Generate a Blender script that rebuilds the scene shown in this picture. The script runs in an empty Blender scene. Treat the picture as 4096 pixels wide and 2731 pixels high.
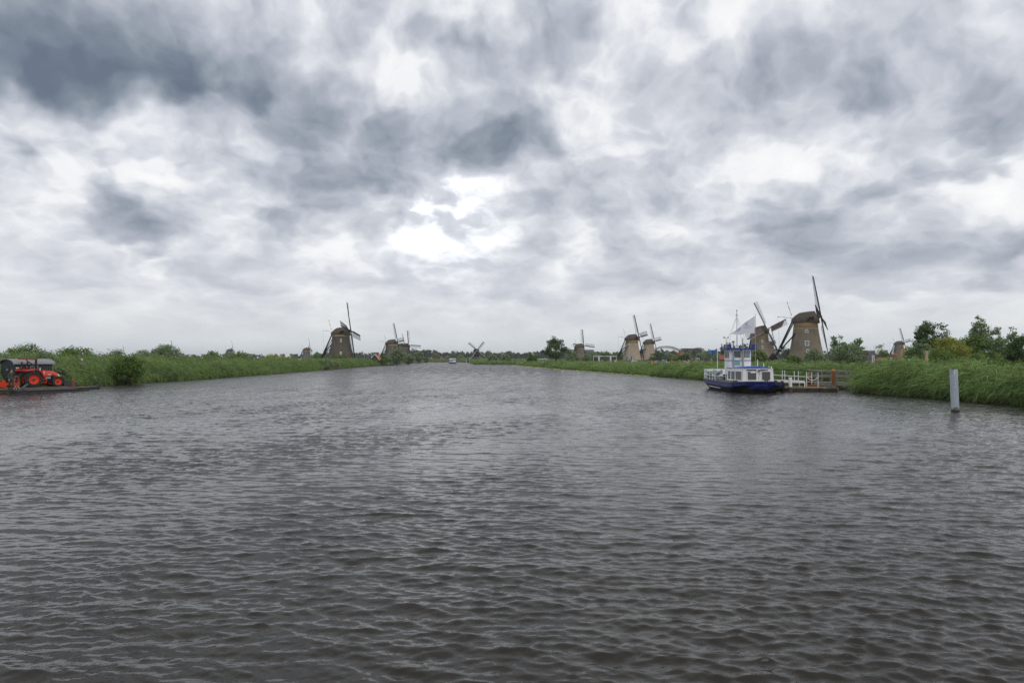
import bpy, bmesh, math, random
import numpy as np
from mathutils import Vector, Matrix, Euler

S = bpy.context.scene
COL = S.collection
rng = np.random.default_rng(7)
random.seed(7)
R = math.radians

# ------------------------------------------------------------------ camera
HAZE = 0.00011                # density of the moist air
EYE = 3.2                      # metres above the water
FPX = 2731.0                   # focal length in pixels of a 4096 px wide picture
PITCH = math.atan(71.5 / FPX)
cam_data = bpy.data.cameras.new('camera')
cam_data.sensor_width = 36.0
cam_data.lens = 36.0 * FPX / 4096.0
cam_data.clip_start = 0.1
cam_data.clip_end = 20000.0
cam = bpy.data.objects.new('camera', cam_data)
cam.location = (0, 0, EYE)
cam.rotation_euler = (math.pi / 2 + PITCH, 0, 0)
COL.objects.link(cam)
S.camera = cam

def ray(px, py):
    a = (px - 2048.0) / FPX
    b = -(py - 1365.5) / FPX
    return Vector((a, math.cos(PITCH) - b * math.sin(PITCH), math.sin(PITCH) + b * math.cos(PITCH)))

def P(px, py, Y):
    """point of the place that stands at depth Y in the direction of a photo pixel"""
    d = ray(px, py)
    return Vector((0, 0, EYE)) + d * (Y / d.y)

def W(px, py):
    d = ray(px, py)
    k = -EYE / d.z
    return Vector((d.x * k, d.y * k, 0))

# ------------------------------------------------------------------ colour helpers
def lin(c):
    return c / 12.92 if c <= 0.04045 else ((c + 0.055) / 1.055) ** 2.4

def srgb(r, g, b):
    return (lin(r / 255), lin(g / 255), lin(b / 255), 1.0)

class NT:
    """small helper to write node trees"""
    def __init__(self, tree):
        self.t = tree
        self.n = tree.nodes
        self.l = tree.links
    def put(self, sock, v):
        if v is None:
            return
        if isinstance(v, bpy.types.NodeSocket):
            self.l.new(v, sock)
        else:
            try:
                sock.default_value = v
            except Exception:
                sock.default_value = (v, v, v)
    def math(self, op, a, b=None, c=None, clamp=False):
        n = self.n.new('ShaderNodeMath'); n.operation = op; n.use_clamp = clamp
        self.put(n.inputs[0], a); self.put(n.inputs[1], b); self.put(n.inputs[2], c)
        return n.outputs[0]
    def vmath(self, op, a, b=None, scale=None):
        n = self.n.new('ShaderNodeVectorMath'); n.operation = op
        self.put(n.inputs[0], a); self.put(n.inputs[1], b)
        if scale is not None:
            self.put(n.inputs['Scale'], scale)
        return n.outputs['Value'] if op in ('LENGTH', 'DOT_PRODUCT', 'DISTANCE') else n.outputs[0]
    def noise(self, vec, scale, detail=2.0, rough=0.5, lac=2.0, color=False, dist=0.0):
        n = self.n.new('ShaderNodeTexNoise')
        self.put(n.inputs['Vector'], vec); self.put(n.inputs['Scale'], scale)
        n.inputs['Detail'].default_value = detail; n.inputs['Roughness'].default_value = rough
        n.inputs['Lacunarity'].default_value = lac; n.inputs['Distortion'].default_value = dist
        return n.outputs['Color'] if color else n.outputs['Fac']
    def noise2(self, vec, scale, detail=2.0, rough=0.5, color=False):
        n = self.n.new('ShaderNodeTexNoise'); n.noise_dimensions = '2D'
        self.put(n.inputs['Vector'], vec); self.put(n.inputs['Scale'], scale)
        n.inputs['Detail'].default_value = detail; n.inputs['Roughness'].default_value = rough
        return n.outputs['Color'] if color else n.outputs['Fac']
    def maprange(self, v, a, b, c=0.0, d=1.0, smooth=False):
        n = self.n.new('ShaderNodeMapRange'); n.clamp = True
        if smooth:
            n.interpolation_type = 'SMOOTHSTEP'
        self.put(n.inputs[0], v); self.put(n.inputs[1], a); self.put(n.inputs[2], b)
        self.put(n.inputs[3], c); self.put(n.inputs[4], d)
        return n.outputs[0]
    def ramp(self, fac, stops, interp='LINEAR'):
        n = self.n.new('ShaderNodeValToRGB'); n.color_ramp.interpolation = interp
        e = n.color_ramp.elements
        e[0].position, e[0].color = stops[0]
        e[1].position, e[1].color = stops[1]
        for p, c in stops[2:]:
            k = e.new(p); k.color = c
        self.put(n.inputs[0], fac)
        return n.outputs[0]
    def mix(self, fac, a, b, mode='MIX'):
        n = self.n.new('ShaderNodeMix'); n.data_type = 'RGBA'; n.blend_type = mode
        self.put(n.inputs[0], fac); self.put(n.inputs[6], a); self.put(n.inputs[7], b)
        return n.outputs[2]
    def sep(self, v):
        n = self.n.new('ShaderNodeSeparateXYZ'); self.put(n.inputs[0], v)
        return n.outputs
    def comb(self, x, y, z=0.0):
        n = self.n.new('ShaderNodeCombineXYZ')
        self.put(n.inputs[0], x); self.put(n.inputs[1], y); self.put(n.inputs[2], z)
        return n.outputs[0]

# ------------------------------------------------------------------ sun and sky
SUN_AZ, SUN_EL = R(140), R(55)     # behind the camera, veiled by cloud
sun_dir = Vector((math.sin(SUN_AZ) * math.cos(SUN_EL), math.cos(SUN_AZ) * math.cos(SUN_EL), math.sin(SUN_EL)))
sl = bpy.data.lights.new('sun', 'SUN')
sl.energy = 0.75
sl.angle = R(40)
sl.color = (1.0, 0.95, 0.88)
sun = bpy.data.objects.new('sun', sl)
sun.rotation_euler = (-sun_dir).to_track_quat('-Z', 'Y').to_euler()
sun.location = (0, 0, 60)
COL.objects.link(sun)

world = bpy.data.worlds.new('World')
S.world = world
world.use_nodes = True
wt = world.node_tree
world.cycles.sampling_method = 'MANUAL'
world.cycles.sample_map_resolution = 256
for n in list(wt.nodes):
    wt.nodes.remove(n)

def az_el(px, py):
    d = ray(px, py).normalized()
    return math.atan2(d.x, d.y), math.asin(d.z)

# clouds: (x, y) centre and half sizes in picture units of 2352 x 1568, weight (plus = thick dark cloud, minus = thin bright gap)
CLOUDS = [
    (150, 60, 430, 150, .50), (260, 180, 500, 95, .62), (560, 110, 220, 130, .20), (20, 330, 90, 60, .30),
    (180, 300, 300, 40, -.22), (300, 385, 240, 34, -.55), (60, 440, 120, 60, -.45), (430, 470, 80, 70, -.30),
    (250, 480, 190, 85, .42), (330, 545, 130, 30, .25), (260, 565, 60, 22, -.35), (390, 595, 50, 22, -.32),
    (700, 330, 260, 120, .26), (800, 425, 210, 60, .38), (690, 520, 190, 40, .30), (880, 360, 140, 80, .22),
    (830, 170, 110, 110, -.12), (860, 560, 160, 60, -.10), (560, 620, 280, 40, .12),
    (1050, 110, 120, 50, .34), (1240, 110, 110, 120, .30), (1140, 95, 60, 28, -.34), (1110, 300, 190, 70, .52), (1190, 330, 130, 40, .22),
    (1010, 480, 130, 70, -.04), (1040, 560, 110, 60, -.09), (1360, 300, 90, 90, -.24), (1400, 130, 120, 60, -.16),
    (1330, 440, 180, 90, .15), (1480, 420, 170, 60, .16), (1180, 600, 130, 60, .16), (1700, 180, 200, 150, .10),
    (1720, 280, 260, 40, .16), (2050, 110, 330, 120, .24), (2230, 270, 260, 80, .36), (1960, 260, 200, 60, .16),
    (1750, 390, 330, 40, -.22), (2090, 380, 160, 40, -.22), (2270, 400, 120, 40, .50), (2230, 455, 140, 26, -.35),
    (1900, 480, 210, 70, .40), (1750, 550, 200, 60, .22), (2000, 590, 260, 60, .26), (2280, 580, 130, 60, .34), (1560, 540, 120, 60, -.12),
    (2060, 510, 60, 50, -.18), (1740, 600, 70, 40, -.10), (1580, 640, 300, 30, .16), (1440, 600, 200, 40, .05),
    (2100, 655, 300, 22, .16), (1250, 690, 260, 22, .10), (900, 650, 200, 40, .02), (120, 620, 200, 50, .05),
]

# density of the cloud cover in one direction
w = NT(wt)
tc = wt.nodes.new('ShaderNodeTexCoord').outputs['Generated']
wx0, wy0, wz0 = w.sep(tc)
elh = w.math('ARCSINE', wz0)
azh = w.math('ARCTAN2', wx0, wy0)
ang = w.comb(azh, w.math('MULTIPLY', elh, 1.7), 0.0)
# clouds flatten towards the horizon: the noise is stretched there
flat = w.comb(azh, w.math('MULTIPLY', w.math('LOGARITHM', w.math('ADD', w.math('MAXIMUM', elh, 0.0), 0.16), math.e), 0.62), 0.0)
w1 = w.vmath('SUBTRACT', w.noise2(flat, 6.0, 3.0, 0.52, color=True), (0.5, 0.5, 0.5))
w3 = w.vmath('SUBTRACT', w.noise2(flat, 22.0, 2.0, 0.5, color=True), (0.5, 0.5, 0.5))
wang = w.vmath('ADD', w.vmath('ADD', ang, w.vmath('MULTIPLY', w1, (0.19, 0.15, 0.0))), w.vmath('MULTIPLY', w3, (0.06, 0.06, 0.0)))
total = None
for cx, cy, hx, hy, wgt in CLOUDS:
    k = 4096 / 2352
    wgt = wgt * 0.62 if wgt < 0 else wgt * 1.1
    a0, e0 = az_el(cx * k, cy * k)
    a1, _e = az_el((cx + hx) * k, cy * k)
    _a, e1 = az_el(cx * k, (cy - hy) * k)
    ra, re = abs(a1 - a0) * 1.45, abs(e1 - e0) * 1.7 * 1.45
    m = wt.nodes.new('ShaderNodeVectorMath'); m.operation = 'MULTIPLY_ADD'
    wt.links.new(wang, m.inputs[0])
    m.inputs[1].default_value = (1 / ra, 1 / re, 0)
    m.inputs[2].default_value = (-a0 / ra, -e0 * 1.7 / re, 0)
    gr = wt.nodes.new('ShaderNodeTexGradient'); gr.gradient_type = 'SPHERICAL'
    wt.links.new(m.outputs[0], gr.inputs[0])
    total = w.math('MULTIPLY', gr.outputs['Fac'], wgt * 1.15) if total is None else w.math('MULTIPLY_ADD', gr.outputs['Fac'], wgt * 1.15, total)
fw = w.vmath('ADD', flat, w.vmath('ADD', w.vmath('MULTIPLY', w1, (0.07, 0.07, 0.0)), w.vmath('MULTIPLY', w3, (0.028, 0.028, 0.0))))
vo = wt.nodes.new('ShaderNodeTexVoronoi'); vo.voronoi_dimensions = '2D'; vo.feature = 'SMOOTH_F1'
wt.links.new(fw, vo.inputs['Vector']); vo.inputs['Scale'].default_value = 12.5; vo.inputs['Detail'].default_value = 2.5; vo.inputs['Roughness'].default_value = 0.55; vo.inputs['Smoothness'].default_value = 0.35
puff = w.math('SUBTRACT', 0.48, vo.outputs['Distance'])      # rounded heads
n2 = w.math('SUBTRACT', w.noise2(fw, 9.0, 8.0, 0.60), 0.5)
n2u = w.math('SUBTRACT', w.noise2(w.vmath('ADD', fw, (-0.008, 0.028, 0.0)), 9.0, 6.0, 0.58), 0.5)
calm = w.maprange(elh, 0.03, 0.20, 0.40, 1.0, smooth=True)
# thick cloud above a point shades it, a thin edge on top stays bright
bil = w.math('MULTIPLY_ADD', puff, 0.34, w.math('ADD', w.math('MULTIPLY', n2, 0.46), w.math('MULTIPLY', n2u, 0.82)))
shade = w.math('ADD', w.math('MULTIPLY', bil, calm), w.math('ADD', total, w.maprange(elh, 0.02, 0.32, 0.41, 0.52)))
cloud = w.ramp(w.maprange(shade, -0.35, 1.55), [
    (0.00, srgb(255, 255, 253)), (0.168, srgb(249, 249, 248)), (0.286, srgb(237, 238, 240)), (0.354, srgb(220, 223, 228)),
    (0.438, srgb(202, 205, 213)), (0.556, srgb(178, 183, 194)), (0.707, srgb(148, 156, 168)), (0.842, srgb(122, 132, 146)), (1.0, srgb(100, 112, 128))])
# near the horizon everything melts into pale grey-blue air
hz = w.maprange(elh, 0.0, 0.095, 0.80, 0.0, smooth=True)
hcol = w.mix(w.maprange(elh, 0.0, 0.10, 0.0, 1.0), srgb(197, 206, 213), srgb(231, 231, 229))
sky = wt.nodes.new('ShaderNodeTexSky'); sky.sky_type = 'NISHITA'; sky.sun_disc = False
sky.sun_elevation = SUN_EL; sky.sun_rotation = SUN_AZ
sky.altitude = 0; sky.air_density = 1.2; sky.dust_density = 2.0; sky.ozone_density = 1.0
col = w.mix(hz, cloud, hcol)
# the thinnest cloud is brighter than the film can hold
glow = w.math('POWER', w.math('MAXIMUM', w.vmath('DOT_PRODUCT', tc, tuple(Vector((-0.10, 0.97, 0.195)).normalized())), 0.0), 420.0)
boost = w.math('ADD', 9.7, w.math('MULTIPLY', glow, w.maprange(shade, -0.10, 0.46, 20.0, 1.0)))
lit = w.vmath('SCALE', col, scale=boost)      # the cloud deck on the scale of the physical sky
gap = w.maprange(shade, 0.02, 0.30, 0.10, 0.03)              # a little of the blue sky comes through
out = w.mix(gap, lit, sky.outputs[0])
bg = wt.nodes.new('ShaderNodeBackground'); bg.inputs['Strength'].default_value = 0.1
wt.links.new(out, bg.inputs['Color'])
wo = wt.nodes.new('ShaderNodeOutputWorld')
wt.links.new(bg.outputs[0], wo.inputs['Surface'])

S.view_settings.view_transform = 'Standard'
S.view_settings.look = 'None'
S.view_settings.gamma = 1.0
S.view_settings.exposure = 0.18
S.view_settings.use_curve_mapping = False
S.cycles.volume_bounces = 1
S.cycles.use_denoising = True
S.cycles.denoising_prefilter = 'NONE'
S.cycles.denoising_input_passes = 'RGB_ALBEDO_NORMAL'
S.cycles.max_bounces = 8
S.cycles.transparent_max_bounces = 8

# ------------------------------------------------------------------ materials
MATS = {}
def mat(name, color, rough=0.7, metal=0.0, var=0.12, nscale=3.0, bump=0.0, bscale=20.0, spec=0.5, dirt=None, dirt_amt=0.0, dirt_scale=1.2, stretch=None):
    """paint, wood, stone...: base colour with uneven tone, optional dirt patches and fine relief"""
    if name in MATS:
        return MATS[name]
    m = bpy.data.materials.new(name); m.use_nodes = True
    t = NT(m.node_tree)
    b = m.node_tree.nodes['Principled BSDF']
    co = m.node_tree.nodes.new('ShaderNodeTexCoord').outputs['Object']
    if stretch:
        co = t.vmath('MULTIPLY', co, stretch)
    n = t.noise(co, nscale, 4.0, 0.6)
    c0 = tuple(max(0, v * (1 - var)) for v in color[:3]) + (1,)
    c1 = tuple(min(1, v * (1 + var)) for v in color[:3]) + (1,)
    col = t.ramp(n, [(0.3, c0), (0.7, c1)])
    if dirt:
        d = t.noise(t.vmath('ADD', co, (7.3, 2.1, 4.4)), dirt_scale, 5.0, 0.65)
        col = t.mix(t.maprange(d, 0.45, 0.72, 0.0, dirt_amt), col, tuple(dirt[:3]) + (1,))
    m.node_tree.links.new(col, b.inputs['Base Color'])
    b.inputs['Roughness'].default_value = rough
    b.inputs['Metallic'].default_value = metal
    b.inputs['Specular IOR Level'].default_value = spec
    if bump:
        bn = m.node_tree.nodes.new('ShaderNodeBump'); bn.inputs['Strength'].default_value = bump
        bn.inputs['Distance'].default_value = 0.02
        t.put(bn.inputs['Height'], t.noise(co, bscale, 4.0, 0.6))
        m.node_tree.links.new(bn.outputs[0], b.inputs['Normal'])
    MATS[name] = m
    return m

def leaf_mat(name, dark, light, patch=0.25, patch_scale=0.25, trans=0.35, rough=0.55, tip=None):
    """foliage: every leaf its own green, slow drift of hue over the stand, light passes through"""
    if name in MATS:
        return MATS[name]
    m = bpy.data.materials.new(name); m.use_nodes = True
    t = NT(m.node_tree); nodes = m.node_tree.nodes
    b = nodes['Principled BSDF']; out = nodes['Material Output']
    geo = nodes.new('ShaderNodeNewGeometry')
    n = t.noise(geo.outputs['Position'], patch_scale, 3.0, 0.55)
    f = t.math('ADD', t.math('MULTIPLY', geo.outputs['Random Per Island'], 1.0 - patch), t.math('MULTIPLY', t.maprange(n, 0.3, 0.7), patch))
    stops = [(0.0, tuple(dark) + (1,)), (0.85, tuple(light) + (1,))]
    if tip:
        stops.append((0.97, tuple(tip) + (1,)))
    col = t.ramp(f, stops)
    m.node_tree.links.new(col, b.inputs['Base Color'])
    b.inputs['Roughness'].default_value = rough
    b.inputs['Specular IOR Level'].default_value = 0.35
    tr = nodes.new('ShaderNodeBsdfTranslucent')
    m.node_tree.links.new(t.mix(1.0, col, (1.25, 1.35, 0.7, 1), 'MULTIPLY'), tr.inputs['Color'])
    mx = nodes.new('ShaderNodeMixShader'); mx.inputs[0].default_value = trans
    m.node_tree.links.new(b.outputs[0], mx.inputs[1]); m.node_tree.links.new(tr.outputs[0], mx.inputs[2])
    m.node_tree.links.new(mx.outputs[0], out.inputs['Surface'])
    MATS[name] = m
    return m

def glass_mat(name, tint=(0.05, 0.06, 0.06), rough=0.06):
    if name in MATS:
        return MATS[name]
    m = bpy.data.materials.new(name); m.use_nodes = True
    b = m.node_tree.nodes['Principled BSDF']
    b.inputs['Base Color'].default_value = tuple(tint) + (1,)
    b.inputs['Roughness'].default_value = rough
    b.inputs['Specular IOR Level'].default_value = 0.6
    MATS[name] = m
    return m

# ------------------------------------------------------------------ mesh helpers
def new_mesh(name, verts, faces, smooth=False):
    me = bpy.data.meshes.new(name)
    me.from_pydata([tuple(v) for v in verts], [], faces)
    if smooth:
        me.polygons.foreach_set('use_smooth', [True] * len(me.polygons))
    me.update()
    return me

def quads_mesh(name, V, quads, tris=None, smooth=False):
    """fast mesh from numpy arrays: V (n,3), quads (m,4), tris (k,3)"""
    me = bpy.data.meshes.new(name)
    V = np.asarray(V, dtype=np.float32)
    q = np.asarray(quads, dtype=np.int32).reshape(-1, 4)
    tr = np.asarray(tris if tris is not None else [], dtype=np.int32).reshape(-1, 3)
    loops = np.concatenate([q.ravel(), tr.ravel()])
    starts = np.concatenate([np.arange(len(q)) * 4, len(q) * 4 + np.arange(len(tr)) * 3]).astype(np.int32)
    me.vertices.add(len(V)); me.vertices.foreach_set('co', V.ravel())
    me.loops.add(len(loops)); me.loops.foreach_set('vertex_index', loops)
    me.polygons.add(len(starts)); me.polygons.foreach_set('loop_start', starts)
    if smooth:
        me.polygons.foreach_set('use_smooth', np.ones(len(starts), dtype=bool))
    me.update(calc_edges=True)
    me.validate()
    return me

class MB:
    """collects solid shapes, then links them as one mesh object"""
    def __init__(self):
        self.v = []; self.f = []
    def add(self, vs, fs):
        o = len(self.v)
        self.v += [Vector(p) for p in vs]
        self.f += [tuple(i + o for i in f) for f in fs]
        return self
    def box(self, c, s, rot=None):
        c = Vector(c); h = Vector(s) / 2
        vs = [Vector((x * h.x, y * h.y, z * h.z)) for z in (-1, 1) for y in (-1, 1) for x in (-1, 1)]
        if rot is not None:
            vs = [rot @ p for p in vs]
        return self.add([c + p for p in vs], [(0, 2, 3, 1), (4, 5, 7, 6), (0, 1, 5, 4), (2, 6, 7, 3), (0, 4, 6, 2), (1, 3, 7, 5)])
    def bar(self, a, b, w, h=None, w1=None, h1=None, up=(0, 0, 1)):
        """square beam from a to b, tapering to w1 x h1"""
        a, b = Vector(a), Vector(b); h = h or w
        w1 = w if w1 is None else w1; h1 = h if h1 is None else h1
        d = (b - a).normalized(); u = Vector(up)
        if abs(d.dot(u)) > 0.98:
            u = Vector((1, 0, 0)) if abs(d.x) < 0.9 else Vector((0, 1, 0))
        s = d.cross(u).normalized(); u = s.cross(d)
        vs = [a + s * (x * w / 2) + u * (y * h / 2) for x, y in ((-1, -1), (1, -1), (1, 1), (-1, 1))]
        vs += [b + s * (x * w1 / 2) + u * (y * h1 / 2) for x, y in ((-1, -1), (1, -1), (1, 1), (-1, 1))]
        return self.add(vs, [(3, 2, 1, 0), (4, 5, 6, 7), (0, 1, 5, 4), (1, 2, 6, 5), (2, 3, 7, 6), (3, 0, 4, 7)])
    def tube(self, a, b, r0, r1=None, n=8):
        a, b = Vector(a), Vector(b); r1 = r0 if r1 is None else r1
        d = (b - a).normalized(); u = Vector((0, 0, 1)) if abs(d.z) < 0.95 else Vector((1, 0, 0))
        s = d.cross(u).normalized(); u = s.cross(d)
        vs = []
        for p, r in ((a, r0), (b, r1)):
            vs += [p + (s * math.cos(2 * math.pi * i / n) + u * math.sin(2 * math.pi * i / n)) * r for i in range(n)]
        fs = [(i, (i + 1) % n, n + (i + 1) % n, n + i) for i in range(n)]
        fs += [tuple(range(n - 1, -1, -1)), tuple(range(n, 2 * n))]
        return self.add(vs, fs)
    def path(self, pts, r, n=6):
        for a, b in zip(pts[:-1], pts[1:]):
            self.tube(a, b, r, r, n)
        return self
    def lathe(self, prof, n=24, c=(0, 0, 0), axis='Z', cap=True, sq=1.0, phase=0.0):
        """profile of (radius, height) turned round an axis"""
        c = Vector(c); vs = []
        for r, h in prof:
            for i in range(n):
                a = 2 * math.pi * i / n + phase
                x, y = r * math.cos(a), r * math.sin(a) * sq
                vs.append(c + (Vector((x, y, h)) if axis == 'Z' else Vector((x, h, y)) if axis == 'Y' else Vector((h, x, y))))
        fs = []
        m = len(prof)
        for j in range(m - 1):
            for i in range(n):
                k = (i + 1) % n
                fs.append((j * n + i, j * n + k, (j + 1) * n + k, (j + 1) * n + i))
        if cap:
            fs.append(tuple(range(n - 1, -1, -1))); fs.append(tuple((m - 1) * n + i for i in range(n)))
        return self.add(vs, fs)
    def prism(self, poly, d, o=(0, 0, 0), ax=((1, 0, 0), (0, 0, 1))):
        """polygon of (u, v) in the plane ax, pushed out along vector d"""
        o = Vector(o); U, V = Vector(ax[0]), Vector(ax[1]); d = Vector(d); n = len(poly)
        vs = [o + U * u + V * v for u, v in poly]; vs += [p + d for p in vs]
        fs = [tuple(range(n - 1, -1, -1)), tuple(range(n, 2 * n))] + [(i, (i + 1) % n, n + (i + 1) % n, n + i) for i in range(n)]
        return self.add(vs, fs)
    def loft(self, secs, cap=True, closed=True):
        """sections: lists of points of equal length"""
        n = len(secs[0]); vs = [p for s in secs for p in s]; fs = []
        for j in range(len(secs) - 1):
            for i in range(n if closed else n - 1):
                k = (i + 1) % n
                fs.append((j * n + i, j * n + k, (j + 1) * n + k, (j + 1) * n + i))
        if cap:
            fs.append(tuple(range(n - 1, -1, -1))); fs.append(tuple((len(secs) - 1) * n + i for i in range(n)))
        return self.add(vs, fs)
    def build(self, name, material, parent=None, smooth=False, bevel=0.0):
        me = new_mesh(name, self.v, self.f, False)
        bm = bmesh.new(); bm.from_mesh(me)
        bmesh.ops.recalc_face_normals(bm, faces=bm.faces)
        if bevel:
            bmesh.ops.bevel(bm, geom=list(bm.edges), offset=bevel, segments=1, affect='EDGES', clamp_overlap=True)
        bm.to_mesh(me); bm.free()
        if smooth:
            me.polygons.foreach_set('use_smooth', [True] * len(me.polygons))
            try:
                me.set_sharp_from_angle(angle=R(38))
            except Exception:
                pass
        me.materials.append(material)
        o = bpy.data.objects.new(name, me)
        COL.objects.link(o)
        if parent is not None:
            o.parent = parent
        return o

def link(name, me, material, parent=None):
    me.materials.append(material)
    o = bpy.data.objects.new(name, me); COL.objects.link(o)
    if parent is not None:
        o.parent = parent
    return o

def tag(o, label=None, cat=None, group=None, kind=None):
    if label: o['label'] = label
    if cat: o['category'] = cat
    if group: o['group'] = group
    if kind: o['kind'] = kind
    return o

def thing(name, label, cat, loc=(0, 0, 0), rz=0.0, group=None):
    o = bpy.data.objects.new(name, None); COL.objects.link(o)
    o.empty_display_size = 0.3
    o.location = loc; o.rotation_euler = (0, 0, rz)
    return tag(o, label, cat, group)

def copy_thing(o, parent=None):
    c = o.copy(); COL.objects.link(c); c.parent = parent
    for ch in o.children:
        copy_thing(ch, c)
    return c

def text_part(name, body, size, material, parent, loc, rot, extrude=0.004, align='LEFT', mirror=False, offset=0.0):
    cu = bpy.data.curves.new(name, 'FONT'); cu.body = body; cu.size = size; cu.extrude = extrude; cu.align_x = align
    cu.offset = offset; cu.resolution_u = 2
    o = bpy.data.objects.new(name, cu); COL.objects.link(o)
    dg = bpy.context.evaluated_depsgraph_get(); dg.update()
    me = bpy.data.meshes.new_from_object(o.evaluated_get(dg))
    bpy.data.objects.remove(o)
    k = bpy.data.objects.new(name, me); COL.objects.link(k)
    me.materials.clear(); me.materials.append(material)
    k.parent = parent; k.location = loc; k.rotation_euler = rot
    if mirror:
        k.scale = (-1, 1, 1)
    return k

# ------------------------------------------------------------------ the canal and its banks
LEFT_BANK = [(-49, -60), (-49, 20), (-49.5, 60), (-49.7, 82), (-50.5, 94), (-49.2, 104), (-51, 132), (-54, 175), (-57, 224), (-61, 285), (-66, 350), (-72, 470), (-79, 600), (-84, 700), (-100, 740)]
RIGHT_BANK = [(36, -60), (36, 20), (35.6, 46), (35.4, 53), (35.0, 58), (33.2, 66.5), (36.6, 69.5), (36.6, 75.5), (33.0, 80), (31.0, 98), (28.4, 120), (24.8, 152), (21.0, 184), (15.8, 230), (10.5, 282), (5.5, 340), (3.0, 385), (-8, 402), (-22, 420), (-27, 440), (-27, 500), (-31, 600), (-36, 700), (-42, 740)]
FAR_Y = 738.0

def bank_x(poly, y):
    for (x0, y0), (x1, y1) in zip(poly[:-1], poly[1:]):
        if y0 <= y <= y1:
            return x0 + (x1 - x0) * (y - y0) / max(1e-6, y1 - y0)
    return poly[-1][0]

grass_ground = mat('meadow', (0.045, 0.065, 0.022), 0.95, var=0.45, nscale=0.15, bump=0.6, bscale=3.0, dirt=(0.07, 0.055, 0.03), dirt_amt=0.5, dirt_scale=0.04)

def land_z(d):
    """height of the ground at distance d from the water's edge"""
    return np.interp(d, [-2, 0, 1.2, 4, 12, 40, 1e5], [-1.6, -0.12, 0.35, 0.7, 1.4, 1.5, 1.5])

def land_strip(poly, sign, name, xfar):
    ys = []
    for (x0, y0), (x1, y1) in zip(poly[:-1], poly[1:]):
        n = max(1, int((y1 - y0) / 6))
        ys += [y0 + (y1 - y0) * i / n for i in range(n)]
    ys.append(poly[-1][1])
    offs = [-2, 0, 0.6, 1.2, 2.5, 4, 7, 12, 25, 40, 90, 250, 900]
    V = []; F = []
    for y in ys:
        bx = bank_x(poly, y)
        for d in offs:
            wob = 0.0 if d > 12 else 0.35 * math.sin(y * 0.9 + d) * math.sin(y * 0.23 + 1)
            V.append((bx + sign * (d + wob), y, float(land_z(d))))
        V.append((sign * xfar, y, 1.5))
    m = len(offs) + 1
    for j in range(len(ys) - 1):
        for i in range(m - 1):
            q = (j * m + i, j * m + i + 1, (j + 1) * m + i + 1, (j + 1) * m + i)
            F.append(q if sign > 0 else q[::-1])
    o = link(name, new_mesh(name, V, F, True), grass_ground)
    return tag(o, kind='structure')

land_strip(LEFT_BANK, -1, 'ground_left_bank', 6000)
land_strip(RIGHT_BANK, 1, 'ground_right_bank', 6000)
# the far shore closes the canal and runs on to the horizon
mb = MB()
rows = [(FAR_Y - 1.5, -0.8), (FAR_Y, 0.0), (FAR_Y + 2, 0.6), (FAR_Y + 10, 1.3), (FAR_Y + 40, 1.502), (7500, 1.502)]
for (y0, z0), (y1, z1) in zip(rows[:-1], rows[1:]):
    mb.add([(-6000, y0, z0), (6000, y0, z0), (6000, y1, z1), (-6000, y1, z1)], [(0, 1, 2, 3)])
tag(mb.build('ground_far_shore', grass_ground), kind='structure')

# ------------------------------------------------------------------ water: wind waves as real relief near by, finer ripples as bump
wm = bpy.data.materials.new('canal_water'); wm.use_nodes = True
t = NT(wm.node_tree); b = wm.node_tree.nodes['Principled BSDF']
b.inputs['Base Color'].default_value = (0.020, 0.0175, 0.0125, 1)
b.inputs['IOR'].default_value = 1.33
b.inputs['Specular IOR Level'].default_value = 0.5
geo = wm.node_tree.nodes.new('ShaderNodeNewGeometry')
pos = geo.outputs['Position']
px_, py_, pz_ = t.sep(pos)
dist = t.vmath('LENGTH', pos)
# far waves are smaller than a pixel: their slopes act like roughness
gust2 = t.noise(t.comb(t.math('MULTIPLY', px_, 0.55), t.math('MULTIPLY', py_, 0.09), 0.0), 1.0, 5.0, 0.7)
t.put(b.inputs['Roughness'], t.math('MULTIPLY', t.maprange(dist, 8.0, 190.0, 0.03, 0.34), t.maprange(gust2, 0.30, 0.70, 0.45, 1.6)))
gust = t.noise(t.comb(px_, py_, 0.0), 0.05, 3.0, 0.5)
rot = t.comb(t.math('ADD', t.math('MULTIPLY', px_, 0.55), t.math('MULTIPLY', py_, 0.35)), t.math('SUBTRACT', t.math('MULTIPLY', py_, 1.0), t.math('MULTIPLY', px_, 0.25)), 0.0)
h1 = t.noise(rot, 1.05, 4.0, 0.60)
h2 = t.noise(rot, 9.0, 3.0, 0.6)
far_h = t.math('MULTIPLY', h1, t.math('MULTIPLY', t.maprange(dist, 30.0, 80.0, 0.0, 0.8), t.maprange(gust2, 0.30, 0.70, 0.6, 1.5)))
hh = t.math('ADD', far_h, t.math('MULTIPLY', t.math('MULTIPLY', h2, t.maprange(gust, 0.35, 0.7, 0.5, 1.2)), 0.042))
bn = wm.node_tree.nodes.new('ShaderNodeBump'); bn.inputs['Strength'].default_value = 1.0; bn.inputs['Distance'].default_value = 0.34
t.put(bn.inputs['Height'], hh)
wm.node_tree.links.new(bn.outputs[0], b.inputs['Normal'])

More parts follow.
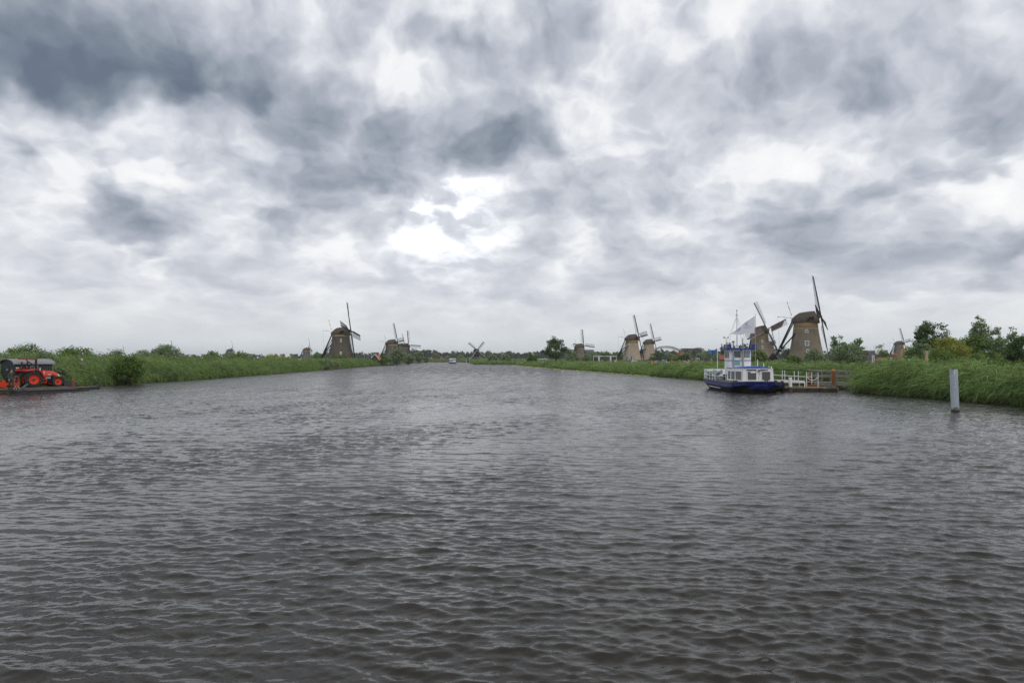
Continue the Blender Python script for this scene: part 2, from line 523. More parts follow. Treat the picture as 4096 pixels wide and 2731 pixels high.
def waves(x, y):
    rs = np.random.default_rng(11)
    h = np.zeros_like(x); dx = np.zeros_like(x); dy = np.zeros_like(x)
    main = R(-103)               # the waves run towards the camera and a little to the left
    # slow gusts make rough and smooth patches
    g = 0.84 + 0.34 * np.sin(x * 0.21 + 1.3 * np.sin(y * 0.11)) * np.sin(y * 0.17 + 0.6) + 0.18 * np.sin(x * 0.53 - y * 0.37 + 2)
    for L, slope, n, spread in ((1.7, .028, 10, 0.30), (0.9, .052, 18, 0.34), (0.52, .085, 26, 0.40), (0.31, .115, 34, 0.48), (0.19, .110, 36, 0.60)):
        for i in range(n):
            lam = 0.76 * L * math.exp(rs.normal(0, 0.22)); k = 2 * math.pi / lam
            a = main + rs.normal(0, spread)
            A = 1.10 * slope / k * math.sqrt(2.0 / n) * rs.uniform(0.6, 1.4)
            kx, ky = k * math.cos(a), k * math.sin(a)
            ph = kx * x + ky * y + rs.uniform(0, 6.283)
            c, s_ = np.cos(ph), np.sin(ph)
            h += A * c
            dx -= 0.78 * A * math.cos(a) * s_; dy -= 0.78 * A * math.sin(a) * s_
    return h * g, dx * g, dy * g

NR, NC = 980, 600
ys = 3.5 * (90.0 / 3.5) ** (np.linspace(0, 1, NR))
us = np.linspace(-1.06, 1.06, NC)
gx = us[None, :] * (ys[:, None] * 0.92 + 1.5)
gy = np.repeat(ys[:, None], NC, 1)
hgt, ddx, ddy = waves(gx, gy)
fade = np.clip((90.0 - gy) / 20.0, 0, 1)
edge = np.clip((1.06 - np.abs(us))[None, :] / 0.02, 0, 1) * np.clip((gy - 3.5) / 0.3, 0, 1)
fade = fade * edge
V = np.stack([gx + ddx * fade, gy + ddy * fade, hgt * fade], -1).reshape(-1, 3)
idx = np.arange(NR * NC).reshape(NR, NC)
Q = np.stack([idx[:-1, :-1], idx[:-1, 1:], idx[1:, 1:], idx[1:, :-1]], -1).reshape(-1, 4)
# calm continuation: far part, sides and behind the camera, sharing the border vertices
base = len(V)
far_rows = [120.0, 170.0, 260.0, 420.0, 760.0]
extra = []
for fy in far_rows:
    extra.append(np.stack([us * (fy * 0.92 + 1.5), np.full(NC, fy), np.zeros(NC)], -1))
V2 = np.concatenate([V] + extra)
rowsi = [idx[-1]] + [base + i * NC + np.arange(NC) for i in range(len(far_rows))]
Q2 = [Q]
for r0, r1 in zip(rowsi[:-1], rowsi[1:]):
    Q2.append(np.stack([r0[:-1], r0[1:], r1[1:], r1[:-1]], -1))
n0 = len(V2)
side = np.array([(-160, -80, 0), (160, -80, 0), (160, 3.5, 0), (-160, 3.5, 0), V[0], V[NC - 1], (-160, 760, 0), (160, 760, 0), V2[rowsi[-1][0]], V2[rowsi[-1][-1]]], dtype=np.float32)
V2 = np.concatenate([V2, side])
Q2.append(np.array([(n0, n0 + 1, n0 + 2, n0 + 3)]))
tri_side = [(n0 + 3, idx[0, 0], rowsi[-1][0]), (n0 + 3, rowsi[-1][0], n0 + 6), (idx[0, -1], n0 + 2, rowsi[-1][-1]), (n0 + 2, n0 + 7, rowsi[-1][-1])]
Q2 = np.concatenate(Q2)
wmesh = quads_mesh('water', V2, Q2, tri_side, True)
water = tag(link('water', wmesh, wm), kind='structure')

# ------------------------------------------------------------------ reeds, grass, bushes and trees
def leaf_strips(base, d0, bend, length, width, segs=3, side=None):
    """long blades: (n,3) roots, start directions and bends; returns V, quads, tris"""
    n = len(base)
    tt = np.linspace(0, 1, segs + 1)
    taper = {2: [0.8, 1.0, 0.0], 3: [0.7, 1.0, 0.62, 0.0], 4: [0.7, 1, .85, .5, 0]}[segs]
    if side is None:
        r = rng.normal(size=(n, 3)); side = np.cross(d0, r)
        side /= np.linalg.norm(side, axis=1)[:, None] + 1e-9
    Vs = []
    for k in range(segs):
        c = base + (d0 * tt[k] + bend * tt[k] ** 2) * length[:, None]
        hw = (width * taper[k] / 2)[:, None] * side
        Vs += [c - hw, c + hw]
    Vs.append(base + (d0 + bend) * length[:, None])
    m = 2 * segs + 1
    V = np.stack(Vs, 1).reshape(-1, 3)
    o = (np.arange(n) * m)[:, None]
    Q = np.concatenate([o + np.array([[2 * k, 2 * k + 1, 2 * k + 3, 2 * k + 2]]) for k in range(segs - 1)]) if segs > 1 else np.zeros((0, 4), int)
    T = o + np.array([[2 * segs - 2, 2 * segs - 1, 2 * segs]])
    return V, Q, T

def merge(parts):
    Vs, Qs, Ts, mi_q, mi_t = [], [], [], [], []
    o = 0
    for V, Q, T, mi in parts:
        Vs.append(V); Qs.append(np.asarray(Q).reshape(-1, 4) + o); Ts.append(np.asarray(T).reshape(-1, 3) + o)
        mi_q.append(np.full(len(Qs[-1]), mi)); mi_t.append(np.full(len(Ts[-1]), mi)); o += len(V)
    return np.concatenate(Vs), np.concatenate(Qs), np.concatenate(Ts), np.concatenate(mi_q + mi_t).astype(np.int32)

def plant_object(name, parts, mats, parent=None):
    V, Q, T, mi = merge(parts)
    me = quads_mesh(name, V, Q, T)
    for m in mats:
        me.materials.append(m)
    if len(mi) == len(me.polygons):
        me.polygons.foreach_set('material_index', mi)
    o = bpy.data.objects.new(name, me); COL.objects.link(o)
    if parent is not None:
        o.parent = parent
    return o

reed_green = leaf_mat('reed_leaf', (0.028, 0.066, 0.016), (0.285, 0.410, 0.130), 0.35, 0.30, 0.30, 0.45)
reed_blue = leaf_mat('reed_leaf_grey', (0.028, 0.066, 0.018), (0.265, 0.375, 0.125), 0.40, 0.25, 0.30, 0.5)
reed_dry = leaf_mat('reed_dry', (0.280, 0.210, 0.079), (0.578, 0.438, 0.175), 0.3, 0.5, 0.25, 0.7)
plume = leaf_mat('reed_plume', (0.131, 0.088, 0.056), (0.263, 0.184, 0.114), 0.3, 0.5, 0.3, 0.9)
grass_leaf = leaf_mat('bank_grass', (0.107, 0.182, 0.046), (0.364, 0.470, 0.139), 0.5, 0.12, 0.3, 0.6)
rush_leaf = leaf_mat('rush_leaf', (0.050, 0.110, 0.022), (0.250, 0.340, 0.085), 0.4, 0.5, 0.3, 0.5)

def reed_bed(xy, z0, h, nleaf, llen, lw, wind, segs=3, plumes=0.12, mats=None, stiff=0.3, droop=0.85, upr=1.0):
    """many stems, each with blades that stream down wind"""
    n = len(xy)
    root = np.column_stack([xy, z0])
    lean = np.column_stack([wind[0] * h, wind[1] * h, np.zeros(n)]) * stiff * (0.6 + 0.8 * rng.random(n))[:, None]
    up = np.column_stack([rng.normal(0, 0.06, n), rng.normal(0, 0.06, n), np.ones(n)])
    parts = []
    sw = np.maximum(lw * 0.32, 0.010)
    V, Q, T = leaf_strips(root, up, lean / h[:, None], h, sw, segs=2)
    parts.append((V, Q, T, 0))
    tt = rng.uniform(0.18, 1.0, (n, nleaf)); tt = np.sort(tt, 1)
    c = root[:, None, :] + up[:, None, :] * (h[:, None] * tt)[..., None] + lean[:, None, :] * (tt ** 2)[..., None]
    az = rng.uniform(0, 2 * math.pi, (n, nleaf))
    out = np.stack([np.cos(az), np.sin(az), np.zeros_like(az)], -1)
    w3 = np.array([wind[0], wind[1], 0.0])
    wgt = (0.35 + 0.9 * tt)[..., None]
    d0 = out * 0.55 + w3 * wgt + np.array([0, 0, 0.75 * upr]) * (1.15 - 0.5 * tt)[..., None]
    d0 /= np.linalg.norm(d0, axis=2)[..., None]
    bend = w3 * 0.35 * wgt + out * 0.15 + np.array([0, 0, -1.0]) * (droop * rng.uniform(0.4, 1.5, (n, nleaf)))[..., None]
    L = llen * rng.uniform(0.6, 1.3, (n, nleaf)) * (0.75 + 0.5 * np.sin(tt * 2.6))
    Wd = np.repeat(lw[:, None], nleaf, 1) * rng.uniform(0.7, 1.3, (n, nleaf))
    V, Q, T = leaf_strips(c.reshape(-1, 3), d0.reshape(-1, 3), bend.reshape(-1, 3), L.ravel(), Wd.ravel(), segs=segs)
    parts.append((V, Q, T, 0))
    dm = rng.random(n) < 0.10          # some dead straw-coloured stems among the green
    V, Q, T = leaf_strips(root[dm] + rng.normal(0, .1, (dm.sum(), 3)) * np.array([1, 1, 0]), up[dm] + rng.normal(0, .08, (dm.sum(), 3)) * np.array([1, 1, 0]), lean[dm] / h[dm][:, None] * .6, h[dm] * rng.uniform(.5, .95, dm.sum()), sw[dm] * 1.4, segs=2)
    parts.append((V, Q, T, 2))
    k = np.where(rng.random(n) < plumes)[0]
    if len(k):
        top = root[k] + up[k] * h[k][:, None] + lean[k]
        for _ in range(4):
            d = np.column_stack([rng.normal(0, .22, len(k)) + wind[0] * .6, rng.normal(0, .22, len(k)) + wind[1] * .6, np.ones(len(k)) * 0.8])
            bd = np.column_stack([np.full(len(k), wind[0] * .7), np.full(len(k), wind[1] * .7), np.full(len(k), -.35)])
            V, Q, T = leaf_strips(top, d, bd, rng.uniform(0.16, 0.34, len(k)), lw[k] * 1.1, segs=2)
            parts.append((V, Q, T, 1))
    return parts

def along(poly, sign, y0, y1, n, d0, d1, power=1.0):
    y = rng.uniform(y0, y1, n)
    d = d0 + (d1 - d0) * rng.random(n) ** power
    bx = np.interp(y, [p[1] for p in poly], [p[0] for p in poly])
    return np.column_stack([bx + sign * d, y]), d

def clumpy(y, d, f=0.35):
    return 1.0 + 0.10 * np.sin(y * f + 1.7 * np.sin(d * 0.9)) + 0.07 * np.sin(y * f * 2.7 + 2 + d) + 0.05 * np.sin(y * 0.09)

WIND = (-0.62, -0.22)
# right bank, the tall wind-combed stand beside the steel pile
xy, d = along(RIGHT_BANK, 1, 26, 74, 5200, -0.15, 6.5, 1.25)
h = (2.15 + 0.03 * np.clip(d, 0, 5)) * clumpy(xy[:, 1], d, 0.8) * rng.uniform(0.82, 1.08, len(d))
h *= np.interp(d, [-0.2, 0.5, 1.5], [0.55, 0.8, 1.0])
pa = reed_bed(xy, land_z(d), h, 12, 0.78, np.full(len(d), 0.042), WIND, 3, 0.10)
tag(plant_object('reed_bed', pa, [reed_green, plume, reed_dry]), 'tall green reeds bending in the wind behind the steel pile', 'reeds', kind='stuff')
xy, d = along(RIGHT_BANK, 1, 74, 132, 4200, -0.15, 8.5, 1.2)
h = (2.1 - 0.06 * d) * clumpy(xy[:, 1], d, 0.5) * rng.uniform(0.8, 1.1, len(d)) * np.interp(d, [-0.2, 0.6, 1.5], [0.55, 0.8, 1.0])
pa = reed_bed(xy, land_z(d), h, 11, 0.74, np.full(len(d), 0.048), WIND, 3, 0.10)
tag(plant_object('reed_bed', pa, [reed_green, plume, reed_dry]), 'green reeds on the bank behind the moored boat', 'reeds', kind='stuff')
xy, d = along(RIGHT_BANK, 1, 132, 430, 7000, -0.2, 9.0, 1.1)
h = (1.85 - 0.055 * d) * clumpy(xy[:, 1], d, 0.22) * rng.uniform(0.75, 1.15, len(d)) * np.interp(d, [-0.2, 0.6, 1.5], [0.6, 0.85, 1.0])
pa = reed_bed(xy, land_z(d), h, 9, 0.7, 0.00032 * xy[:, 1], WIND, 2, 0.10)
tag(plant_object('reed_bed', pa, [reed_green, plume, reed_dry]), 'receding belt of reeds along the right bank towards the lone tree', 'reeds', kind='stuff')
# left bank
xy, d = along(LEFT_BANK, -1, 52, 140, 6400, -0.15, 8.5, 1.2)
h = (2.0 + 0.08 * np.clip(d, 0, 8)) * clumpy(xy[:, 1], d, 0.45) * rng.uniform(0.78, 1.1, len(d)) * np.interp(d, [-0.2, 0.6, 1.8], [0.5, 0.8, 1.0])
pa = reed_bed(xy, land_z(d), h, 11, 0.66, np.full(len(d), 0.046), WIND, 3, 0.14, stiff=0.14, droop=0.5, upr=1.9)
tag(plant_object('reed_bed', pa, [reed_blue, plume, reed_dry]), 'grey-green reeds on the left bank beside the work barge', 'reeds', kind='stuff')
xy, d = along(LEFT_BANK, -1, 140, 360, 6500, -0.2, 9.0, 1.1)
h = 2.2 * clumpy(xy[:, 1], d, 0.25) * rng.uniform(0.75, 1.15, len(d)) * np.interp(d, [-0.2, 0.6, 1.5], [0.6, 0.85, 1.0])
pa = reed_bed(xy, land_z(d), h, 9, 0.7, 0.00032 * xy[:, 1], WIND, 2, 0.14, stiff=0.14, droop=0.5, upr=1.9)
tag(plant_object('reed_bed', pa, [reed_blue, plume, reed_dry]), 'belt of reeds on the left bank running towards the thatched windmill', 'reeds', kind='stuff')
parts = []
for poly, sg in ((LEFT_BANK, -1), (RIGHT_BANK, 1)):
    y0 = 360 if sg < 0 else 430
    xy, d = along(poly, sg, y0, 738, 1500, -0.3, 12.0, 1.0)
    h = 2.2 * clumpy(xy[:, 1], d, 0.1) * rng.uniform(0.7, 1.2, len(d))
    parts += reed_bed(xy, land_z(d), h, 8, 0.9, 0.00034 * xy[:, 1], WIND, 2, 0.0)
xs = rng.uniform(-190, 90, 2600); dd = rng.uniform(0, 14, 2600)
h = 2.6 * (1 + 0.2 * np.sin(xs * 0.21) + 0.12 * np.sin(xs * 0.57)) * rng.uniform(0.7, 1.15, 2600)
parts += reed_bed(np.column_stack([xs, FAR_Y + dd]), land_z(dd), h, 8, 1.0, np.full(2600, 0.25), WIND, 2, 0.0)
tag(plant_object('reed_bed', parts, [reed_green, plume, reed_dry]), 'low green reed belt on the far shore behind the small ferry', 'reeds', kind='stuff')

# fresh rush tufts and dry blades at the water's edge
def tufts(poly, sg, y0, y1, n, blades, hh, wid, m, name, label, d0=-0.25, d1=0.5):
    xy, d = along(poly, sg, y0, y1, n, d0, d1)
    xy = np.repeat(xy, blades, 0) + rng.normal(0, 0.13, (n * blades, 2)); d = np.repeat(d, blades)
    N = len(xy)
    root = np.column_stack([xy, np.maximum(land_z(d), -0.05)])
    d0_ = np.column_stack([rng.normal(0, .22, N), rng.normal(0, .22, N), np.ones(N)])
    bd = np.column_stack([rng.normal(-.15, .25, N), rng.normal(-.05, .25, N), np.full(N, -0.18)])
    V, Q, T = leaf_strips(root, d0_, bd, hh * rng.uniform(0.6, 1.2, N), wid, segs=2) if np.ndim(wid) else leaf_strips(root, d0_, bd, hh * rng.uniform(0.6, 1.2, N), np.full(N, wid), segs=2)
    return tag(plant_object(name, [(V, Q, T, 0)], [m]), label, 'rushes', kind='stuff')
tufts(LEFT_BANK, -1, 60, 200, 150, 22, 1.2, 0.035, rush_leaf, 'rush_tufts', 'bright green rush tufts at the foot of the left reeds')
tufts(RIGHT_BANK, 1, 30, 66, 60, 22, 1.1, 0.03, rush_leaf, 'rush_tufts', 'rush tufts at the foot of the right-hand reeds')
tufts(RIGHT_BANK, 1, 84, 240, 300, 18, 1.2, 0.05, rush_leaf, 'rush_tufts', 'rush tufts along the water left of the moored boat')
tufts(RIGHT_BANK, 1, 61.5, 66, 10, 30, 0.95, 0.035, reed_dry, 'dry_reeds', 'yellow withered reed leaves beside the wooden railing', 0.1, 0.9)
tufts(RIGHT_BANK, 1, 44, 47.5, 7, 26, 1.2, 0.03, reed_dry, 'dry_reeds', 'straw-coloured reed stalks at the right edge of the water', 0.0, 0.6)

# tall meadow grass behind the reeds
def meadow(x0f, x1f, y0, y1, n, hh, wid_k, label, tips=0.25):
    y = y0 * (y1 / y0) ** rng.random(n)
    a = np.interp(y, *x0f); b_ = np.interp(y, *x1f)
    x = a + (b_ - a) * rng.random(n)
    N = n * 7
    xy = np.repeat(np.column_stack([x, y]), 7, 0) + rng.normal(0, 0.5, (N, 2))
    hv = hh * rng.uniform(0.6, 1.25, N) * (1 + 0.18 * np.sin(xy[:, 0] * 0.31 + xy[:, 1] * 0.17))
    root = np.column_stack([xy, np.full(N, 1.38)])
    d0_ = np.column_stack([rng.normal(-.1, .25, N), rng.normal(0, .25, N), np.ones(N)])
    bd = np.column_stack([rng.normal(-.35, .25, N), rng.normal(-.1, .2, N), np.full(N, -0.25)])
    wv = np.maximum(0.035, wid_k * xy[:, 1])
    V, Q, T = leaf_strips(root, d0_, bd, hv, wv, segs=2)
    parts = [(V, Q, T, 0)]
    k = np.where(rng.random(N) < tips)[0]
    tops = root[k] + (d0_[k] + bd[k]) * hv[k][:, None]
    V, Q, T = leaf_strips(tops - np.array([0, 0, .12]), d0_[k], bd[k], np.full(len(k), 0.34), wv[k] * 1.3, segs=2)
    parts.append((V, Q, T, 1))
    return tag(plant_object('meadow_grass', parts, [grass_leaf, plume]), label, 'grass', kind='stuff')
bx = lambda poly, off: ([p[1] for p in poly], [p[0] + off for p in poly])
meadow(bx(RIGHT_BANK, 8), ([60, 120, 400, 740], [60, 70, 130, 260]), 48, 420, 5200, 0.95, 0.00045, 'tall seeding meadow grass behind the right reeds')
meadow(([60, 120, 400, 740], [-80, -90, -190, -380]), bx(LEFT_BANK, -7), 60, 420, 4600, 1.35, 0.00045, 'rough grass and weeds behind the left reeds', 0.05)

# floating lily leaves off the right bank
n = 2600
y = 105 * (400 / 105) ** rng.random(n)
wdt = np.interp(y, [105, 150, 220, 330, 400], [0.3, 3.2, 5.5, 5.5, 2.5])
x = np.interp(y, [p[1] for p in RIGHT_BANK], [p[0] for p in RIGHT_BANK]) - wdt * rng.random(n) ** 1.3
keep = (np.sin(x * 1.3 + np.sin(y * 0.21) * 2) + np.sin(y * 0.33 + x)) > -1.1
x, y = x[keep], y[keep]; n = len(x)
rr = rng.uniform(0.12, 0.30, n) * np.interp(y, [105, 400], [1, 2.0]); ph = rng.uniform(0, 6.28, n)
tilt = rng.uniform(-0.10, 0.16, (n, 2))
ring = []
for k in range(7):
    a = ph + (k + 0.35) * 2 * math.pi / 7.7
    ex, ey = np.cos(a) * rr, np.sin(a) * rr
    ring.append(np.column_stack([x + ex, y + ey, 0.035 + ex * tilt[:, 0] + ey * tilt[:, 1]]))
ctr = np.column_stack([x, y, np.full(n, 0.03)])
V = np.stack([ctr] + ring, 1).reshape(-1, 3)
T = np.concatenate([(np.arange(n) * 8)[:, None] + np.array([[0, k + 1, k + 2]]) for k in range(6)])
lily = leaf_mat('lily_leaf', (0.149, 0.175, 0.044), (0.420, 0.438, 0.140), 0.3, 0.3, 0.1, 0.45, tip=(0.17, 0.10, 0.04))
tag(plant_object('lily_pads', [(V, np.zeros((0, 4), int), T, 0)], [lily]), 'yellow-green water lily leaves floating off the right reed bank', 'water lilies', kind='stuff')

bark = mat('bark', (0.075, 0.058, 0.042), 0.9, var=0.35, nscale=6, bump=0.6, bscale=14)
bark_grey = mat('bark_grey', (0.16, 0.145, 0.125), 0.9, var=0.3, nscale=6, bump=0.5, bscale=14)
LEAF = {
    'dark': leaf_mat('leaf_dark', (0.021, 0.049, 0.014), (0.088, 0.154, 0.035), 0.3, 0.5, 0.25),
    'green': leaf_mat('leaf_green', (0.035, 0.075, 0.018), (0.185, 0.265, 0.065), 0.3, 0.5, 0.3),
    'fresh': leaf_mat('leaf_fresh', (0.020, 0.056, 0.012), (0.175, 0.275, 0.055), 0.3, 0.6, 0.3),
    'willow': leaf_mat('leaf_willow', (0.055, 0.090, 0.042), (0.255, 0.330, 0.175), 0.3, 0.5, 0.25),
    'olive': leaf_mat('leaf_olive', (0.124, 0.142, 0.026), (0.373, 0.384, 0.077), 0.3, 0.6, 0.3),
    'far': leaf_mat('leaf_far', (0.016, 0.030, 0.016), (0.070, 0.100, 0.045), 0.5, 0.03, 0.2),
    'brown': leaf_mat('leaf_brown', (0.114, 0.088, 0.038), (0.298, 0.219, 0.096), 0.3, 0.6, 0.25),
}

def leaf_cloud(centres, radii, per, size, squash=0.8, drift=(0, 0, 0), long=1.5):
    """leaf-sized faces round every twig end"""
    n = len(centres)
    c = np.repeat(centres, per, 0); r = np.repeat(radii, per)
    N = len(c)
    u = rng.normal(size=(N, 3)); u /= np.linalg.norm(u, axis=1)[:, None]
    rad = r * rng.random(N) ** 0.45
    p = c + u * rad[:, None] * np.array([1, 1, squash])
    a = rng.normal(size=(N, 3)) + np.array(drift); a /= np.linalg.norm(a, axis=1)[:, None]
    # leaves look outwards and up more than they hang edge-on
    nrm = u * 0.8 + np.array([0, 0, 0.5]) + rng.normal(0, 0.6, (N, 3))
    s = np.cross(nrm, a); s /= np.linalg.norm(s, axis=1)[:, None] + 1e-9
    sz = size * rng.uniform(0.6, 1.35, N)
    L = (sz * long)[:, None]; Wd = sz[:, None]
    V = np.stack([p - a * L * .5, p + s * Wd * .5 - a * L * .05, p + a * L * .5, p - s * Wd * .5 - a * L * .05], 1).reshape(-1, 3)
    Q = (np.arange(N) * 4)[:, None] + np.array([[0, 1, 2, 3]])
    return V, Q, np.zeros((0, 3), int)

def limb_tubes(mb, a, b, r0, r1, bendv, segs=4):
    a, b = Vector(a), Vector(b)
    pts = [a.lerp(b, i / segs) + Vector(bendv) * math.sin(math.pi * i / segs) for i in range(segs + 1)]
    for i in range(segs):
        ra = r0 + (r1 - r0) * i / segs; rb = r0 + (r1 - r0) * (i + 1) / segs
        mb.tube(pts[i], pts[i + 1], ra, rb, 6)
    return pts

def tree(name, label, base, height, width, kind='green', shape='round', clusters=60, per=45, leaf=0.16, trunk=0.25, clear=0.22, lean=0.0, group=None, depth=None, cat=None, gap=1.0, barkm=None, seed=0):
    """trunk with limbs to every leaf clump; crown shape by kind; lean blows the crown over to the left"""
    rs = np.random.default_rng(1000 + seed + int(abs(base[0]) * 13 + abs(base[1]) * 7))
    root = thing(name, label, cat or ('bush' if 'bush' in name or 'shrub' in name else 'tree'), base, 0, group)
    H = height; wx = width / 2; wy = (depth or width) / 2
    u = rs.normal(size=(clusters, 3)); u /= np.linalg.norm(u, axis=1)[:, None]
    rr = rs.uniform(0.45, 1.0, clusters) ** 0.6
    z01 = (u[:, 2] * rr * 0.5 + 0.5)
    if shape == 'round':
        prof = np.ones(clusters)
    elif shape == 'cone':
        prof = np.interp(z01, [0, .15, 1], [0.8, 1.25, 0.35])
    elif shape == 'column':
        prof = np.interp(z01, [0, .2, .7, 1], [0.7, 1.2, 1.1, 0.4])
    elif shape == 'oak':
        prof = np.interp(z01, [0, .22, .5, .8, 1], [1.0, 1.35, 1.0, 0.8, 0.7])
    elif shape == 'dome':
        z01 = z01 ** 0.8; prof = np.interp(z01, [0, .3, 1], [1.1, 1.15, 0.75])
    else:
        prof = np.ones(clusters)
    zc = H * (clear + (1 - clear) * z01)
    lob = 1 + 0.22 * np.sin(np.arctan2(u[:, 1], u[:, 0]) * 3 + rs.uniform(0, 6)) + rs.normal(0, 0.10, clusters)
    cx = u[:, 0] * rr * wx * prof * lob; cy = u[:, 1] * rr * wy * prof * lob
    zc = zc + rs.normal(0, 0.05 * H, clusters) * (z01 > 0.6)
    zc = np.clip(zc, 0.08 * H, 1.02 * H)
    cx = cx - lean * H * (zc / H) ** 2
    C = np.column_stack([cx, cy, zc])
    rad = rs.uniform(0.75, 1.3, clusters) * (wx * wy * H) ** (1 / 3) * 0.30 * gap * (40 / clusters) ** 0.28
    V, Q, T = leaf_cloud(C, rad, per, leaf, 0.75, (-lean * 3, 0, 0.2))
    plant_object('crown', [(V, Q, T, 0)], [LEAF[kind]], root)
    mb = MB()
    if shape in ('dome', 'bush'):
        for k in range(7):
            a = rs.uniform(0, 6.28); q = C[rs.integers(clusters)]
            limb_tubes(mb, (0.25 * math.cos(a), 0.25 * math.sin(a), -0.4), q, trunk * 0.5, trunk * 0.12, (0, 0, 0.1 * H), 3)
    else:
        ht = H * min(0.82, clear + 0.45)
        tp = limb_tubes(mb, (0, 0, -0.4), (-lean * ht * 0.5, 0, ht), trunk, trunk * 0.35, (0.04 * H * rs.normal(), 0.04 * H * rs.normal(), 0), 6)
        order = rs.permutation(clusters)[:min(clusters, 26)]
        for k in order:
            q = Vector(C[k])
            f = max(clear * 0.7, min(0.9, (q.z / H) * 0.62)) * H / ht
            i = min(5, int(f * 6)); a = tp[i].lerp(tp[i + 1], max(0, min(1, f * 6 - i)))
            limb_tubes(mb, a, q, trunk * 0.34, trunk * 0.06, (0, 0, 0.05 * H), 3)
    mb.build('trunk', barkm or bark, root)
    return root

def at_tree(name, label, px, py_top, wpx, Y, kind, zb=1.3, **kw):
    """place a tree by where its top and width show and how far away it stands"""
    top = P(px, py_top, Y)
    width = wpx * Y / FPX
    return tree(name, label, (top.x, Y, zb), top.z - zb, width, kind, **kw)

# bushes above the left reeds
LB = 'bushes above the left reeds'
at_tree('bush', 'broad dark green bush above the barge shed roof', 107, 1384, 165, 92, 'green', shape='dome', clusters=80, per=70, leaf=0.13, group=LB, clear=0.05)
at_tree('bush', 'silvery willow bush rising behind the right end of the shed', 175, 1412, 130, 82, 'willow', shape='dome', clusters=80, per=70, leaf=0.12, group=LB, clear=0.0, zb=0.6)
at_tree('bush', 'low silvery willow bush between the tractor bonnet and the reeds', 215, 1462, 90, 76, 'willow', shape='dome', clusters=50, per=60, leaf=0.12, group=LB, clear=0.0, zb=0.2)
at_tree('bush', 'rounded mid-green bush above the round sign', 300, 1391, 150, 104, 'green', shape='dome', clusters=80, per=70, leaf=0.14, group=LB, clear=0.05)
at_tree('bush', 'loose feathery bush with twigs blown left, next right of the rounded bush', 470, 1392, 70, 112, 'willow', shape='round', clusters=30, per=32, leaf=0.16, group=LB, clear=0.15, lean=0.15)
at_tree('bush', 'dense bright green bush hanging over the water in the left reeds', 505, 1427, 120, 87.5, 'fresh', shape='dome', clusters=120, per=80, leaf=0.13, group='bushes in the left reeds', clear=0.0, zb=-0.1)
at_tree('bush', 'low grey-green bush beside the feathery one', 575, 1408, 110, 118, 'willow', shape='dome', clusters=50, per=50, leaf=0.16, group=LB, clear=0.0)
at_tree('bush', 'large willow bush with ragged top hiding the foot of a windmill', 680, 1385, 125, 126, 'willow', shape='dome', clusters=80, per=60, leaf=0.17, group=LB, clear=0.05, lean=0.08)
at_tree('bush', 'small dark bush left of the distant black cap', 850, 1403, 70, 140, 'green', shape='dome', clusters=40, per=50, leaf=0.18, group=LB, clear=0.0)
at_tree('bush', 'grey-green bush in front of the distant black-capped windmill', 922, 1412, 84, 172, 'willow', shape='dome', clusters=50, per=45, leaf=0.2, group=LB, clear=0.0)
at_tree('bush', 'low bush just right of the distant black cap', 966, 1412, 110, 165, 'green', shape='dome', clusters=50, per=45, leaf=0.2, group=LB, clear=0.0)
at_tree('bush', 'yellowish bush on the bank left of the small far windmill', 1105, 1420, 120, 195, 'olive', shape='dome', clusters=50, per=45, leaf=0.22, group=LB, clear=0.0)
at_tree('bush', 'pale willow shrub in the reeds left of the big thatched windmill', 1303, 1438, 62, 208, 'willow', shape='dome', clusters=45, per=45, leaf=0.22, clear=0.0, zb=0.2, group=LB)
at_tree('bush', 'brown-green shrub at the water under the big thatched windmill', 1337, 1447, 30, 222, 'brown', shape='dome', clusters=30, per=40, leaf=0.22, clear=0.0, zb=0.0, group=LB)
at_tree('bush', 'green shrub at the left foot of the big thatched windmill', 1336, 1424, 30, 300, 'green', shape='dome', clusters=35, per=40, leaf=0.3, clear=0.0, group='shrubs at the thatched mill')
at_tree('bush', 'green shrub in front of the lower window of the thatched windmill', 1366, 1422, 34, 298, 'fresh', shape='dome', clusters=35, per=40, leaf=0.3, clear=0.0, group='shrubs at the thatched mill')
at_tree('tree', 'round bushy tree right of the small far windmill', 1272, 1414, 46, 420, 'green', shape='round', clusters=40, per=40, leaf=0.45, clear=0.05)
at_tree('bush', 'dark hedge bush under the red gable roof', 1492, 1436, 60, 335, 'dark', shape='dome', clusters=40, per=40, leaf=0.35, clear=0.0)
at_tree('bush', 'green bush right of the red gable roof', 1538, 1424, 50, 345, 'green', shape='dome', clusters=40, per=40, leaf=0.35, clear=0.0)
at_tree('tree', 'big silvery willow in front of the two grey windmills', 1590, 1398, 62, 395, 'willow', shape='round', clusters=90, per=50, leaf=0.42, clear=0.03, zb=0.3)
at_tree('tree', 'low willow sloping down to the water right of the silvery willow', 1634, 1418, 48, 430, 'willow', shape='dome', clusters=60, per=45, leaf=0.45, clear=0.0, zb=0.2)
at_tree('tree', 'tall willow right of the grey windmills', 1676, 1405, 36, 560, 'willow', shape='round', clusters=60, per=45, leaf=0.55, clear=0.02, zb=0.2)
at_tree('tree', 'small rounded willow at the end of the left bank', 1702, 1428, 26, 640, 'green', shape='dome', clusters=40, per=40, leaf=0.6, clear=0.0, zb=0.2)
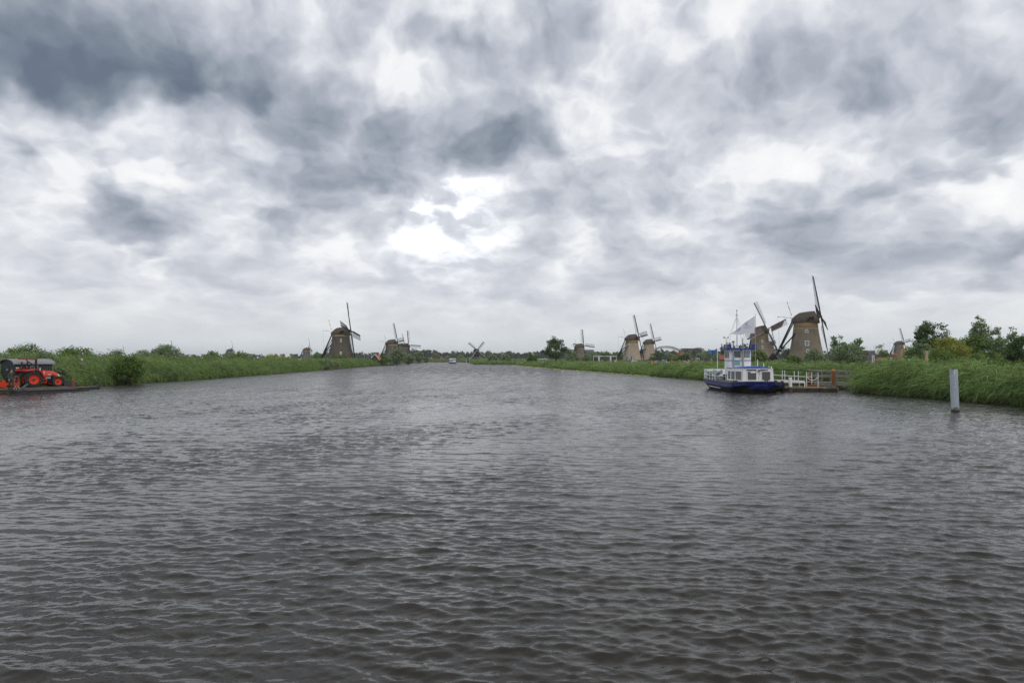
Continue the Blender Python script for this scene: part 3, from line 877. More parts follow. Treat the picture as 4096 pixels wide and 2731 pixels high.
# middle and right distance
at_tree('tree', 'lone round-crowned tree standing on the right bank reeds', 2219, 1352, 84, 262, 'dark', shape='oak', clusters=64, per=95, leaf=0.28, gap=0.85, trunk=0.32, clear=0.24)
at_tree('bush', 'pale shrub on the reed spit, left of two', 1968, 1418, 36, 432, 'willow', shape='dome', clusters=45, per=40, leaf=0.45, clear=0.0, zb=0.4)
at_tree('bush', 'pale shrub on the reed spit, right of two', 2022, 1418, 44, 436, 'willow', shape='dome', clusters=45, per=40, leaf=0.45, clear=0.0, zb=0.4)
at_tree('tree', 'small conical tree on the bank left of the lone tree', 2124, 1409, 26, 330, 'green', shape='cone', clusters=50, per=45, leaf=0.3, clear=0.02)
at_tree('bush', 'bright green bush beside the small conical tree', 2140, 1420, 22, 322, 'fresh', shape='dome', clusters=35, per=40, leaf=0.28, clear=0.0)
WG = 'willows along the right-hand canal'
for px, pt, wp, Y, kd, lb in (
        (2287, 1411, 58, 420, 'willow', 'silvery willow in front of the lattice-less mill foot right of the lone tree'),
        (2345, 1420, 46, 440, 'willow', 'low willow right of the grey-brown brick mill'),
        (2382, 1414, 40, 520, 'willow', 'willow left of the white bridge frames'),
        (2420, 1406, 46, 540, 'green', 'dark green tree behind the white bridge frames'),
        (2470, 1412, 40, 560, 'green', 'green tree left of the yellow brick mill'),
        (2626, 1410, 60, 470, 'dark', 'dark bush at the foot of the rear yellow mill'),
        (2672, 1414, 40, 520, 'willow', 'pale willow right of the rear yellow mill'),
        (2712, 1420, 40, 430, 'olive', 'olive bush under the arch bridge'),
        (2738, 1416, 34, 400, 'dark', 'small dark bush below the orange flats'),
        (2752, 1412, 40, 560, 'willow', 'pale willow in front of the orange flats'),
        (2800, 1408, 36, 570, 'willow', 'pale willow under the brown tower block'),
        (2828, 1404, 34, 590, 'willow', 'pale willow left of the small blue flag'),
        (2866, 1410, 36, 560, 'willow', 'pale willow behind the small blue flag')):
    at_tree('tree', lb, px, pt, wp, Y, kd, shape='round', clusters=45, per=40, leaf=0.5, clear=0.02, group=WG)
PG = 'windblown poplars behind the moored boat'
for i, (px, pt, wp, lb) in enumerate(((2891, 1377, 8, 'first and leftmost poplar behind the wheelhouse'), (2903, 1373, 9, 'second poplar from the left behind the wheelhouse'), (2913, 1369, 10, 'third and tallest poplar behind the wheelhouse'),
        (2924, 1371, 10, 'fourth poplar, beside the thin exhaust pipe'), (2938, 1379, 9, 'short poplar between the two exhaust pipes'), (2972, 1377, 10, 'poplar directly right of the thick exhaust pipe'),
        (2982, 1375, 10, 'poplar between thick exhaust pipe and blue roof end'), (2992, 1375, 10, 'rightmost poplar next to the blue roof end'))):
    at_tree('poplar_tree', lb, px, pt, wp * 1.2, 690 + i * 4, 'far', shape='column', clusters=34, per=34, leaf=0.6, clear=0.05, lean=0.07, group=PG)
at_tree('bush', 'rounded green bush in front of the brown-sailed mill', 3035, 1402, 64, 190, 'green', shape='dome', clusters=60, per=55, leaf=0.24, clear=0.0)
at_tree('tree', 'open-crowned tree between the two nearest right mills', 3128, 1384, 26, 560, 'far', shape='round', clusters=26, per=26, leaf=0.5, clear=0.2)
at_tree('bush', 'dark round bush left of the foot of the tall brick mill', 3150, 1397, 44, 480, 'far', shape='dome', clusters=40, per=40, leaf=0.5, clear=0.0)
at_tree('bush', 'leafy bush in front of the tall brick mill door', 3258, 1400, 70, 150, 'willow', shape='dome', clusters=60, per=50, leaf=0.2, clear=0.0, lean=0.1)
at_tree('bush', 'low reedy bush at the left foot of the tall brick mill', 3170, 1424, 60, 150, 'fresh', shape='dome', clusters=40, per=45, leaf=0.2, clear=0.0)
# trees on the right
RG = 'trees and bushes on the right bank'
at_tree('tree', 'windblown willow tree beside the tall mill sails', 3366, 1340, 56, 132, 'willow', shape='round', clusters=55, per=45, leaf=0.2, clear=0.12, lean=0.22, group=RG)
at_tree('bush', 'grey-green rounded bush under the windblown willow', 3392, 1376, 112, 120, 'willow', shape='dome', clusters=90, per=60, leaf=0.17, clear=0.0, group=RG)
at_tree('tree', 'slim leafy tree right of the windblown willow', 3440, 1347, 50, 128, 'green', shape='round', clusters=45, per=42, leaf=0.19, clear=0.12, lean=0.12, group=RG)
at_tree('tree', 'thin sapling with a few leaves over the earth mound', 3534, 1368, 34, 112, 'green', shape='round', clusters=16, per=24, leaf=0.17, clear=0.3, lean=0.12, group=RG, trunk=0.07)
at_tree('tree', 'big dark ash tree with clumped crown right of the far mill', 3716, 1296, 118, 110, 'dark', shape='round', clusters=56, per=85, leaf=0.20, clear=0.25, group=RG, trunk=0.16, gap=0.85)
at_tree('bush', 'grey willow bush under the big ash tree', 3690, 1378, 120, 98, 'willow', shape='dome', clusters=80, per=55, leaf=0.15, clear=0.0, group=RG)
at_tree('bush', 'dark green bush at the foot of the ash tree by the mound', 3665, 1396, 90, 92, 'dark', shape='dome', clusters=70, per=55, leaf=0.14, clear=0.0, group=RG)
at_tree('tree', 'slender grey-green tree right of the ash tree', 3800, 1316, 52, 108, 'willow', shape='column', clusters=45, per=40, leaf=0.17, clear=0.1, lean=0.08, group=RG)
at_tree('bush', 'yellow-olive bush between the ash and the tall willow', 3800, 1350, 140, 90, 'olive', shape='dome', clusters=110, per=65, leaf=0.14, clear=0.0, group=RG)
at_tree('bush', 'mixed willow scrub at the foot of the tall willow', 3890, 1346, 130, 94, 'green', shape='dome', clusters=80, per=55, leaf=0.16, clear=0.0, group=RG)
at_tree('tree', 'tall silvery willow, highest tree on the right', 3926, 1274, 76, 100, 'willow', shape='column', clusters=90, per=50, leaf=0.17, clear=0.08, lean=0.05, group=RG)
at_tree('tree', 'thin bent tree left of the dark edge bush', 4004, 1303, 46, 98, 'willow', shape='round', clusters=26, per=30, leaf=0.18, clear=0.25, lean=0.1, group=RG, trunk=0.1)
at_tree('bush', 'willow scrub between tall willow and dark edge bush', 3985, 1352, 110, 92, 'willow', shape='dome', clusters=80, per=50, leaf=0.16, clear=0.0, group=RG)
at_tree('tree', 'sparse tree above the dark bush at the right picture edge', 4062, 1308, 50, 96, 'willow', shape='round', clusters=30, per=34, leaf=0.18, clear=0.2, lean=0.1, group=RG, trunk=0.1)
at_tree('bush', 'dark glossy bush at the right picture edge', 4085, 1352, 110, 84, 'dark', shape='dome', clusters=110, per=70, leaf=0.15, clear=0.0, group=RG)
at_tree('bush', 'low dark bush under the yellow-olive bush', 3770, 1408, 150, 84, 'green', shape='dome', clusters=80, per=55, leaf=0.14, clear=0.0, group=RG)
at_tree('bush', 'low green scrub right of the wooden post', 3940, 1410, 160, 82, 'green', shape='dome', clusters=90, per=55, leaf=0.14, clear=0.0, group=RG)

# bare twigs
def bare_shrub(label, px, py_top, Y, spread, n=26, r=0.02):
    top = P(px, py_top, Y); root = thing('bare_shrub', label, 'shrub', (top.x, Y, 1.3))
    H = top.z - 1.3; mb = MB(); rs = random.Random(px)
    for i in range(n):
        x = rs.gauss(0, spread); a = Vector((rs.gauss(0, .15), rs.gauss(0, .15), -0.2)); b_ = Vector((x, rs.gauss(0, spread), H * rs.uniform(.6, 1)))
        limb_tubes(mb, a, b_, r, r * 0.3, (x * -0.2, 0, 0), 3)
        for k in range(4):
            q = a.lerp(b_, rs.uniform(.5, .95)); mb.tube(q, q + Vector((rs.gauss(0, .25), rs.gauss(0, .25), rs.uniform(.2, .5))), r * .4, r * .2, 4)
    mb.build('twigs', bark_grey, root); return root
bare_shrub('leafless grey shrub on the earth mound', 3492, 1372, 118, 0.85)
bare_shrub('bare dead branches between the tall willow and the thin bent tree', 3968, 1294, 100, 0.35, 10)

# the far woods
def far_wood(label, x0, x1, y0, y1, n, hmin, hmax, kind='far', leaf=1.5, per=75, prof=None):
    n = int(n * 2.0)
    px = rng.uniform(x0, x1, n); Y = rng.uniform(y0, y1, n)
    X = (px - 2048) / FPX * Y
    H = rng.uniform(hmin, hmax, n)
    if prof is not None:
        H *= np.interp(px, *prof)
    cs = []; rd = []
    for k in range(n):
        m = 7
        th = rng.uniform(0, 6.28, m); f = rng.random(m)
        wdt = H[k] * rng.uniform(.30, .52)
        cs.append(np.column_stack([X[k] + np.cos(th) * wdt * .7, Y[k] + np.sin(th) * wdt * .7, 1.5 + H[k] * (0.15 + 0.75 * f)]))
        rd.append(wdt * rng.uniform(.35, .62, m) * (1.15 - .45 * f))
    V, Q, T = leaf_cloud(np.concatenate(cs), np.concatenate(rd), per // 7 + 12, leaf, 0.9)
    return tag(plant_object('far_wood', [(V, Q, T, 0)], [LEAF[kind]]), label, 'wood', kind='stuff')
far_wood('hazy belt of trees on the horizon left of the big thatched windmill', -500, 1250, 1250, 1500, 150, 8, 14)
far_wood('dark far wood between the thatched windmill and the canal end', 1250, 1640, 1150, 1350, 60, 9, 15)
far_wood('dark wooded rise behind the houses at the canal end', 1630, 1830, 1000, 1150, 55, 12, 20, prof=([1630, 1690, 1760, 1830], [0.9, 1.0, .75, .7]))
far_wood('far wood behind the black post mill and reed spit', 1800, 2260, 1000, 1250, 90, 9, 16)
far_wood('far wood behind the lone tree and the grey-brown brick mill', 2240, 2520, 1050, 1300, 60, 9, 16)
far_wood('far wood behind the yellow brick mills and under the arch bridge', 2500, 2760, 900, 1100, 60, 9, 17)
far_wood('dark trees behind the moored boat flagpole', 2740, 3100, 800, 950, 60, 9, 15)
far_wood('distant trees between and beyond the right-hand mills', 3080, 3700, 900, 1200, 90, 8, 13)
far_wood('distant trees beyond the right bank bushes', 3650, 4600, 900, 1200, 90, 9, 14)

# ------------------------------------------------------------------ windmills
thatch = mat('thatch', (0.070, 0.056, 0.042), 0.95, var=0.30, nscale=1.2, bump=0.8, bscale=9, dirt=(0.055, 0.06, 0.025), dirt_amt=0.6, dirt_scale=0.5, stretch=(1, 1, 0.35))
thatch_wall = mat('thatch_wall', (0.105, 0.088, 0.070), 0.95, var=0.22, nscale=1.0, bump=0.8, bscale=9, dirt=(0.030, 0.026, 0.016), dirt_amt=0.95, dirt_scale=0.16, stretch=(1, 1, 0.6))
thatch_grey = mat('thatch_grey', (0.125, 0.114, 0.098), 0.95, var=0.2, nscale=1.0, bump=0.8, bscale=9, dirt=(0.06, 0.05, 0.035), dirt_amt=0.7, dirt_scale=0.2)
brick_grey = mat('mill_wall_grey_brown', (0.205, 0.172, 0.125), 0.92, var=0.16, nscale=1.6, bump=0.5, bscale=16, dirt=(0.105, 0.080, 0.058), dirt_amt=0.9, dirt_scale=0.28)
brick_yellow = mat('mill_wall_yellow_brick', (0.400, 0.310, 0.220), 0.92, var=0.12, nscale=1.6, bump=0.5, bscale=16, dirt=(0.27, 0.215, 0.16), dirt_amt=0.7, dirt_scale=0.3)
brick_brown = mat('mill_wall_brown_brick', (0.190, 0.145, 0.105), 0.92, var=0.15, nscale=1.6, bump=0.5, bscale=16, dirt=(0.09, 0.07, 0.05), dirt_amt=0.8, dirt_scale=0.3)
brick_red = mat('brick_red', (0.24, 0.11, 0.07), 0.9, var=0.2, nscale=3, bump=0.5, bscale=18)
tar_wood = mat('tarred_wood', (0.016, 0.016, 0.018), 0.85, var=0.3, nscale=4, spec=0.2)
green_wood = mat('dark_green_wood', (0.020, 0.040, 0.036), 0.5, var=0.2, nscale=3)
lath = mat('sail_lath', (0.040, 0.038, 0.037), 0.8, var=0.3, nscale=4)
lath_pale = mat('sail_lath_pale', (0.30, 0.29, 0.27), 0.7, var=0.25, nscale=4)
cloth_brown = mat('sail_cloth', (0.110, 0.060, 0.052), 0.85, var=0.2, nscale=2.5, bump=0.3, bscale=6)
red_paint = mat('red_paint', (0.42, 0.030, 0.028), 0.5, var=0.15)
white_paint = mat('white_paint', (0.72, 0.73, 0.74), 0.45, var=0.05, nscale=2, dirt=(0.42, 0.38, 0.32), dirt_amt=0.25, dirt_scale=2.5)
blue_stripe = mat('blue_stripe_paint', (0.04, 0.11, 0.38), 0.5)
ochre = mat('ochre_paint', (0.36, 0.245, 0.095), 0.6, var=0.12)
dark_band = mat('dark_band_paint', (0.09, 0.05, 0.04), 0.7)
pane_dark = glass_mat('window_pane', (0.10, 0.12, 0.14), 0.08)
shutter_green = mat('shutter_green', (0.012, 0.075, 0.035), 0.5)
rope_m = mat('rope', (0.16, 0.14, 0.11), 0.9)

def cam_angle(x, y):
    return math.atan2(-y, -x)

def sail_part(root, hub_m, phi, L, detail, m_stock, m_lath, cloth=None, white_edge=False):
    """one blade: tapering stock, wind board, lattice on its clockwise side"""
    Xf = hub_m
    def pt(r, s, f=0.0):
        # r along the blade, s to the clockwise side, f forwards; the lattice is twisted, more so near the hub
        tw = R(22) * (1 - r / L) + R(3) if s or f else 0
        d = Vector((0, math.sin(phi), math.cos(phi))); tv = Vector((0, math.cos(phi), -math.sin(phi)))
        return Xf @ (Vector((f, 0, 0)) + d * r + tv * (s * math.cos(tw)) + Vector((-s * math.sin(tw), 0, 0)))
    mb = MB()
    ax = (Xf.to_3x3() @ Vector((1, 0, 0)))
    mb.bar(pt(0.0, 0), pt(L, 0), 0.52, 0.40, 0.30, 0.20, up=ax)
    sail = mb.build('sail', m_stock, root)
    r0 = 0.20 * L; wid = 0.165 * L
    mb = MB(); nb = {3: 30, 2: 18, 1: 9}[detail]; th = {3: 0.065, 2: 0.075, 1: 0.11}[detail]
    for i in range(nb + 1):
        r = r0 + (L - 0.15 - r0) * i / nb
        mb.bar(pt(r, -0.28), pt(r, wid), th, th * 0.7, up=ax)
    for s in ((0.25, 0.5, 0.75, 1.0) if detail > 1 else (0.5, 1.0)):
        prev = None
        for i in range(5):
            r = r0 + (L - 0.15 - r0) * i / 4
            q = pt(r, wid * s)
            if prev is not None:
                mb.bar(prev, q, th, th * 0.7, up=ax)
            prev = q
    mb.build('lattice', m_lath, sail)
    mb = MB()
    for i in range(4):
        ra = r0 + (L - 0.15 - r0) * i / 4; rb = r0 + (L - 0.15 - r0) * (i + 1) / 4
        mb.bar(pt(ra, -0.34, 0.06), pt(rb, -0.34, 0.06), 0.36, 0.035, up=ax)
    mb.build('wind_board', m_stock, sail)
    if white_edge:
        mb = MB(); mb.bar(pt(r0, -0.56, 0.1), pt(L - 0.2, -0.56, 0.1), 0.09, 0.06, up=ax); mb.build('white_edge', white_paint, sail)
    if cloth:
        mb = MB(); V = []; n = 8
        lo, hi = cloth
        for i in range(n + 1):
            f_ = i / n; r = r0 + (L * hi - r0) * f_
            taper = 1.0 if f_ < 0.72 else 1.0 - 0.75 * (f_ - 0.72) / 0.28
            V += [pt(r, 0.10, 0.12), pt(r, wid * 0.5 * taper, 0.02), pt(r, wid * 0.94 * taper, 0.14)]
        F = []
        for i in range(n):
            for k in range(2):
                a = i * 3 + k
                F.append((a, a + 1, a + 4, a + 3))
        mb.add(V, F); mb.build('sail_cloth', cloth_brown, sail)
    return sail

def cap_mesh(detail):
    """boat-shaped thatched cap; x forward, z from its eaves"""
    secs = []
    for x, w_, h, zl in ((-4.5, 1.5, 1.35, .85), (-4.1, 2.2, 1.9, .35), (-3.2, 3.0, 2.75, .05), (-2.0, 3.55, 3.55, 0), (-0.5, 3.85, 3.8, 0), (1.2, 3.75, 4.0, 0), (2.8, 3.2, 4.1, 0), (3.5, 2.7, 2.6, 0), (4.25, 2.2, 0.9, 0.0)):
        s = []
        for u, v in ((-1, 0), (-1.02, .22), (-.86, .52), (-.52, .82), (-.12, 1), (.12, 1), (.52, .82), (.86, .52), (1.02, .22), (1, 0)):
            s.append(Vector((x, u * w_, zl + v * (h - zl))))
        secs.append(s)
    mb = MB(); mb.loft(secs, cap=True, closed=True)
    return mb

def striped_pole(root, a, b, n=6):
    a, b = Vector(a), Vector(b)
    pole = None; cols = [red_paint, white_paint, blue_stripe]
    seq = [0, 1, 2, 0, 1, 2, 1][:n + 1]
    for i in range(n):
        mb = MB(); mb.tube(a.lerp(b, i / n), a.lerp(b, (i + 1) / n), 0.09, 0.09, 6)
        if pole is None:
            pole = mb.build('brake_pole', cols[seq[i]], root)
        else:
            mb.build('stripe', cols[seq[i]], pole)
    return pole

def window_on(body, r, ang, z, w_, h, arched=False, shutters=False, slope=0.0, frame=None, pane=None):
    """window with frame, pane and glazing bar set into a round wall"""
    U = Vector((-math.sin(ang), math.cos(ang), 0)); N = Vector((math.cos(ang), math.sin(ang), 0))
    V = Vector((0, 0, 1)) - N * slope; V.normalize()
    c = N * r + Vector((0, 0, z))
    def outline(wd, ht):
        pts = [(-wd / 2, -ht / 2), (wd / 2, -ht / 2), (wd / 2, ht / 2)]
        if arched:
            pts += [(wd / 2 * math.cos(t), ht / 2 + wd / 2 * math.sin(t)) for t in (R(45), R(90), R(135))]
        return pts + [(-wd / 2, ht / 2)]
    mb = MB(); mb.prism(outline(w_, h), N * 0.10, c + N * 0.02, (U, V))
    wn = mb.build('window', frame or white_paint, body)
    mb = MB(); mb.prism(outline(w_ * 0.74, h * 0.80), N * 0.03, c + N * 0.105, (U, V)); mb.build('pane', pane or pane_dark, wn)
    mb = MB(); mb.bar(c + N * .15 - U * w_ * .4, c + N * .15 + U * w_ * .4, .06, .04, up=N); mb.bar(c + N * .155 - V * h * .42, c + N * .155 + V * h * .42, .06, .04, up=N)
    mb.build('glazing_bar', frame or white_paint, wn)
    if shutters:
        for s in (-1, 1):
            mb = MB(); mb.prism([(-w_ * .24, -h / 2), (w_ * .24, -h / 2), (w_ * .24, h / 2), (-w_ * .24, h / 2)], N * 0.06, c + N * .10 + U * s * w_ * .78, (U, V)); mb.build('shutter', shutter_green, wn)
    return wn

def windmill(label, hub_px, hub_py, Y, yaw, phi0, style, wall, detail=2, cloths=None, m_stock=None, m_lath=None, wins=(), poles=True, white_edge=False, L=14.2, stair=False, group='windmills along the canal', tilt=11):
    hub = P(hub_px, hub_py, Y)
    a = R(yaw) - math.atan2(hub.x, hub.y); ph = R(phi0)      # yaw is read against the line of sight
    axis = Vector((math.cos(a), math.sin(a), 0))
    ctr = hub - axis * 4.75
    zb = hub.z - 14.2
    root = thing('windmill', label, 'windmill', (ctr.x, ctr.y, zb), 0, group)
    HC = 12.3                      # height of the cap's eaves
    m_stock = m_stock or tar_wood; m_lath = m_lath or lath
    mb = MB()
    if style == 'brick':
        mb.lathe([(6.3, -2.5), (5.75, 0), (5.25, 2.2), (4.75, 4.8), (4.32, 7.4), (3.98, 9.8), (3.70, 11.6), (3.66, HC)], 32 if detail > 1 else 16)
        body = mb.build('body', wall, root, smooth=True)
        rad = lambda z: float(np.interp(z, [0, 2.2, 4.8, 7.4, 9.8, 11.6, 12.3], [5.75, 5.25, 4.75, 4.32, 3.98, 3.70, 3.66]))
        mb = MB(); mb.lathe([(3.69, 11.35), (3.80, 11.4), (3.80, 12.25), (3.70, 12.3)], 32 if detail > 1 else 16, cap=False); ring = mb.build('eaves_band', ochre, body, smooth=True)
        if detail == 3:
            for z in (10.55, 11.05):
                mb = MB(); mb.lathe([(rad(z) + .03, z), (rad(z) + .09, z + .03), (rad(z) + .09, z + .2), (rad(z) + .03, z + .23)], 32, cap=False); mb.build('dark_band', dark_band, body, smooth=True)
            mb = MB(); mb.lathe([(rad(10.2) + .02, 10.0), (rad(10.4) + .05, 10.05), (rad(11) + .06, 11.3), (rad(11.3) + .02, 11.34)], 32, cap=False); mb.build('ochre_band', ochre, body, smooth=True)
    else:
        # eight-sided thatched smock on a low brick base
        mb.lathe([(6.35, 1.35), (6.55, 1.5), (6.3, 2.4), (5.6, 4.4), (4.95, 6.8), (4.45, 9.2), (4.2, 11.4), (4.15, HC)], 8, phase=R(22.5 + 8))
        body = mb.build('body', wall, root)
        rad = lambda z: 0.93 * float(np.interp(z, [1.5, 2.4, 4.4, 6.8, 9.2, 11.4], [6.5, 6.3, 5.6, 4.95, 4.45, 4.2]))
        mb = MB(); mb.lathe([(5.9, -2.5), (5.7, 1.45)], 8, phase=R(22.5 + 8)); mb.build('base_wall', brick_red, root)
        mb = MB(); mb.lathe([(4.17, 11.5), (4.32, 11.55), (4.32, 12.15), (4.17, 12.2)], 8, cap=False, phase=R(22.5 + 8)); mb.build('eaves_band', ochre, body)
    cang = cam_angle(ctr.x, ctr.y)
    for w_ in wins:
        off, z, ww, hh = w_[:4]; kw = w_[4] if len(w_) > 4 else {}
        sl = 0.19 if style == 'brick' else 0.22
        window_on(body, rad(z), cang + R(off), z, ww, hh, slope=sl, **kw)
    # cap
    rz = a
    mb = cap_mesh(detail)
    M4 = Matrix.Translation((0, 0, HC - 0.25)) @ Matrix.Rotation(rz, 4, 'Z')
    mb.v = [M4 @ p for p in mb.v]
    cap = mb.build('cap', thatch, root, smooth=True)
    hubl = Matrix.Rotation(rz, 4, 'Z')
    hub_m = Matrix.Translation((axis.x * 4.75, axis.y * 4.75, 14.2)) @ Matrix.Rotation(rz, 4, 'Z') @ Matrix.Rotation(R(-tilt), 4, 'Y')
    mb = MB(); mb.box((-0.1, 0, 0), (0.9, 0.75, 0.75)); mb.tube((-2.2, 0, 0), (-0.4, 0, 0), 0.32, 0.30, 10)
    mb.v = [hub_m @ p for p in mb.v]
    mb.build('hub', red_paint, root)
    mb = MB()
    mb.add([(4.2, -1.5, .2), (4.2, 1.5, .2), (3.4, 1.1, 2.9), (3.4, -1.1, 2.9)], [(0, 1, 2, 3)]); mb.box((3.95, 0, 1.5), (0.5, 2.0, 1.6))
    mb.v = [M4 @ p for p in mb.v]; mb.build('front_boards', green_wood if detail == 3 else tar_wood, cap)
    for k in range(4):
        sail_part(root, hub_m, ph + k * math.pi / 2, L, detail, m_stock, m_lath, (cloths or {}).get(k), white_edge)
    # tail: cross beams, tail pole and braces that turn the cap
    C = lambda x, y, z: hubl @ Vector((x, y, z))
    foot = C(-9.6, 0, 1.0)
    mb = MB(); mb.bar(C(-4.1, 0, HC + 0.7), foot, 0.50, 0.50, 0.44, 0.44); mb.build('tail_pole', tar_wood, root)
    for s in (-1, 1):
        mb = MB(); mb.bar(C(1.6, 0, HC + 1.9), C(1.6, 4.3 * s, HC + 1.9), 0.30); cb = mb.build('cross_beam', tar_wood, root)
        mb = MB(); mb.box(C(1.6, 4.35 * s, HC + 1.9), (0.42, 0.42, 0.5)); mb.build('beam_end', red_paint, cb)
        mb = MB(); mb.bar(C(1.6, 4.2 * s, HC + 1.85), foot + Vector((0, 0, 0.3)), 0.36); mb.build('brace', tar_wood, root)
        mb = MB(); mb.bar(C(-3.6, 1.7 * s, HC + 0.5), C(-8.0, 0.25 * s, 3.6), 0.30); mb.build('brace', tar_wood, root)
        mb = MB(); mb.box(C(1.9, 3.42 * s, HC + 1.3), (0.8, 0.5, 1.3), hubl.to_3x3()); mb.build('cap_hatch', tar_wood, cap)
    if detail > 1:
        mb = MB(); mb.bar(C(-3.8, -2.0, HC + .5), C(-3.8, 2.0, HC + .5), .28); mb.build('cross_beam', tar_wood, root)
        mb = MB(); mb.bar(C(-8.0, -.9, 4.6), C(-8.0, .9, 4.6), .2); mb.build('winch', tar_wood, root)
    if poles:
        striped_pole(root, C(-8.9, 0.3, HC + 2.2), C(-4.2, 0.3, HC + 1.6))
        striped_pole(root, C(-5.8, -0.6, HC + 7.2), C(-4.4, -0.6, HC + 2.4))
        mb = MB(); mb.tube(C(-8.8, .3, HC + 2.2), C(-8.2, .3, 2.0), 0.025, 0.025, 4); mb.build('brake_rope', rope_m, root)
    # earth mound the mill stands on
    return root, ctr, zb

MOUNDS = []
ochre_win = dict(frame=ochre, pane=white_paint)
def M(*a, **k):
    r = windmill(*a, **k); MOUNDS.append((r[1].x, r[1].y, r[2])); return r[0]

M('big thatched windmill with brown cap on the left bank', 1403.5, 1323.5, 322, -17, 8, 'thatch', thatch_wall, 3, m_stock=tar_wood, m_lath=lath,
  wins=[(0, 9.6, 0.75, 1.5, dict(pane=ochre)), (0, 3.6, 0.9, 1.6, dict(pane=ochre))])
M('grey thatched windmill behind the silvery willow, left one of the cluster', 1590.4, 1367, 506, 20, 3, 'thatch', thatch_grey, 2, wins=[(12, 9.4, 0.8, 1.0, dict(frame=ochre, pane=ochre))])
M('dark windmill half hidden between the two grey mills', 1618.5, 1379, 860, 8, 0, 'thatch', thatch_wall, 1, poles=False)
M('grey thatched windmill with one sail straight out to the right', 1633.9, 1380.5, 643, -55, 2, 'thatch', thatch_grey, 2, wins=[(-5, 9.4, 0.8, 1.0, dict(frame=ochre, pane=ochre))], poles=False)
M('grey-brown brick windmill right of the lone tree', 2334.5, 1382, 593, 40, -6.5, 'brick', brick_brown, 2)
M('front yellow brick windmill with green shutters', 2556, 1348, 426, 22, 4, 'brick', brick_yellow, 3,
  wins=[(-22, 9.0, .9, 1.2, dict(arched=True)), (-22, 6.3, .8, 1.4, dict(arched=True)), (-22, 3.6, .8, 1.4, dict(arched=True)), (16, 3.9, 1.0, 1.4), (-18, 1.0, 1.7, 1.9, dict(shutters=True)), (32, 1.0, .9, 1.8)])
M('rear yellow brick windmill with slate-dark cap', 2618, 1365, 534, 22, 5, 'brick', brick_yellow, 2, wins=[(-8, 8.0, .9, 1.3, dict(arched=True)), (-8, 4.5, .9, 1.3, dict(arched=True))])
M('brown-sailed windmill behind the white flag', 3067.7, 1316.8, 330, -47, -21, 'brick', brick_grey, 3, cloths={1: (0, 0.86), 3: (0, 0.86)}, m_stock=green_wood, m_lath=lath, white_edge=True, tilt=13,
  wins=[(14, 8.3, .9, 1.1, dict(arched=True)), (14, 5.2, .8, 1.5, dict(arched=True)), (14, 2.4, .8, 1.2)])
M('far brick windmill peeping out behind the brown-sailed one', 3099, 1372, 633, 4, 0, 'brick', brick_brown, 2, poles=False)
M('tall brick windmill nearest on the right, sails almost edge-on', 3284, 1266.4, 229, 4, -20, 'brick', brick_grey, 3, m_lath=lath,
  wins=[(4, 9.0, .95, 0.75, dict(arched=True)), (4, 5.2, 1.3, 1.7), (6, 2.3, 1.0, 1.1, dict(arched=True)), (30, 0.9, .7, 1.0)])
M('small grey windmill beyond the earth mound on the right', 3617, 1370.6, 643, 25, 7, 'brick', brick_brown, 2)
M('windmill hidden by the right bank trees, only a sail tip showing', 3890, 1380, 690, 20, 3, 'brick', brick_brown, 1, poles=False)
M('small far windmill left of the big thatched one', 1241.8, 1395.6, 851, -8, 8, 'thatch', thatch_grey, 2)
M('distant windmill with black cap showing over the left bushes', 933, 1400, 961, -8, 8, 'thatch', thatch_wall, 1)
M('windmill hidden by the large willow bush, sail tip showing', 694, 1406, 850, 8, 0, 'thatch', thatch_wall, 1, poles=False)
M('windmill behind the feathery bush, one thin sail showing', 501, 1425, 880, 4, 0, 'thatch', thatch_grey, 1, poles=False, m_stock=lath_pale)

# the black hollow post mill at the end of the canal
def post_mill(label, hub_px, hub_py, Y, yaw):
    hub = P(hub_px, hub_py, Y); a = R(yaw) - math.atan2(hub.x, hub.y); axis = Vector((math.cos(a), math.sin(a), 0))
    ctr = hub - axis * 3.3; zb = hub.z - 11.6
    root = thing('windmill', label, 'windmill', (ctr.x, ctr.y, zb), 0, 'windmills along the canal')
    Rm = Matrix.Rotation(a, 4, 'Z')
    mb = MB(); mb.lathe([(5.2, -1), (4.6, 1.2), (2.9, 4.6), (1.9, 6.6)], 8); mb.build('base', mat('post_mill_base', (0.085, 0.06, 0.045), 0.95, var=0.2), root)
    secs = []
    for x in (-2.9, -2.2, 2.0, 2.7):
        e = 0.86 if abs(x) > 2.4 else 1.0
        secs.append([Vector((x, u * 2.7 * e, v)) for u, v in ((-.85, 5.8), (-1, 6.8), (-1.02, 10.4), (-.9, 12.0), (-.45, 13.1), (.45, 13.1), (.9, 12.0), (1.02, 10.4), (1, 6.8), (.85, 5.8))])
    mb = MB(); mb.loft(secs); mb.v = [Rm @ p for p in mb.v]; mb.build('body', tar_wood, root)
    hub_m = Matrix.Translation((axis.x * 3.3, axis.y * 3.3, 11.6)) @ Rm @ Matrix.Rotation(R(-10), 4, 'Y')
    mb = MB(); mb.box((0, 0, 0), (.8, .7, .7)); mb.v = [hub_m @ p for p in mb.v]; mb.build('hub', mat('hub_pink', (0.55, 0.35, 0.33), 0.6), root)
    for k in range(4):
        sail_part(root, hub_m, R(40) + k * math.pi / 2, 11.0, 2, lath_pale if k in (1, 2) else tar_wood, lath)
    mb = MB(); mb.bar(Rm @ Vector((-2.6, 0, 7)), Rm @ Vector((-8.5, 0, 1.2)), .3); mb.build('tail_pole', tar_wood, root)
    MOUNDS.append((ctr.x, ctr.y, zb))
post_mill('black wooden post mill with crossed sails at the canal end', 1908, 1400.4, 667, -78)

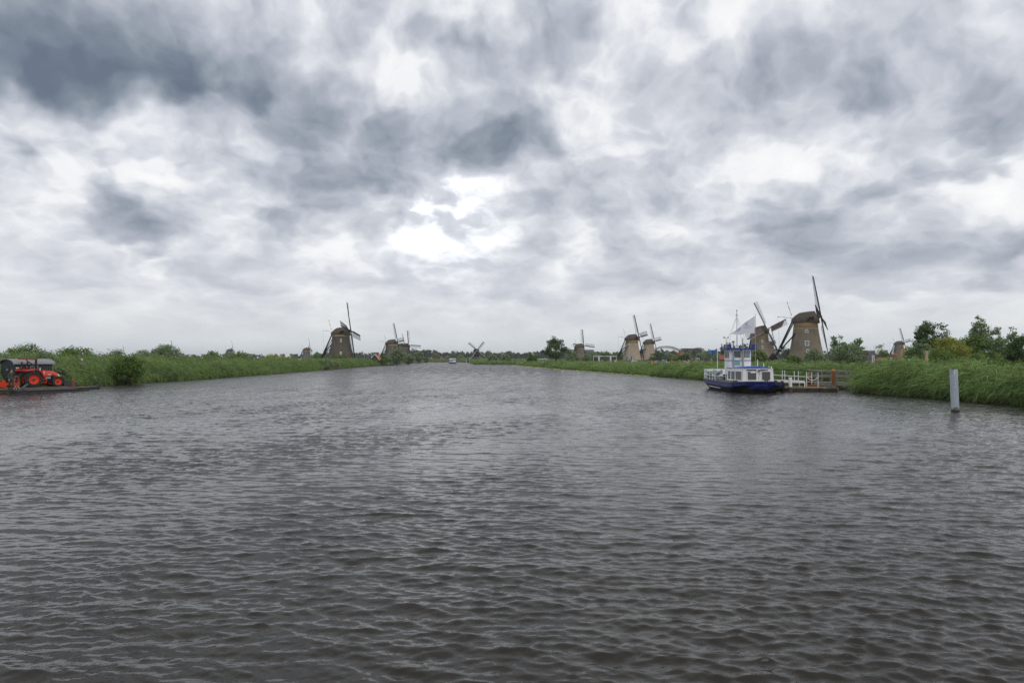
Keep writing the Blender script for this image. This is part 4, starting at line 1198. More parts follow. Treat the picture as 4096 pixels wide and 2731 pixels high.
for x, y, z in MOUNDS:
    mb = MB(); mb.lathe([(16, 1.2), (13, 1.2 + (z - 1.2) * .45), (9.5, z - 0.15), (3, z + 0.02)], 20, (x, y, 0))
    tag(mb.build('mound', grass_ground, None, True), kind='structure')

# ------------------------------------------------------------------ people
def skinned(name, joints, edges, levels=2):
    """joints: list of (co, (rx, ry)); grows one continuous skin over the skeleton"""
    me = bpy.data.meshes.new(name); me.from_pydata([j[0] for j in joints], edges, [])
    o = bpy.data.objects.new(name, me); COL.objects.link(o)
    sk = o.modifiers.new('skin', 'SKIN'); sk.use_smooth_shade = True
    sub = o.modifiers.new('sub', 'SUBSURF'); sub.levels = levels; sub.render_levels = levels
    for v, j in zip(me.skin_vertices[0].data, joints):
        v.radius = j[1]
    me.skin_vertices[0].data[0].use_root = True
    dg = bpy.context.evaluated_depsgraph_get(); dg.update()
    out = bpy.data.meshes.new_from_object(o.evaluated_get(dg))
    bpy.data.objects.remove(o)
    return out

skin_m = mat('skin', (0.52, 0.31, 0.23), 0.55, var=0.06)
def body_mesh(stride=0.16, arm=0.06, look=0.0, hand_detail=True):
    """standing or strolling person of height 1.75 facing -y; one continuous skin"""
    j = []; e = []
    def add(co, r, parent=None):
        j.append((co, r if isinstance(r, tuple) else (r, r)))
        if parent is not None:
            e.append((parent, len(j) - 1))
        return len(j) - 1
    pel = add((0, 0, .95), (.155, .115))
    w_ = add((0, 0, 1.10), (.145, .10), pel); ch = add((0, 0, 1.30), (.175, .115), w_); sh = add((0, 0, 1.43), (.12, .08), ch)
    nk = add((0, -.01, 1.51), .055, sh); hd = add((look * .02, -.025, 1.60), (.078, .092), nk); tp = add((look * .02, -.02, 1.695), (.07, .082), hd)
    for s in (-1, 1):
        st = stride * s
        hip = add((.095 * s, 0, .88), (.095, .10), pel); kn = add((.11 * s, -.03 - st * .35, .50), .068, hip); an = add((.12 * s, -st * .9 + .02, .10), .045, kn)
        heel = add((.12 * s, -st * .9 + .01, .05), .042, an); add((.135 * s, -st * .9 - .17, .035), (.045, .03), heel)
        so = add((.19 * s, .0, 1.40), .07, sh); el = add((.25 * s, .03 + st * .25, 1.13), .052, so); wr = add((.25 * s, -arm + st * .5, .89), .036, el)
        pa = add((.25 * s, -arm - .02 + st * .5, .83), (.038, .022), wr)
        for k in range(4):
            f1 = add((.25 * s + (k - 1.5) * .004, -arm - .055 + (k * .022) + st * .5, .765), .010, pa); add((.245 * s, -arm - .05 + (k * .022) + st * .5, .72 - (.012 if k in (1, 2) else 0)), .0085, f1)
        add((.235 * s, -arm - .085 + st * .5, .80), .011, pa)
    return skinned('body', j, e, 1 if not hand_detail else 2)

def person(name, label, loc, rz, hgt, top_m, leg_m, hair_m, mesh, group=None, hat=False):
    root = thing(name, label, 'person', loc, rz, group)
    k = hgt / 1.75; root.scale = (k, k, k)
    me = mesh.copy(); me.materials.clear()
    for m in (skin_m, top_m, leg_m, boot_m):
        me.materials.append(m)
    zc = np.array([p.center[:] for p in me.polygons])
    mi = np.zeros(len(zc), dtype=np.int32)
    ax_ = np.abs(zc[:, 0])
    mi[(zc[:, 2] < 1.49)] = 1
    mi[(zc[:, 2] < .90) & (ax_ < .215)] = 2
    mi[(zc[:, 2] < .085)] = 3
    mi[(zc[:, 2] < .885) & (ax_ >= .215)] = 0
    me.polygons.foreach_set('material_index', mi)
    b_ = bpy.data.objects.new('body', me); COL.objects.link(b_); b_.parent = root
    mb = MB(); mb.lathe([(.02, 1.735), (.065, 1.725), (.09, 1.69), (.098, 1.64), (.088, 1.60)] if hat else [(.015, 1.785), (.06, 1.77), (.085, 1.73), (.09, 1.67), (.08, 1.615)], 12, (0, .012, 0), cap=False)
    mb.build('hair', hair_m, root, smooth=True)
    if name == 'worker':
        for s in (-1, 1):
            mb = MB(); mb.box((.035 * s, -.108, 1.625), (.018, .012, .010)); mb.build('eye', boot_m, root)
        mb = MB(); mb.prism([(-.012, 0), (.012, 0), (0, .05)], (0, -.02, -.005), (0, -.115, 1.585)); mb.build('nose', skin_m, root)
        mb = MB(); mb.box((0, -.112, 1.565), (.045, .008, .008)); mb.build('mouth', mat('lips', (.33, .13, .11), .6), root)
    return root
boot_m = mat('dark_boots', (0.02, 0.018, 0.016), 0.7)
walk_mesh = body_mesh(0.16, 0.06)
stroll_mesh = body_mesh(0.10, 0.05, hand_detail=False)

# ------------------------------------------------------------------ the moored passenger boat
steel_blue = mat('hull_blue', (0.011, 0.026, 0.185), 0.35, var=0.15, nscale=1.5, dirt=(0.10, 0.11, 0.22), dirt_amt=0.5, dirt_scale=2.0)
steel_blue_pale = mat('band_blue_worn', (0.055, 0.075, 0.25), 0.5, var=0.2, nscale=3, dirt=(0.17, 0.17, 0.26), dirt_amt=0.6, dirt_scale=3.0)
hull_black = mat('hull_black', (0.018, 0.019, 0.020), 0.5, var=0.3, nscale=1.5, dirt=(0.10, 0.105, 0.095), dirt_amt=0.45, dirt_scale=0.9, stretch=(1, 1, 0.4))
boat_white = mat('boat_white', (0.86, 0.87, 0.89), 0.4, var=0.04, nscale=2, dirt=(0.52, 0.48, 0.40), dirt_amt=0.22, dirt_scale=2.5, stretch=(1, 1, .4))
deck_grey = mat('deck_grey', (0.10, 0.10, 0.105), 0.8, var=0.2)
grey_pipe = mat('exhaust_steel', (0.38, 0.37, 0.35), 0.45, 0.6, var=0.12, nscale=4, dirt=(0.18, 0.13, 0.09), dirt_amt=0.3)
cabin_pane = glass_mat('cabin_pane', (0.13, 0.125, 0.12), 0.10)
wheel_pane = glass_mat('wheelhouse_pane', (0.06, 0.075, 0.065), 0.05)
curtain_m = mat('curtain', (0.42, 0.45, 0.47), 0.9, var=0.25, nscale=9, stretch=(6, 1, .2))
black_m = mat('black_paint', (0.015, 0.015, 0.016), 0.5)
rubber = mat('rubber', (0.018, 0.018, 0.018), 0.85, var=0.3, nscale=5)
letter_blue = mat('lettering_dark', (0.020, 0.024, 0.04), 0.5)
tarp_blue = mat('tarpaulin_blue', (0.030, 0.080, 0.36), 0.55, var=0.15, nscale=2)
cloth_white = mat('flag_white', (0.88, 0.89, 0.93), 0.8, var=0.03)
_nt = cloth_white.node_tree      # thin cloth lets the light through
_tr = _nt.nodes.new('ShaderNodeBsdfTranslucent'); _tr.inputs['Color'].default_value = (0.88, 0.89, 0.93, 1)
_mx = _nt.nodes.new('ShaderNodeMixShader'); _mx.inputs[0].default_value = 0.5
_nt.links.new(_nt.nodes['Principled BSDF'].outputs[0], _mx.inputs[1]); _nt.links.new(_tr.outputs[0], _mx.inputs[2])
_nt.links.new(_mx.outputs[0], _nt.nodes['Material Output'].inputs['Surface'])
flag_print = mat('flag_print', (0.16, 0.20, 0.32), 0.8)

BX, BY = 23.67, 64.9
boat = thing('passenger_boat', 'white and blue passenger boat moored at the jetty, bow towards the viewer', 'boat', (BX, BY, 0))
def outline(level):
    """deck plan at a level: 0 gunwale, 1 foot of blue band, 2 waterline, 3 keel"""
    half = [[(1.33, 0), (2.40, 1.2), (2.5, 2.6), (2.5, 6), (2.5, 9.5), (2.3, 11.4), (1.7, 12.7), (0.8, 13.3)],
            [(1.05, .16), (2.30, 1.35), (2.44, 2.7), (2.44, 6), (2.44, 9.4), (2.2, 11.2), (1.6, 12.4), (.7, 13.0)],
            [(0.80, .75), (1.65, 1.7), (2.05, 3.0), (2.12, 6), (2.12, 9.0), (1.8, 10.8), (1.2, 11.7), (.5, 12.0)],
            [(0.60, 1.3), (1.3, 2.2), (1.8, 3.4), (1.9, 6), (1.9, 8.6), (1.5, 10.2), (1.0, 11.0), (.4, 11.2)]][level]
    zs = lambda y: {0: float(np.interp(y, [0, 1.2, 3, 8, 13.3], [1.09, .95, .92, 1.0, 1.16])), 1: float(np.interp(y, [0, 1.4, 3, 8, 13.3], [.80, .52, .50, .58, .74])), 2: 0.0, 3: -.45}[level]
    pts = [Vector((x, y, zs(y))) for x, y in half] + [Vector((-x, y, zs(y))) for x, y in reversed(half)]
    return pts
mb = MB(); mb.loft([outline(3), outline(2), outline(1)], cap=False); mb.add(outline(3), [tuple(range(16))]); mb.build('hull', hull_black, boat)
mb = MB(); mb.loft([outline(1), outline(0)], cap=False); mb.build('blue_band', steel_blue_pale, boat)
mb = MB(); pts = [p + Vector((0, 0, -.04)) for p in outline(0)]; mb.add(pts, [tuple(range(len(pts)))]); mb.build('deck', deck_grey, boat)
mb = MB(); o_ = outline(0)
for p, q in zip(o_, o_[1:] + o_[:1]):
    mb.bar(p, q, .10, .07)
mb.build('gunwale', deck_grey, boat)
mb = MB(); mb.add([(-1.34, -.03, 1.05), (1.34, -.03, 1.05), (1.36, .02, .92), (.93, .30, .36), (-.93, .30, .36), (-1.36, .02, .92), (-1.3, .2, 1.05), (1.3, .2, 1.05), (.9, .5, .36), (-.9, .5, .36)], [(0, 1, 2, 3, 4, 5), (0, 6, 7, 1), (3, 8, 9, 4), (1, 7, 8, 3, 2), (0, 5, 4, 9, 6)])
plate = mb.build('bow_plate', steel_blue, boat)
for z, y in ((.66, .06), (.78, .0)):
    mb = MB(); mb.bar((-.62, y, z), (.62, y, z), .06, .05); mb.build('rubbing_strip', steel_blue, plate)
mb = MB(); mb.bar((-2.40, 5.0, .28), (-2.33, 9.3, .36), .03, .05); mb.build('white_line', boat_white, boat)
for s in (-1, 1):      # flared shoulders beside the bow plate
    mb = MB(); mb.add([(1.36 * s, .02, 1.0), (2.41 * s, 1.21, .92), (2.38 * s, 1.30, .55), (1.37 * s, .06, .80)], [(0, 1, 2, 3)]); mb.build('shoulder_plate', steel_blue, boat)
# cabin
def cabin_pt(x, y, z):
    f = (z - .9) / 1.35
    return Vector((x * (1 - .05 * f), y + .05 * f if y < 2 else y, z))
c0 = [(-1.50, .75), (1.50, .75), (1.55, 5.6), (-1.55, 5.6)]
mb = MB(); mb.loft([[cabin_pt(x, y, z) for x, y in c0] for z in (.85, 2.25)]); cabin = mb.build('cabin', boat_white, boat)
mb = MB(); mb.loft([[Vector((x * 1.0, y, z)) for x, y in ((-1.47, .76), (1.47, .76), (1.52, 5.65), (-1.52, 5.65))] for z in (2.255, 2.30)]); mb.build('cabin_roof', boat_white, boat)
def pane(name, x0, x1, z0, z1, y, parent, m, frame=None, fr=.05):
    mb = MB(); mb.box(((x0 + x1) / 2, y, (z0 + z1) / 2), (x1 - x0 + fr * 2, .03, z1 - z0 + fr * 2)); f = mb.build('window', frame or boat_white, parent)
    mb = MB(); mb.box(((x0 + x1) / 2, y - .02, (z0 + z1) / 2), (x1 - x0, .025, z1 - z0)); mb.build('pane', m, f); return f
for x0, x1 in ((-1.02, -.22), (.34, 1.12)):
    f = pane('w', x0, x1, 1.25, 2.02, .745, cabin, cabin_pane)
    if x0 < 0:
        mb = MB(); mb.box((-.52, .715, 1.95), (.48, .02, .12)); mb.build('label_sheet', boat_white, f)
for y0, y1 in ((1.15, 2.75), (3.1, 4.1), (4.45, 5.1)):
    for s in (-1, 1):
        mb = MB(); mb.box((1.50 * s, (y0 + y1) / 2, 1.62), (.05, y1 - y0 + .1, .92)); f = mb.build('window', boat_white, cabin)
        mb = MB(); mb.box((1.53 * s, (y0 + y1) / 2, 1.62), (.025, y1 - y0, .80)); mb.build('pane', cabin_pane, f)
text_part('name_lettering', 'KINDERDIJK', .175, letter_blue, cabin, (-1.12, .775, 2.10), (R(90), 0, 0), .006, offset=.010)
text_part('number_lettering', '03800113', .175, letter_blue, cabin, (.22, .775, 2.10), (R(90), 0, 0), .006, offset=.010)
mb = MB(); mb.box((.06, .70, 2.12), (.22, .12, .2)); lm = mb.build('bow_light', grey_pipe, cabin); mb = MB(); mb.box((.06, .635, 2.12), (.13, .02, .11)); mb.build('lens', pane_dark, lm)
mb = MB(); mb.path([Vector((.06, .735, 2.02)), Vector((.10, .735, 1.75)), Vector((.0, .735, 1.5)), Vector((.05, .735, 1.25))], .012, 5); mb.build('cable', black_m, cabin)
# peaked tarpaulin over the cabin hatch
mb = MB(); mb.loft([[Vector((-1.25, y, 2.30)), Vector((1.30, y, 2.30)), Vector((1.30, y, 2.40)), Vector((.25, y, 2.52 + (.02 if 1.5 < y < 4 else 0))), Vector((-1.2, y, 2.44))] for y in (1.3, 2.6, 4.2)]); mb.build('roof_cover', tarp_blue, boat)
mb = MB(); mb.box((-1.1, 5.0, 2.33), (.9, 1.0, .06)); mb.build('roof_hatch', tarp_blue, boat)
# wheelhouse
WX0, WX1, WY0, WY1 = -1.15, 1.05, 5.75, 7.5
mb = MB(); mb.box(((WX0 + WX1) / 2, (WY0 + WY1) / 2, 2.6), (WX1 - WX0, WY1 - WY0, 3.2)); wh = mb.build('wheelhouse', boat_white, boat)
for x0, x1, m in ((-.83, -.03, wheel_pane), (.10, .92, wheel_pane)):
    f = pane('w', x0, x1, 3.38, 4.05, WY0 - .01, wh, m)
    if x0 > 0:
        for k in range(6):
            mb = MB(); mb.box((.40 + k * .09, WY0 - .05, 3.72), (.05, .012, .62)); mb.build('curtain', curtain_m, f)
    else:
        mb = MB(); mb.bar((-.72, WY0 - .05, 3.40), (-.30, WY0 - .05, 3.40), .03, .02); mb.build('dash_rail', curtain_m, f)
        mb = MB(); mb.box((-.68, WY0 - .055, 3.50), (.09, .012, .18)); mb.build('spray_bottle', mat('bottle_blue', (.1, .45, .7), .3), f)
for y0, y1 in ((5.95, 6.5), (6.65, 7.3)):
    mb = MB(); mb.box((WX0 - .01, (y0 + y1) / 2, 3.70), (.03, y1 - y0 + .08, .78)); f = mb.build('window', boat_white, wh)
    mb = MB(); mb.box((WX0 - .03, (y0 + y1) / 2, 3.70), (.02, y1 - y0, .68)); mb.build('pane', wheel_pane, f)
    mb = MB(); mb.box((WX0 - .045, (y0 + y1) / 2 + .1, 3.70), (.008, .2, .64)); mb.build('curtain', curtain_m, f)
mb = MB(); mb.box(((WX0 + WX1) / 2, (WY0 + WY1) / 2, 3.08), (WX1 - WX0 + .03, WY1 - WY0 + .03, .07)); mb.build('blue_stripe', steel_blue, wh)
mb = MB(); mb.box((-.48, WY0 - .02, 2.80), (.74, .02, .50)); ps = mb.build('poster', mat('map_poster', (.10, .42, .62), .6, var=.5, nscale=4, dirt=(.30, .34, .18), dirt_amt=.9, dirt_scale=2.2), wh)
mb = MB(); mb.box((-.79, WY0 - .035, 2.80), (.12, .015, .50)); mb.build('poster_edge', letter_blue, ps)
for s in (-1, 1):      # crossed emblem on the side
    mb = MB(); mb.bar((WX0 - .01, 6.1 - .1 * s, 2.5), (WX0 - .01, 6.1 + .12 * s, 3.0), .012, .04); mb.build('emblem_bar', black_m, wh)
mb = MB(); mb.prism([(-.08, 0), (.08, 0), (.03, .38), (-.03, .38)], (-.012, 0, 0), (WX0 - .002, 6.1, 2.28), ((0, 1, 0), (0, 0, 1))); mb.build('emblem_base', black_m, wh)
mb = MB(); mb.loft([[Vector((x, y, z)) for x, y in ((WX0 - .45, WY0 - .35), (WX1 + .45, WY0 - .35), (WX1 + .45, WY1 + .2), (WX0 - .45, WY1 + .2))] for z in (4.20, 4.38)]); rf = mb.build('wheelhouse_roof', steel_blue, boat)
for x, w_ in ((-1.25, .30), (1.25, .52)):
    mb = MB(); mb.box((x, WY0 - .2, 4.52), (w_, .35, .46)); mb.build('light_box', steel_blue, rf)
mb = MB(); mb.box((-.0, WY0 + .4, 4.45), (.12, .12, .3)); mb.box((.13, WY0 + .4, 4.5), (.05, .05, .5)); mb.bar((-.4, WY0 + .4, 4.62), (.6, WY0 + .4, 4.62), .03); mb.build('horn_bracket', black_m, rf)
# exhausts, mast and stays
mb = MB(); mb.tube((-.84, WY0 - .25, 2.3), (-.84, WY0 - .25, 5.0), .075, .075, 12); ex = mb.build('exhaust_pipe', grey_pipe, boat, True)
mb = MB(); mb.lathe([(.12, 4.95), (.15, 5.0), (.15, 5.06), (.05, 5.1)], 12, (-.84, WY0 - .25, 0)); mb.build('rain_cap', mat('rusty_cap', (.22, .15, .09), .8), ex)
mb = MB(); mb.tube((.14, WY0 - .25, 2.3), (.14, WY0 - .25, 4.8), .105, .105, 12); mb.tube((.14, WY0 - .25, 4.8), (.14, WY0 - .25, 5.42), .05, .045, 10); mb.build('exhaust_pipe', grey_pipe, boat, True)
mb = MB(); mb.tube((-.18, WY0 + .6, 4.38), (-.18, WY0 + .6, 8.2), .07, .055, 10); mast = mb.build('mast', boat_white, boat, True)
mb = MB(); mb.bar((-.30, WY0 + .6, 7.8), (-.06, WY0 + .6, 7.8), .05, .09); mb.tube((-.18, WY0 + .6, 8.2), (-.18, WY0 + .6, 8.35), .03, .08, 8); mb.build('masthead', mat('brass', (.35, .20, .08), .5), mast)
for dx, dy in ((-1.1, -.4), (1.1, -.4), (-1.0, .9), (1.0, .9)):
    mb = MB(); mb.tube((-.18, WY0 + .6, 7.7), (-.18 + dx, WY0 + .8 + dy, 4.4), .012, .012, 4); mb.build('stay', grey_pipe, mast)
mb = MB(); mb.tube((-1.22, WY0 + .9, 4.38), (-1.22, WY0 + .9, 5.45), .02, .02, 6); an = mb.build('wind_sensor', grey_pipe, boat)
mb = MB(); mb.bar((-1.45, WY0 + .9, 5.45), (-1.0, WY0 + .9, 5.45), .025); mb.lathe([(.03, 5.38), (.10, 5.42), (.10, 5.56), (.03, 5.6)], 8, (-1.42, WY0 + .9, 0)); mb.box((-1.02, WY0 + .9, 5.50), (.14, .08, .14)); mb.build('sensor_head', mat('cream_plastic', (.55, .50, .38), .5), an)
# railing and benches aft
def rail_run(pts, name_post='railing_post', h=.95):
    prev = None
    for p in pts:
        p = Vector(p)
        mb = MB(); mb.tube(p, p + Vector((0, 0, h)), .028, .028, 6); mb.build(name_post, boat_white, boat)
        if prev is not None:
            for zz in (h, h * .5):
                mb = MB(); mb.tube(prev + Vector((0, 0, zz)), p + Vector((0, 0, zz)), .025, .025, 6); mb.build('rail', boat_white, boat)
        prev = p
gz = lambda y: float(np.interp(y, [0, 1.2, 3, 8, 13.3], [1.09, .95, .92, 1.0, 1.16]))
run = [(-1.6, 5.65), (-2.42, 6.6), (-2.42, 7.6), (-2.42, 8.6), (-2.42, 9.6), (-2.3, 10.7), (-2.1, 11.7), (-1.6, 12.6), (-.8, 13.15), (0, 13.2), (.8, 13.15), (1.6, 12.6), (2.1, 11.7), (2.3, 10.7), (2.42, 9.6), (2.42, 8.2), (2.42, 6.8)]
rail_run([(x, y, gz(y)) for x, y in run])
for x, y, w_, l_ in ((-1.5, 9.0, .45, 2.6), (.0, 9.2, .45, 2.6), (1.5, 9.0, .45, 2.6), (0, 12.0, 2.2, .45)):
    mb = MB(); mb.box((x, y, 1.42), (w_, l_, .06)); sb = mb.build('bench_seat', boat_white, boat)
    mb = MB(); mb.box((x + (w_ * .5 if w_ < 1 else 0), y + (l_ * .5 if w_ > 1 else 0), 1.72), (.05 if w_ < 1 else w_, l_ if w_ < 1 else .05, .5)); mb.build('bench_back', boat_white, sb)
    for q in (-1, 1):
        mb = MB(); mb.box((x + (w_ * .4 * q if w_ > 1 else 0), y + (l_ * .4 * q if w_ < 1 else 0), 1.16), (.07, .07, .5)); mb.build('bench_leg', boat_white, sb)
mb = MB(); mb.box((-.3, 12.4, 1.95), (2.6, .06, .22)); mb.build('name_board', boat_white, boat)
mb = MB(); mb.box((-.7, 6.0, 1.35), (.5, .45, 1.0)); mb.box((-1.35, 6.4, 1.25), (.45, .4, .8)); mb.build('equipment_box', black_m, boat)
# draped sheet blown over the rail
mb = MB(); V = []; F = []
for i in range(7):
    for k in range(5):
        u, v = i / 6, k / 4
        V.append(Vector((-2.35 + u * 1.05 - v * .1, 7.6 + .12 * math.sin(u * 7 + v * 3), 2.02 - v * .75 * (1 - abs(u - .45)) + .06 * math.sin(u * 9))))
for i in range(6):
    for k in range(4):
        F.append((i * 5 + k, i * 5 + k + 1, i * 5 + k + 6, i * 5 + k + 5))
mb.add(V, F); mb.build('draped_sheet', mat('printed_sheet', (.30, .42, .45), .7, var=.45, nscale=2.5, dirt=(.12, .15, .17), dirt_amt=.8, dirt_scale=1.8), boat)
# bollards, cleats and white stub posts
for x, y in ((-1.95, 1.7), (.62, .35), (1.95, 1.7)):
    mb = MB(); mb.tube((x - .1, y, gz(y)), (x - .1, y, gz(y) + .2), .05, .05, 8); mb.tube((x + .1, y, gz(y)), (x + .1, y, gz(y) + .2), .05, .05, 8); mb.bar((x - .25, y, gz(y) + .16), (x + .25, y, gz(y) + .16), .06); mb.build('cleat', black_m, boat)
for x, y, h in ((1.32, 4.6, .9), (1.42, 4.9, .6), (1.42, 3.2, .55), (1.42, 1.8, .25), (1.42, 1.2, .25), (-1.4, 5.3, .7)):
    mb = MB(); mb.tube((x, y, 2.29), (x, y, 2.29 + h), .04, .035, 8); mb.build('stub_post', boat_white, boat)
mb = MB(); mb.tube((-1.15, WY0 - .3, 2.96), (1.5, 4.9, 2.94), .01, .01, 4); mb.build('guard_wire', grey_pipe, boat)
mb = MB(); mb.path([Vector((1.62, 4.2 + .02 * k, 1.1)) + Vector((0, .28 * math.cos(k / 10 * 6.283), .28 * math.sin(k / 10 * 6.283))) for k in range(11)], .06, 6); mb.build('life_ring', boat_white, boat)
mb = MB(); mb.tube((-.48, 12.2, 1.1), (-.48, 12.2, 4.45), .035, .03, 8); sp = mb.build('stern_flagpole', boat_white, boat)
def flag_mesh(hoist_top, hoist_h, fly, nx=18, ny=8):
    """fly(u) gives (dx, dy, z of top edge below the hoist top, height)"""
    V = []; F = []
    for i in range(nx + 1):
        u = i / nx; dx, dy, zt, hh = fly(u)
        for k in range(ny + 1):
            v = k / ny
            V.append(Vector(hoist_top) + Vector((dx, dy + .07 * math.sin(u * 9 + v * 2.5) * u, zt - v * hh)))
    for i in range(nx):
        for k in range(ny):
            a = i * (ny + 1) + k
            F.append((a, a + 1, a + ny + 2, a + ny + 1))
    mb = MB(); mb.add(V, F); return mb
mb = flag_mesh((-.50, 12.2, 4.42), .5, lambda u: (-.78 * u, .25 * u, -.26 * u - .05 * math.sin(u * 5), .45 - .12 * u), 8, 4)
fl = mb.build('stern_flag', mat('flag_blue', (.035, .15, .42), .8), sp)
mb = MB(); mb.prism([(-.16, -.12), (-.01, -.12), (-.01, .0)], (0, -.02, 0), (-.50, 12.17, 4.42)); mb.build('flag_corner', red_paint, fl)

# the big white flag on its pole (seen from the back, so its print is mirrored)
fp = thing('flag', 'large white pennant-like flag with grey emblem on a tall pole above the boat', 'flag', (BX + 1.22, BY + 4.9, 2.30))
mb = MB(); mb.tube((0, 0, 0), (0, 0, 5.52), .038, .030, 8); mb.build('flagpole', grey_pipe, fp, True)
def fly(u):
    zt = -0.06 - 1.83 * u ** 0.95 + .06 * math.sin(u * 6)
    zb_ = -1.83 - 0.14 * u + .05 * math.sin(u * 8)
    return (-2.42 * u, .55 * u + .12 * math.sin(u * 5), zt, max(.04, zt - zb_))
cl = flag_mesh((-.06, 0, 5.38), 1.8, fly, 28, 12).build('flag_cloth', cloth_white, fp, True)
FR = (R(90), 0, 0)
def fpt(u, z, off=.06):
    x, y, zt, hh = fly(u); return Vector((-.06 + x, y - off - .05, z))
def flag_text(body, size, u, z):
    return text_part('flag_print', body, size, flag_print, fp, fpt(u, z), (R(90), 0, R(-13)), .001, 'CENTER', True)
flag_text('United Nations', .085, .27, 4.30); flag_text('Educational, Scientific and', .085, .30, 4.19); flag_text('Cultural Organization', .085, .28, 4.08)
for k_, (u_, z_, l_) in enumerate(((.60, 4.12, .34), (.63, 4.02, .42), (.66, 3.92, .50), (.68, 3.83, .40))):      # the fold hides these lines, only strokes show
    mb = MB(); c_ = fpt(u_, z_); mb.bar(c_ + Vector((-l_ / 2, .0, -.05)), c_ + Vector((l_ / 2, .0, .05)), .006, .03); mb.build('flag_print_line', flag_print, fp)
# temple emblem: steps, columns, roof cut by the fold
mb = MB(); c = fpt(.36, 4.46)
for k, wd in enumerate((.56, .50, .44)):
    mb.box(c + Vector((0, -.02, .035 * k)), (wd, .006, .018))
for k in range(5):
    mb.bar(c + Vector((-.14 + k * .085, -.02, .11)), c + Vector((-.08 + k * .085, -.02, .26 + .035 * k)), .028, .006)
mb.build('flag_emblem', flag_print, fp)

# ------------------------------------------------------------------ jetty, gangway, piles
plank_m = mat('jetty_planks', (0.26, 0.20, 0.13), 0.85, var=0.25, nscale=2, bump=.4, bscale=12, stretch=(1, 6, 1))
wood_grey = mat('weathered_wood', (0.21, 0.195, 0.175), 0.9, var=0.22, nscale=3, bump=.4, bscale=14, stretch=(.4, 1, 1))
corten = mat('rusty_steel', (0.23, 0.085, 0.038), 0.85, var=0.2, nscale=5, dirt=(.12, .05, .03), dirt_amt=.5)
yellow_m = mat('yellow_paint', (0.62, 0.36, 0.06), 0.6)
slime = mat('slimy_timber', (0.030, 0.030, 0.020), 0.7, var=.5, nscale=3, dirt=(.10, .10, .05), dirt_amt=.5)
jet = thing('jetty', 'low floating wooden jetty with black sides beside the moored boat', 'jetty', (26.7, 67.4, 0))
JX, JD = 5.35, 5.2
mb = MB(); mb.box((JX / 2, JD / 2, .10), (JX, JD, .42)); mb.build('float', slime, jet)
mb = MB(); mb.bar((0, -.03, .36), (JX, -.03, .36), .10, .10); mb.build('edge_beam', mat('edge_beam', (.16, .14, .08), .85, var=.35, nscale=2), jet)
npl = 17
for i in range(npl):
    mb = MB(); mb.box((JX * (i + .5) / npl, JD / 2, .345 + .006 * math.sin(i * 2.3)), (JX / npl - .02, JD - .02, .05)); mb.build('plank', plank_m, jet)
mb = MB(); mb.loft([[Vector((4.55, .12, .37)), Vector((5.2, .12, .37)), Vector((5.2, .6, .37)), Vector((4.55, .6, .37))], [Vector((4.95, .3, .75)), Vector((5.05, .3, .75)), Vector((5.05, .45, .75)), Vector((4.95, .45, .75))]]); mb.build('mooring_horn', black_m, jet)
mb = MB(); mb.path([Vector((0.4, .9, .42)), Vector((1.4, 1.2, .40)), Vector((2.2, .5, .40)), Vector((3.6, .2, .40)), Vector((4.9, .3, .6))], .03, 5); tag(mb.build('mooring_rope', rope_m, None), 'slack brown mooring rope lying across the jetty deck', 'rope').location = (26.7, 67.4, 0)
mb = MB()
for k in range(3):
    mb.path([Vector((.28 * math.cos(a / 10 * 6.283) + .05 * k, .28 * math.sin(a / 10 * 6.283), .42 + .05 * k + .06 * math.sin(a + k))) for a in range(11)], .03, 5)
tag(mb.build('rope_coil', mat('rope_tan', (.30, .19, .11), .9), None), 'coil of tan rope on the right end of the jetty', 'rope').location = (31.75, 67.9, 0)
def pile(label, x, y, r, z1, m, cap=None, foot=None, loop=False, cat='pile', tilt=0.0):
    o = thing('mooring_pile', label, cat, (x, y, 0)); o.rotation_euler = (0, tilt, 0)
    mb = MB(); mb.tube((0, 0, .5 if foot else -1.5), (0, 0, z1), r, r, 20); mb.build('shaft', m, o, True)
    if foot:
        mb = MB(); mb.tube((0, 0, -1.5), (0, 0, .5), r * 1.02, r * 1.02, 20); mb.build('foot', foot, o, True)
    if loop:
        mb = MB(); mb.lathe([(r * 1.08, z1), (r * 1.08, z1 + .03), (r * .2, z1 + .05)], 16); mb.path([Vector((r * .75 * math.cos(t_), 0, z1 + .03 + r * .95 * math.sin(t_))) for t_ in np.linspace(0, math.pi, 9)], .028, 6); mb.build('lifting_eye', yellow_m, o)
    return o
x = (3159 - 2048) / FPX * 66.9
pile('white mooring pile with brown foot in front of the gangway', x, 66.85, .165, 1.45, boat_white, foot=mat('brown_paint', (.13, .06, .05), .7))
pile('tall rusty steel pile with yellow eye at the right of the jetty', (3333 - 2048) / FPX * 70.5, 70.5, .19, 2.03, corten, loop=True)
pile('shorter rusty steel pile with yellow eye behind the gangway', (3235 - 2048) / FPX * 77, 77, .21, 1.42, corten, loop=True)
galv = mat('galvanised_steel', (0.46, 0.50, 0.55), 0.55, 0.25, var=0.14, nscale=9, dirt=(.33, .37, .42), dirt_amt=.7, dirt_scale=14)
gp = pile('galvanised steel pile standing alone in the water at right', (3817 - 2048) / FPX * 42.2, 42.2, .22, 2.58, galv, tilt=R(-1.5))
mb = MB(); mb.tube((0, 0, -.3), (0, 0, .10), .224, .224, 20); mb.build('wet_ring', slime, gp, True)
mb = MB(); mb.tube((0, 0, 2.58), (0, 0, 2.63), .04, .03, 8); mb.build('top_pin', black_m, gp)
mb = MB(); n_ = 28; V = []; F = []
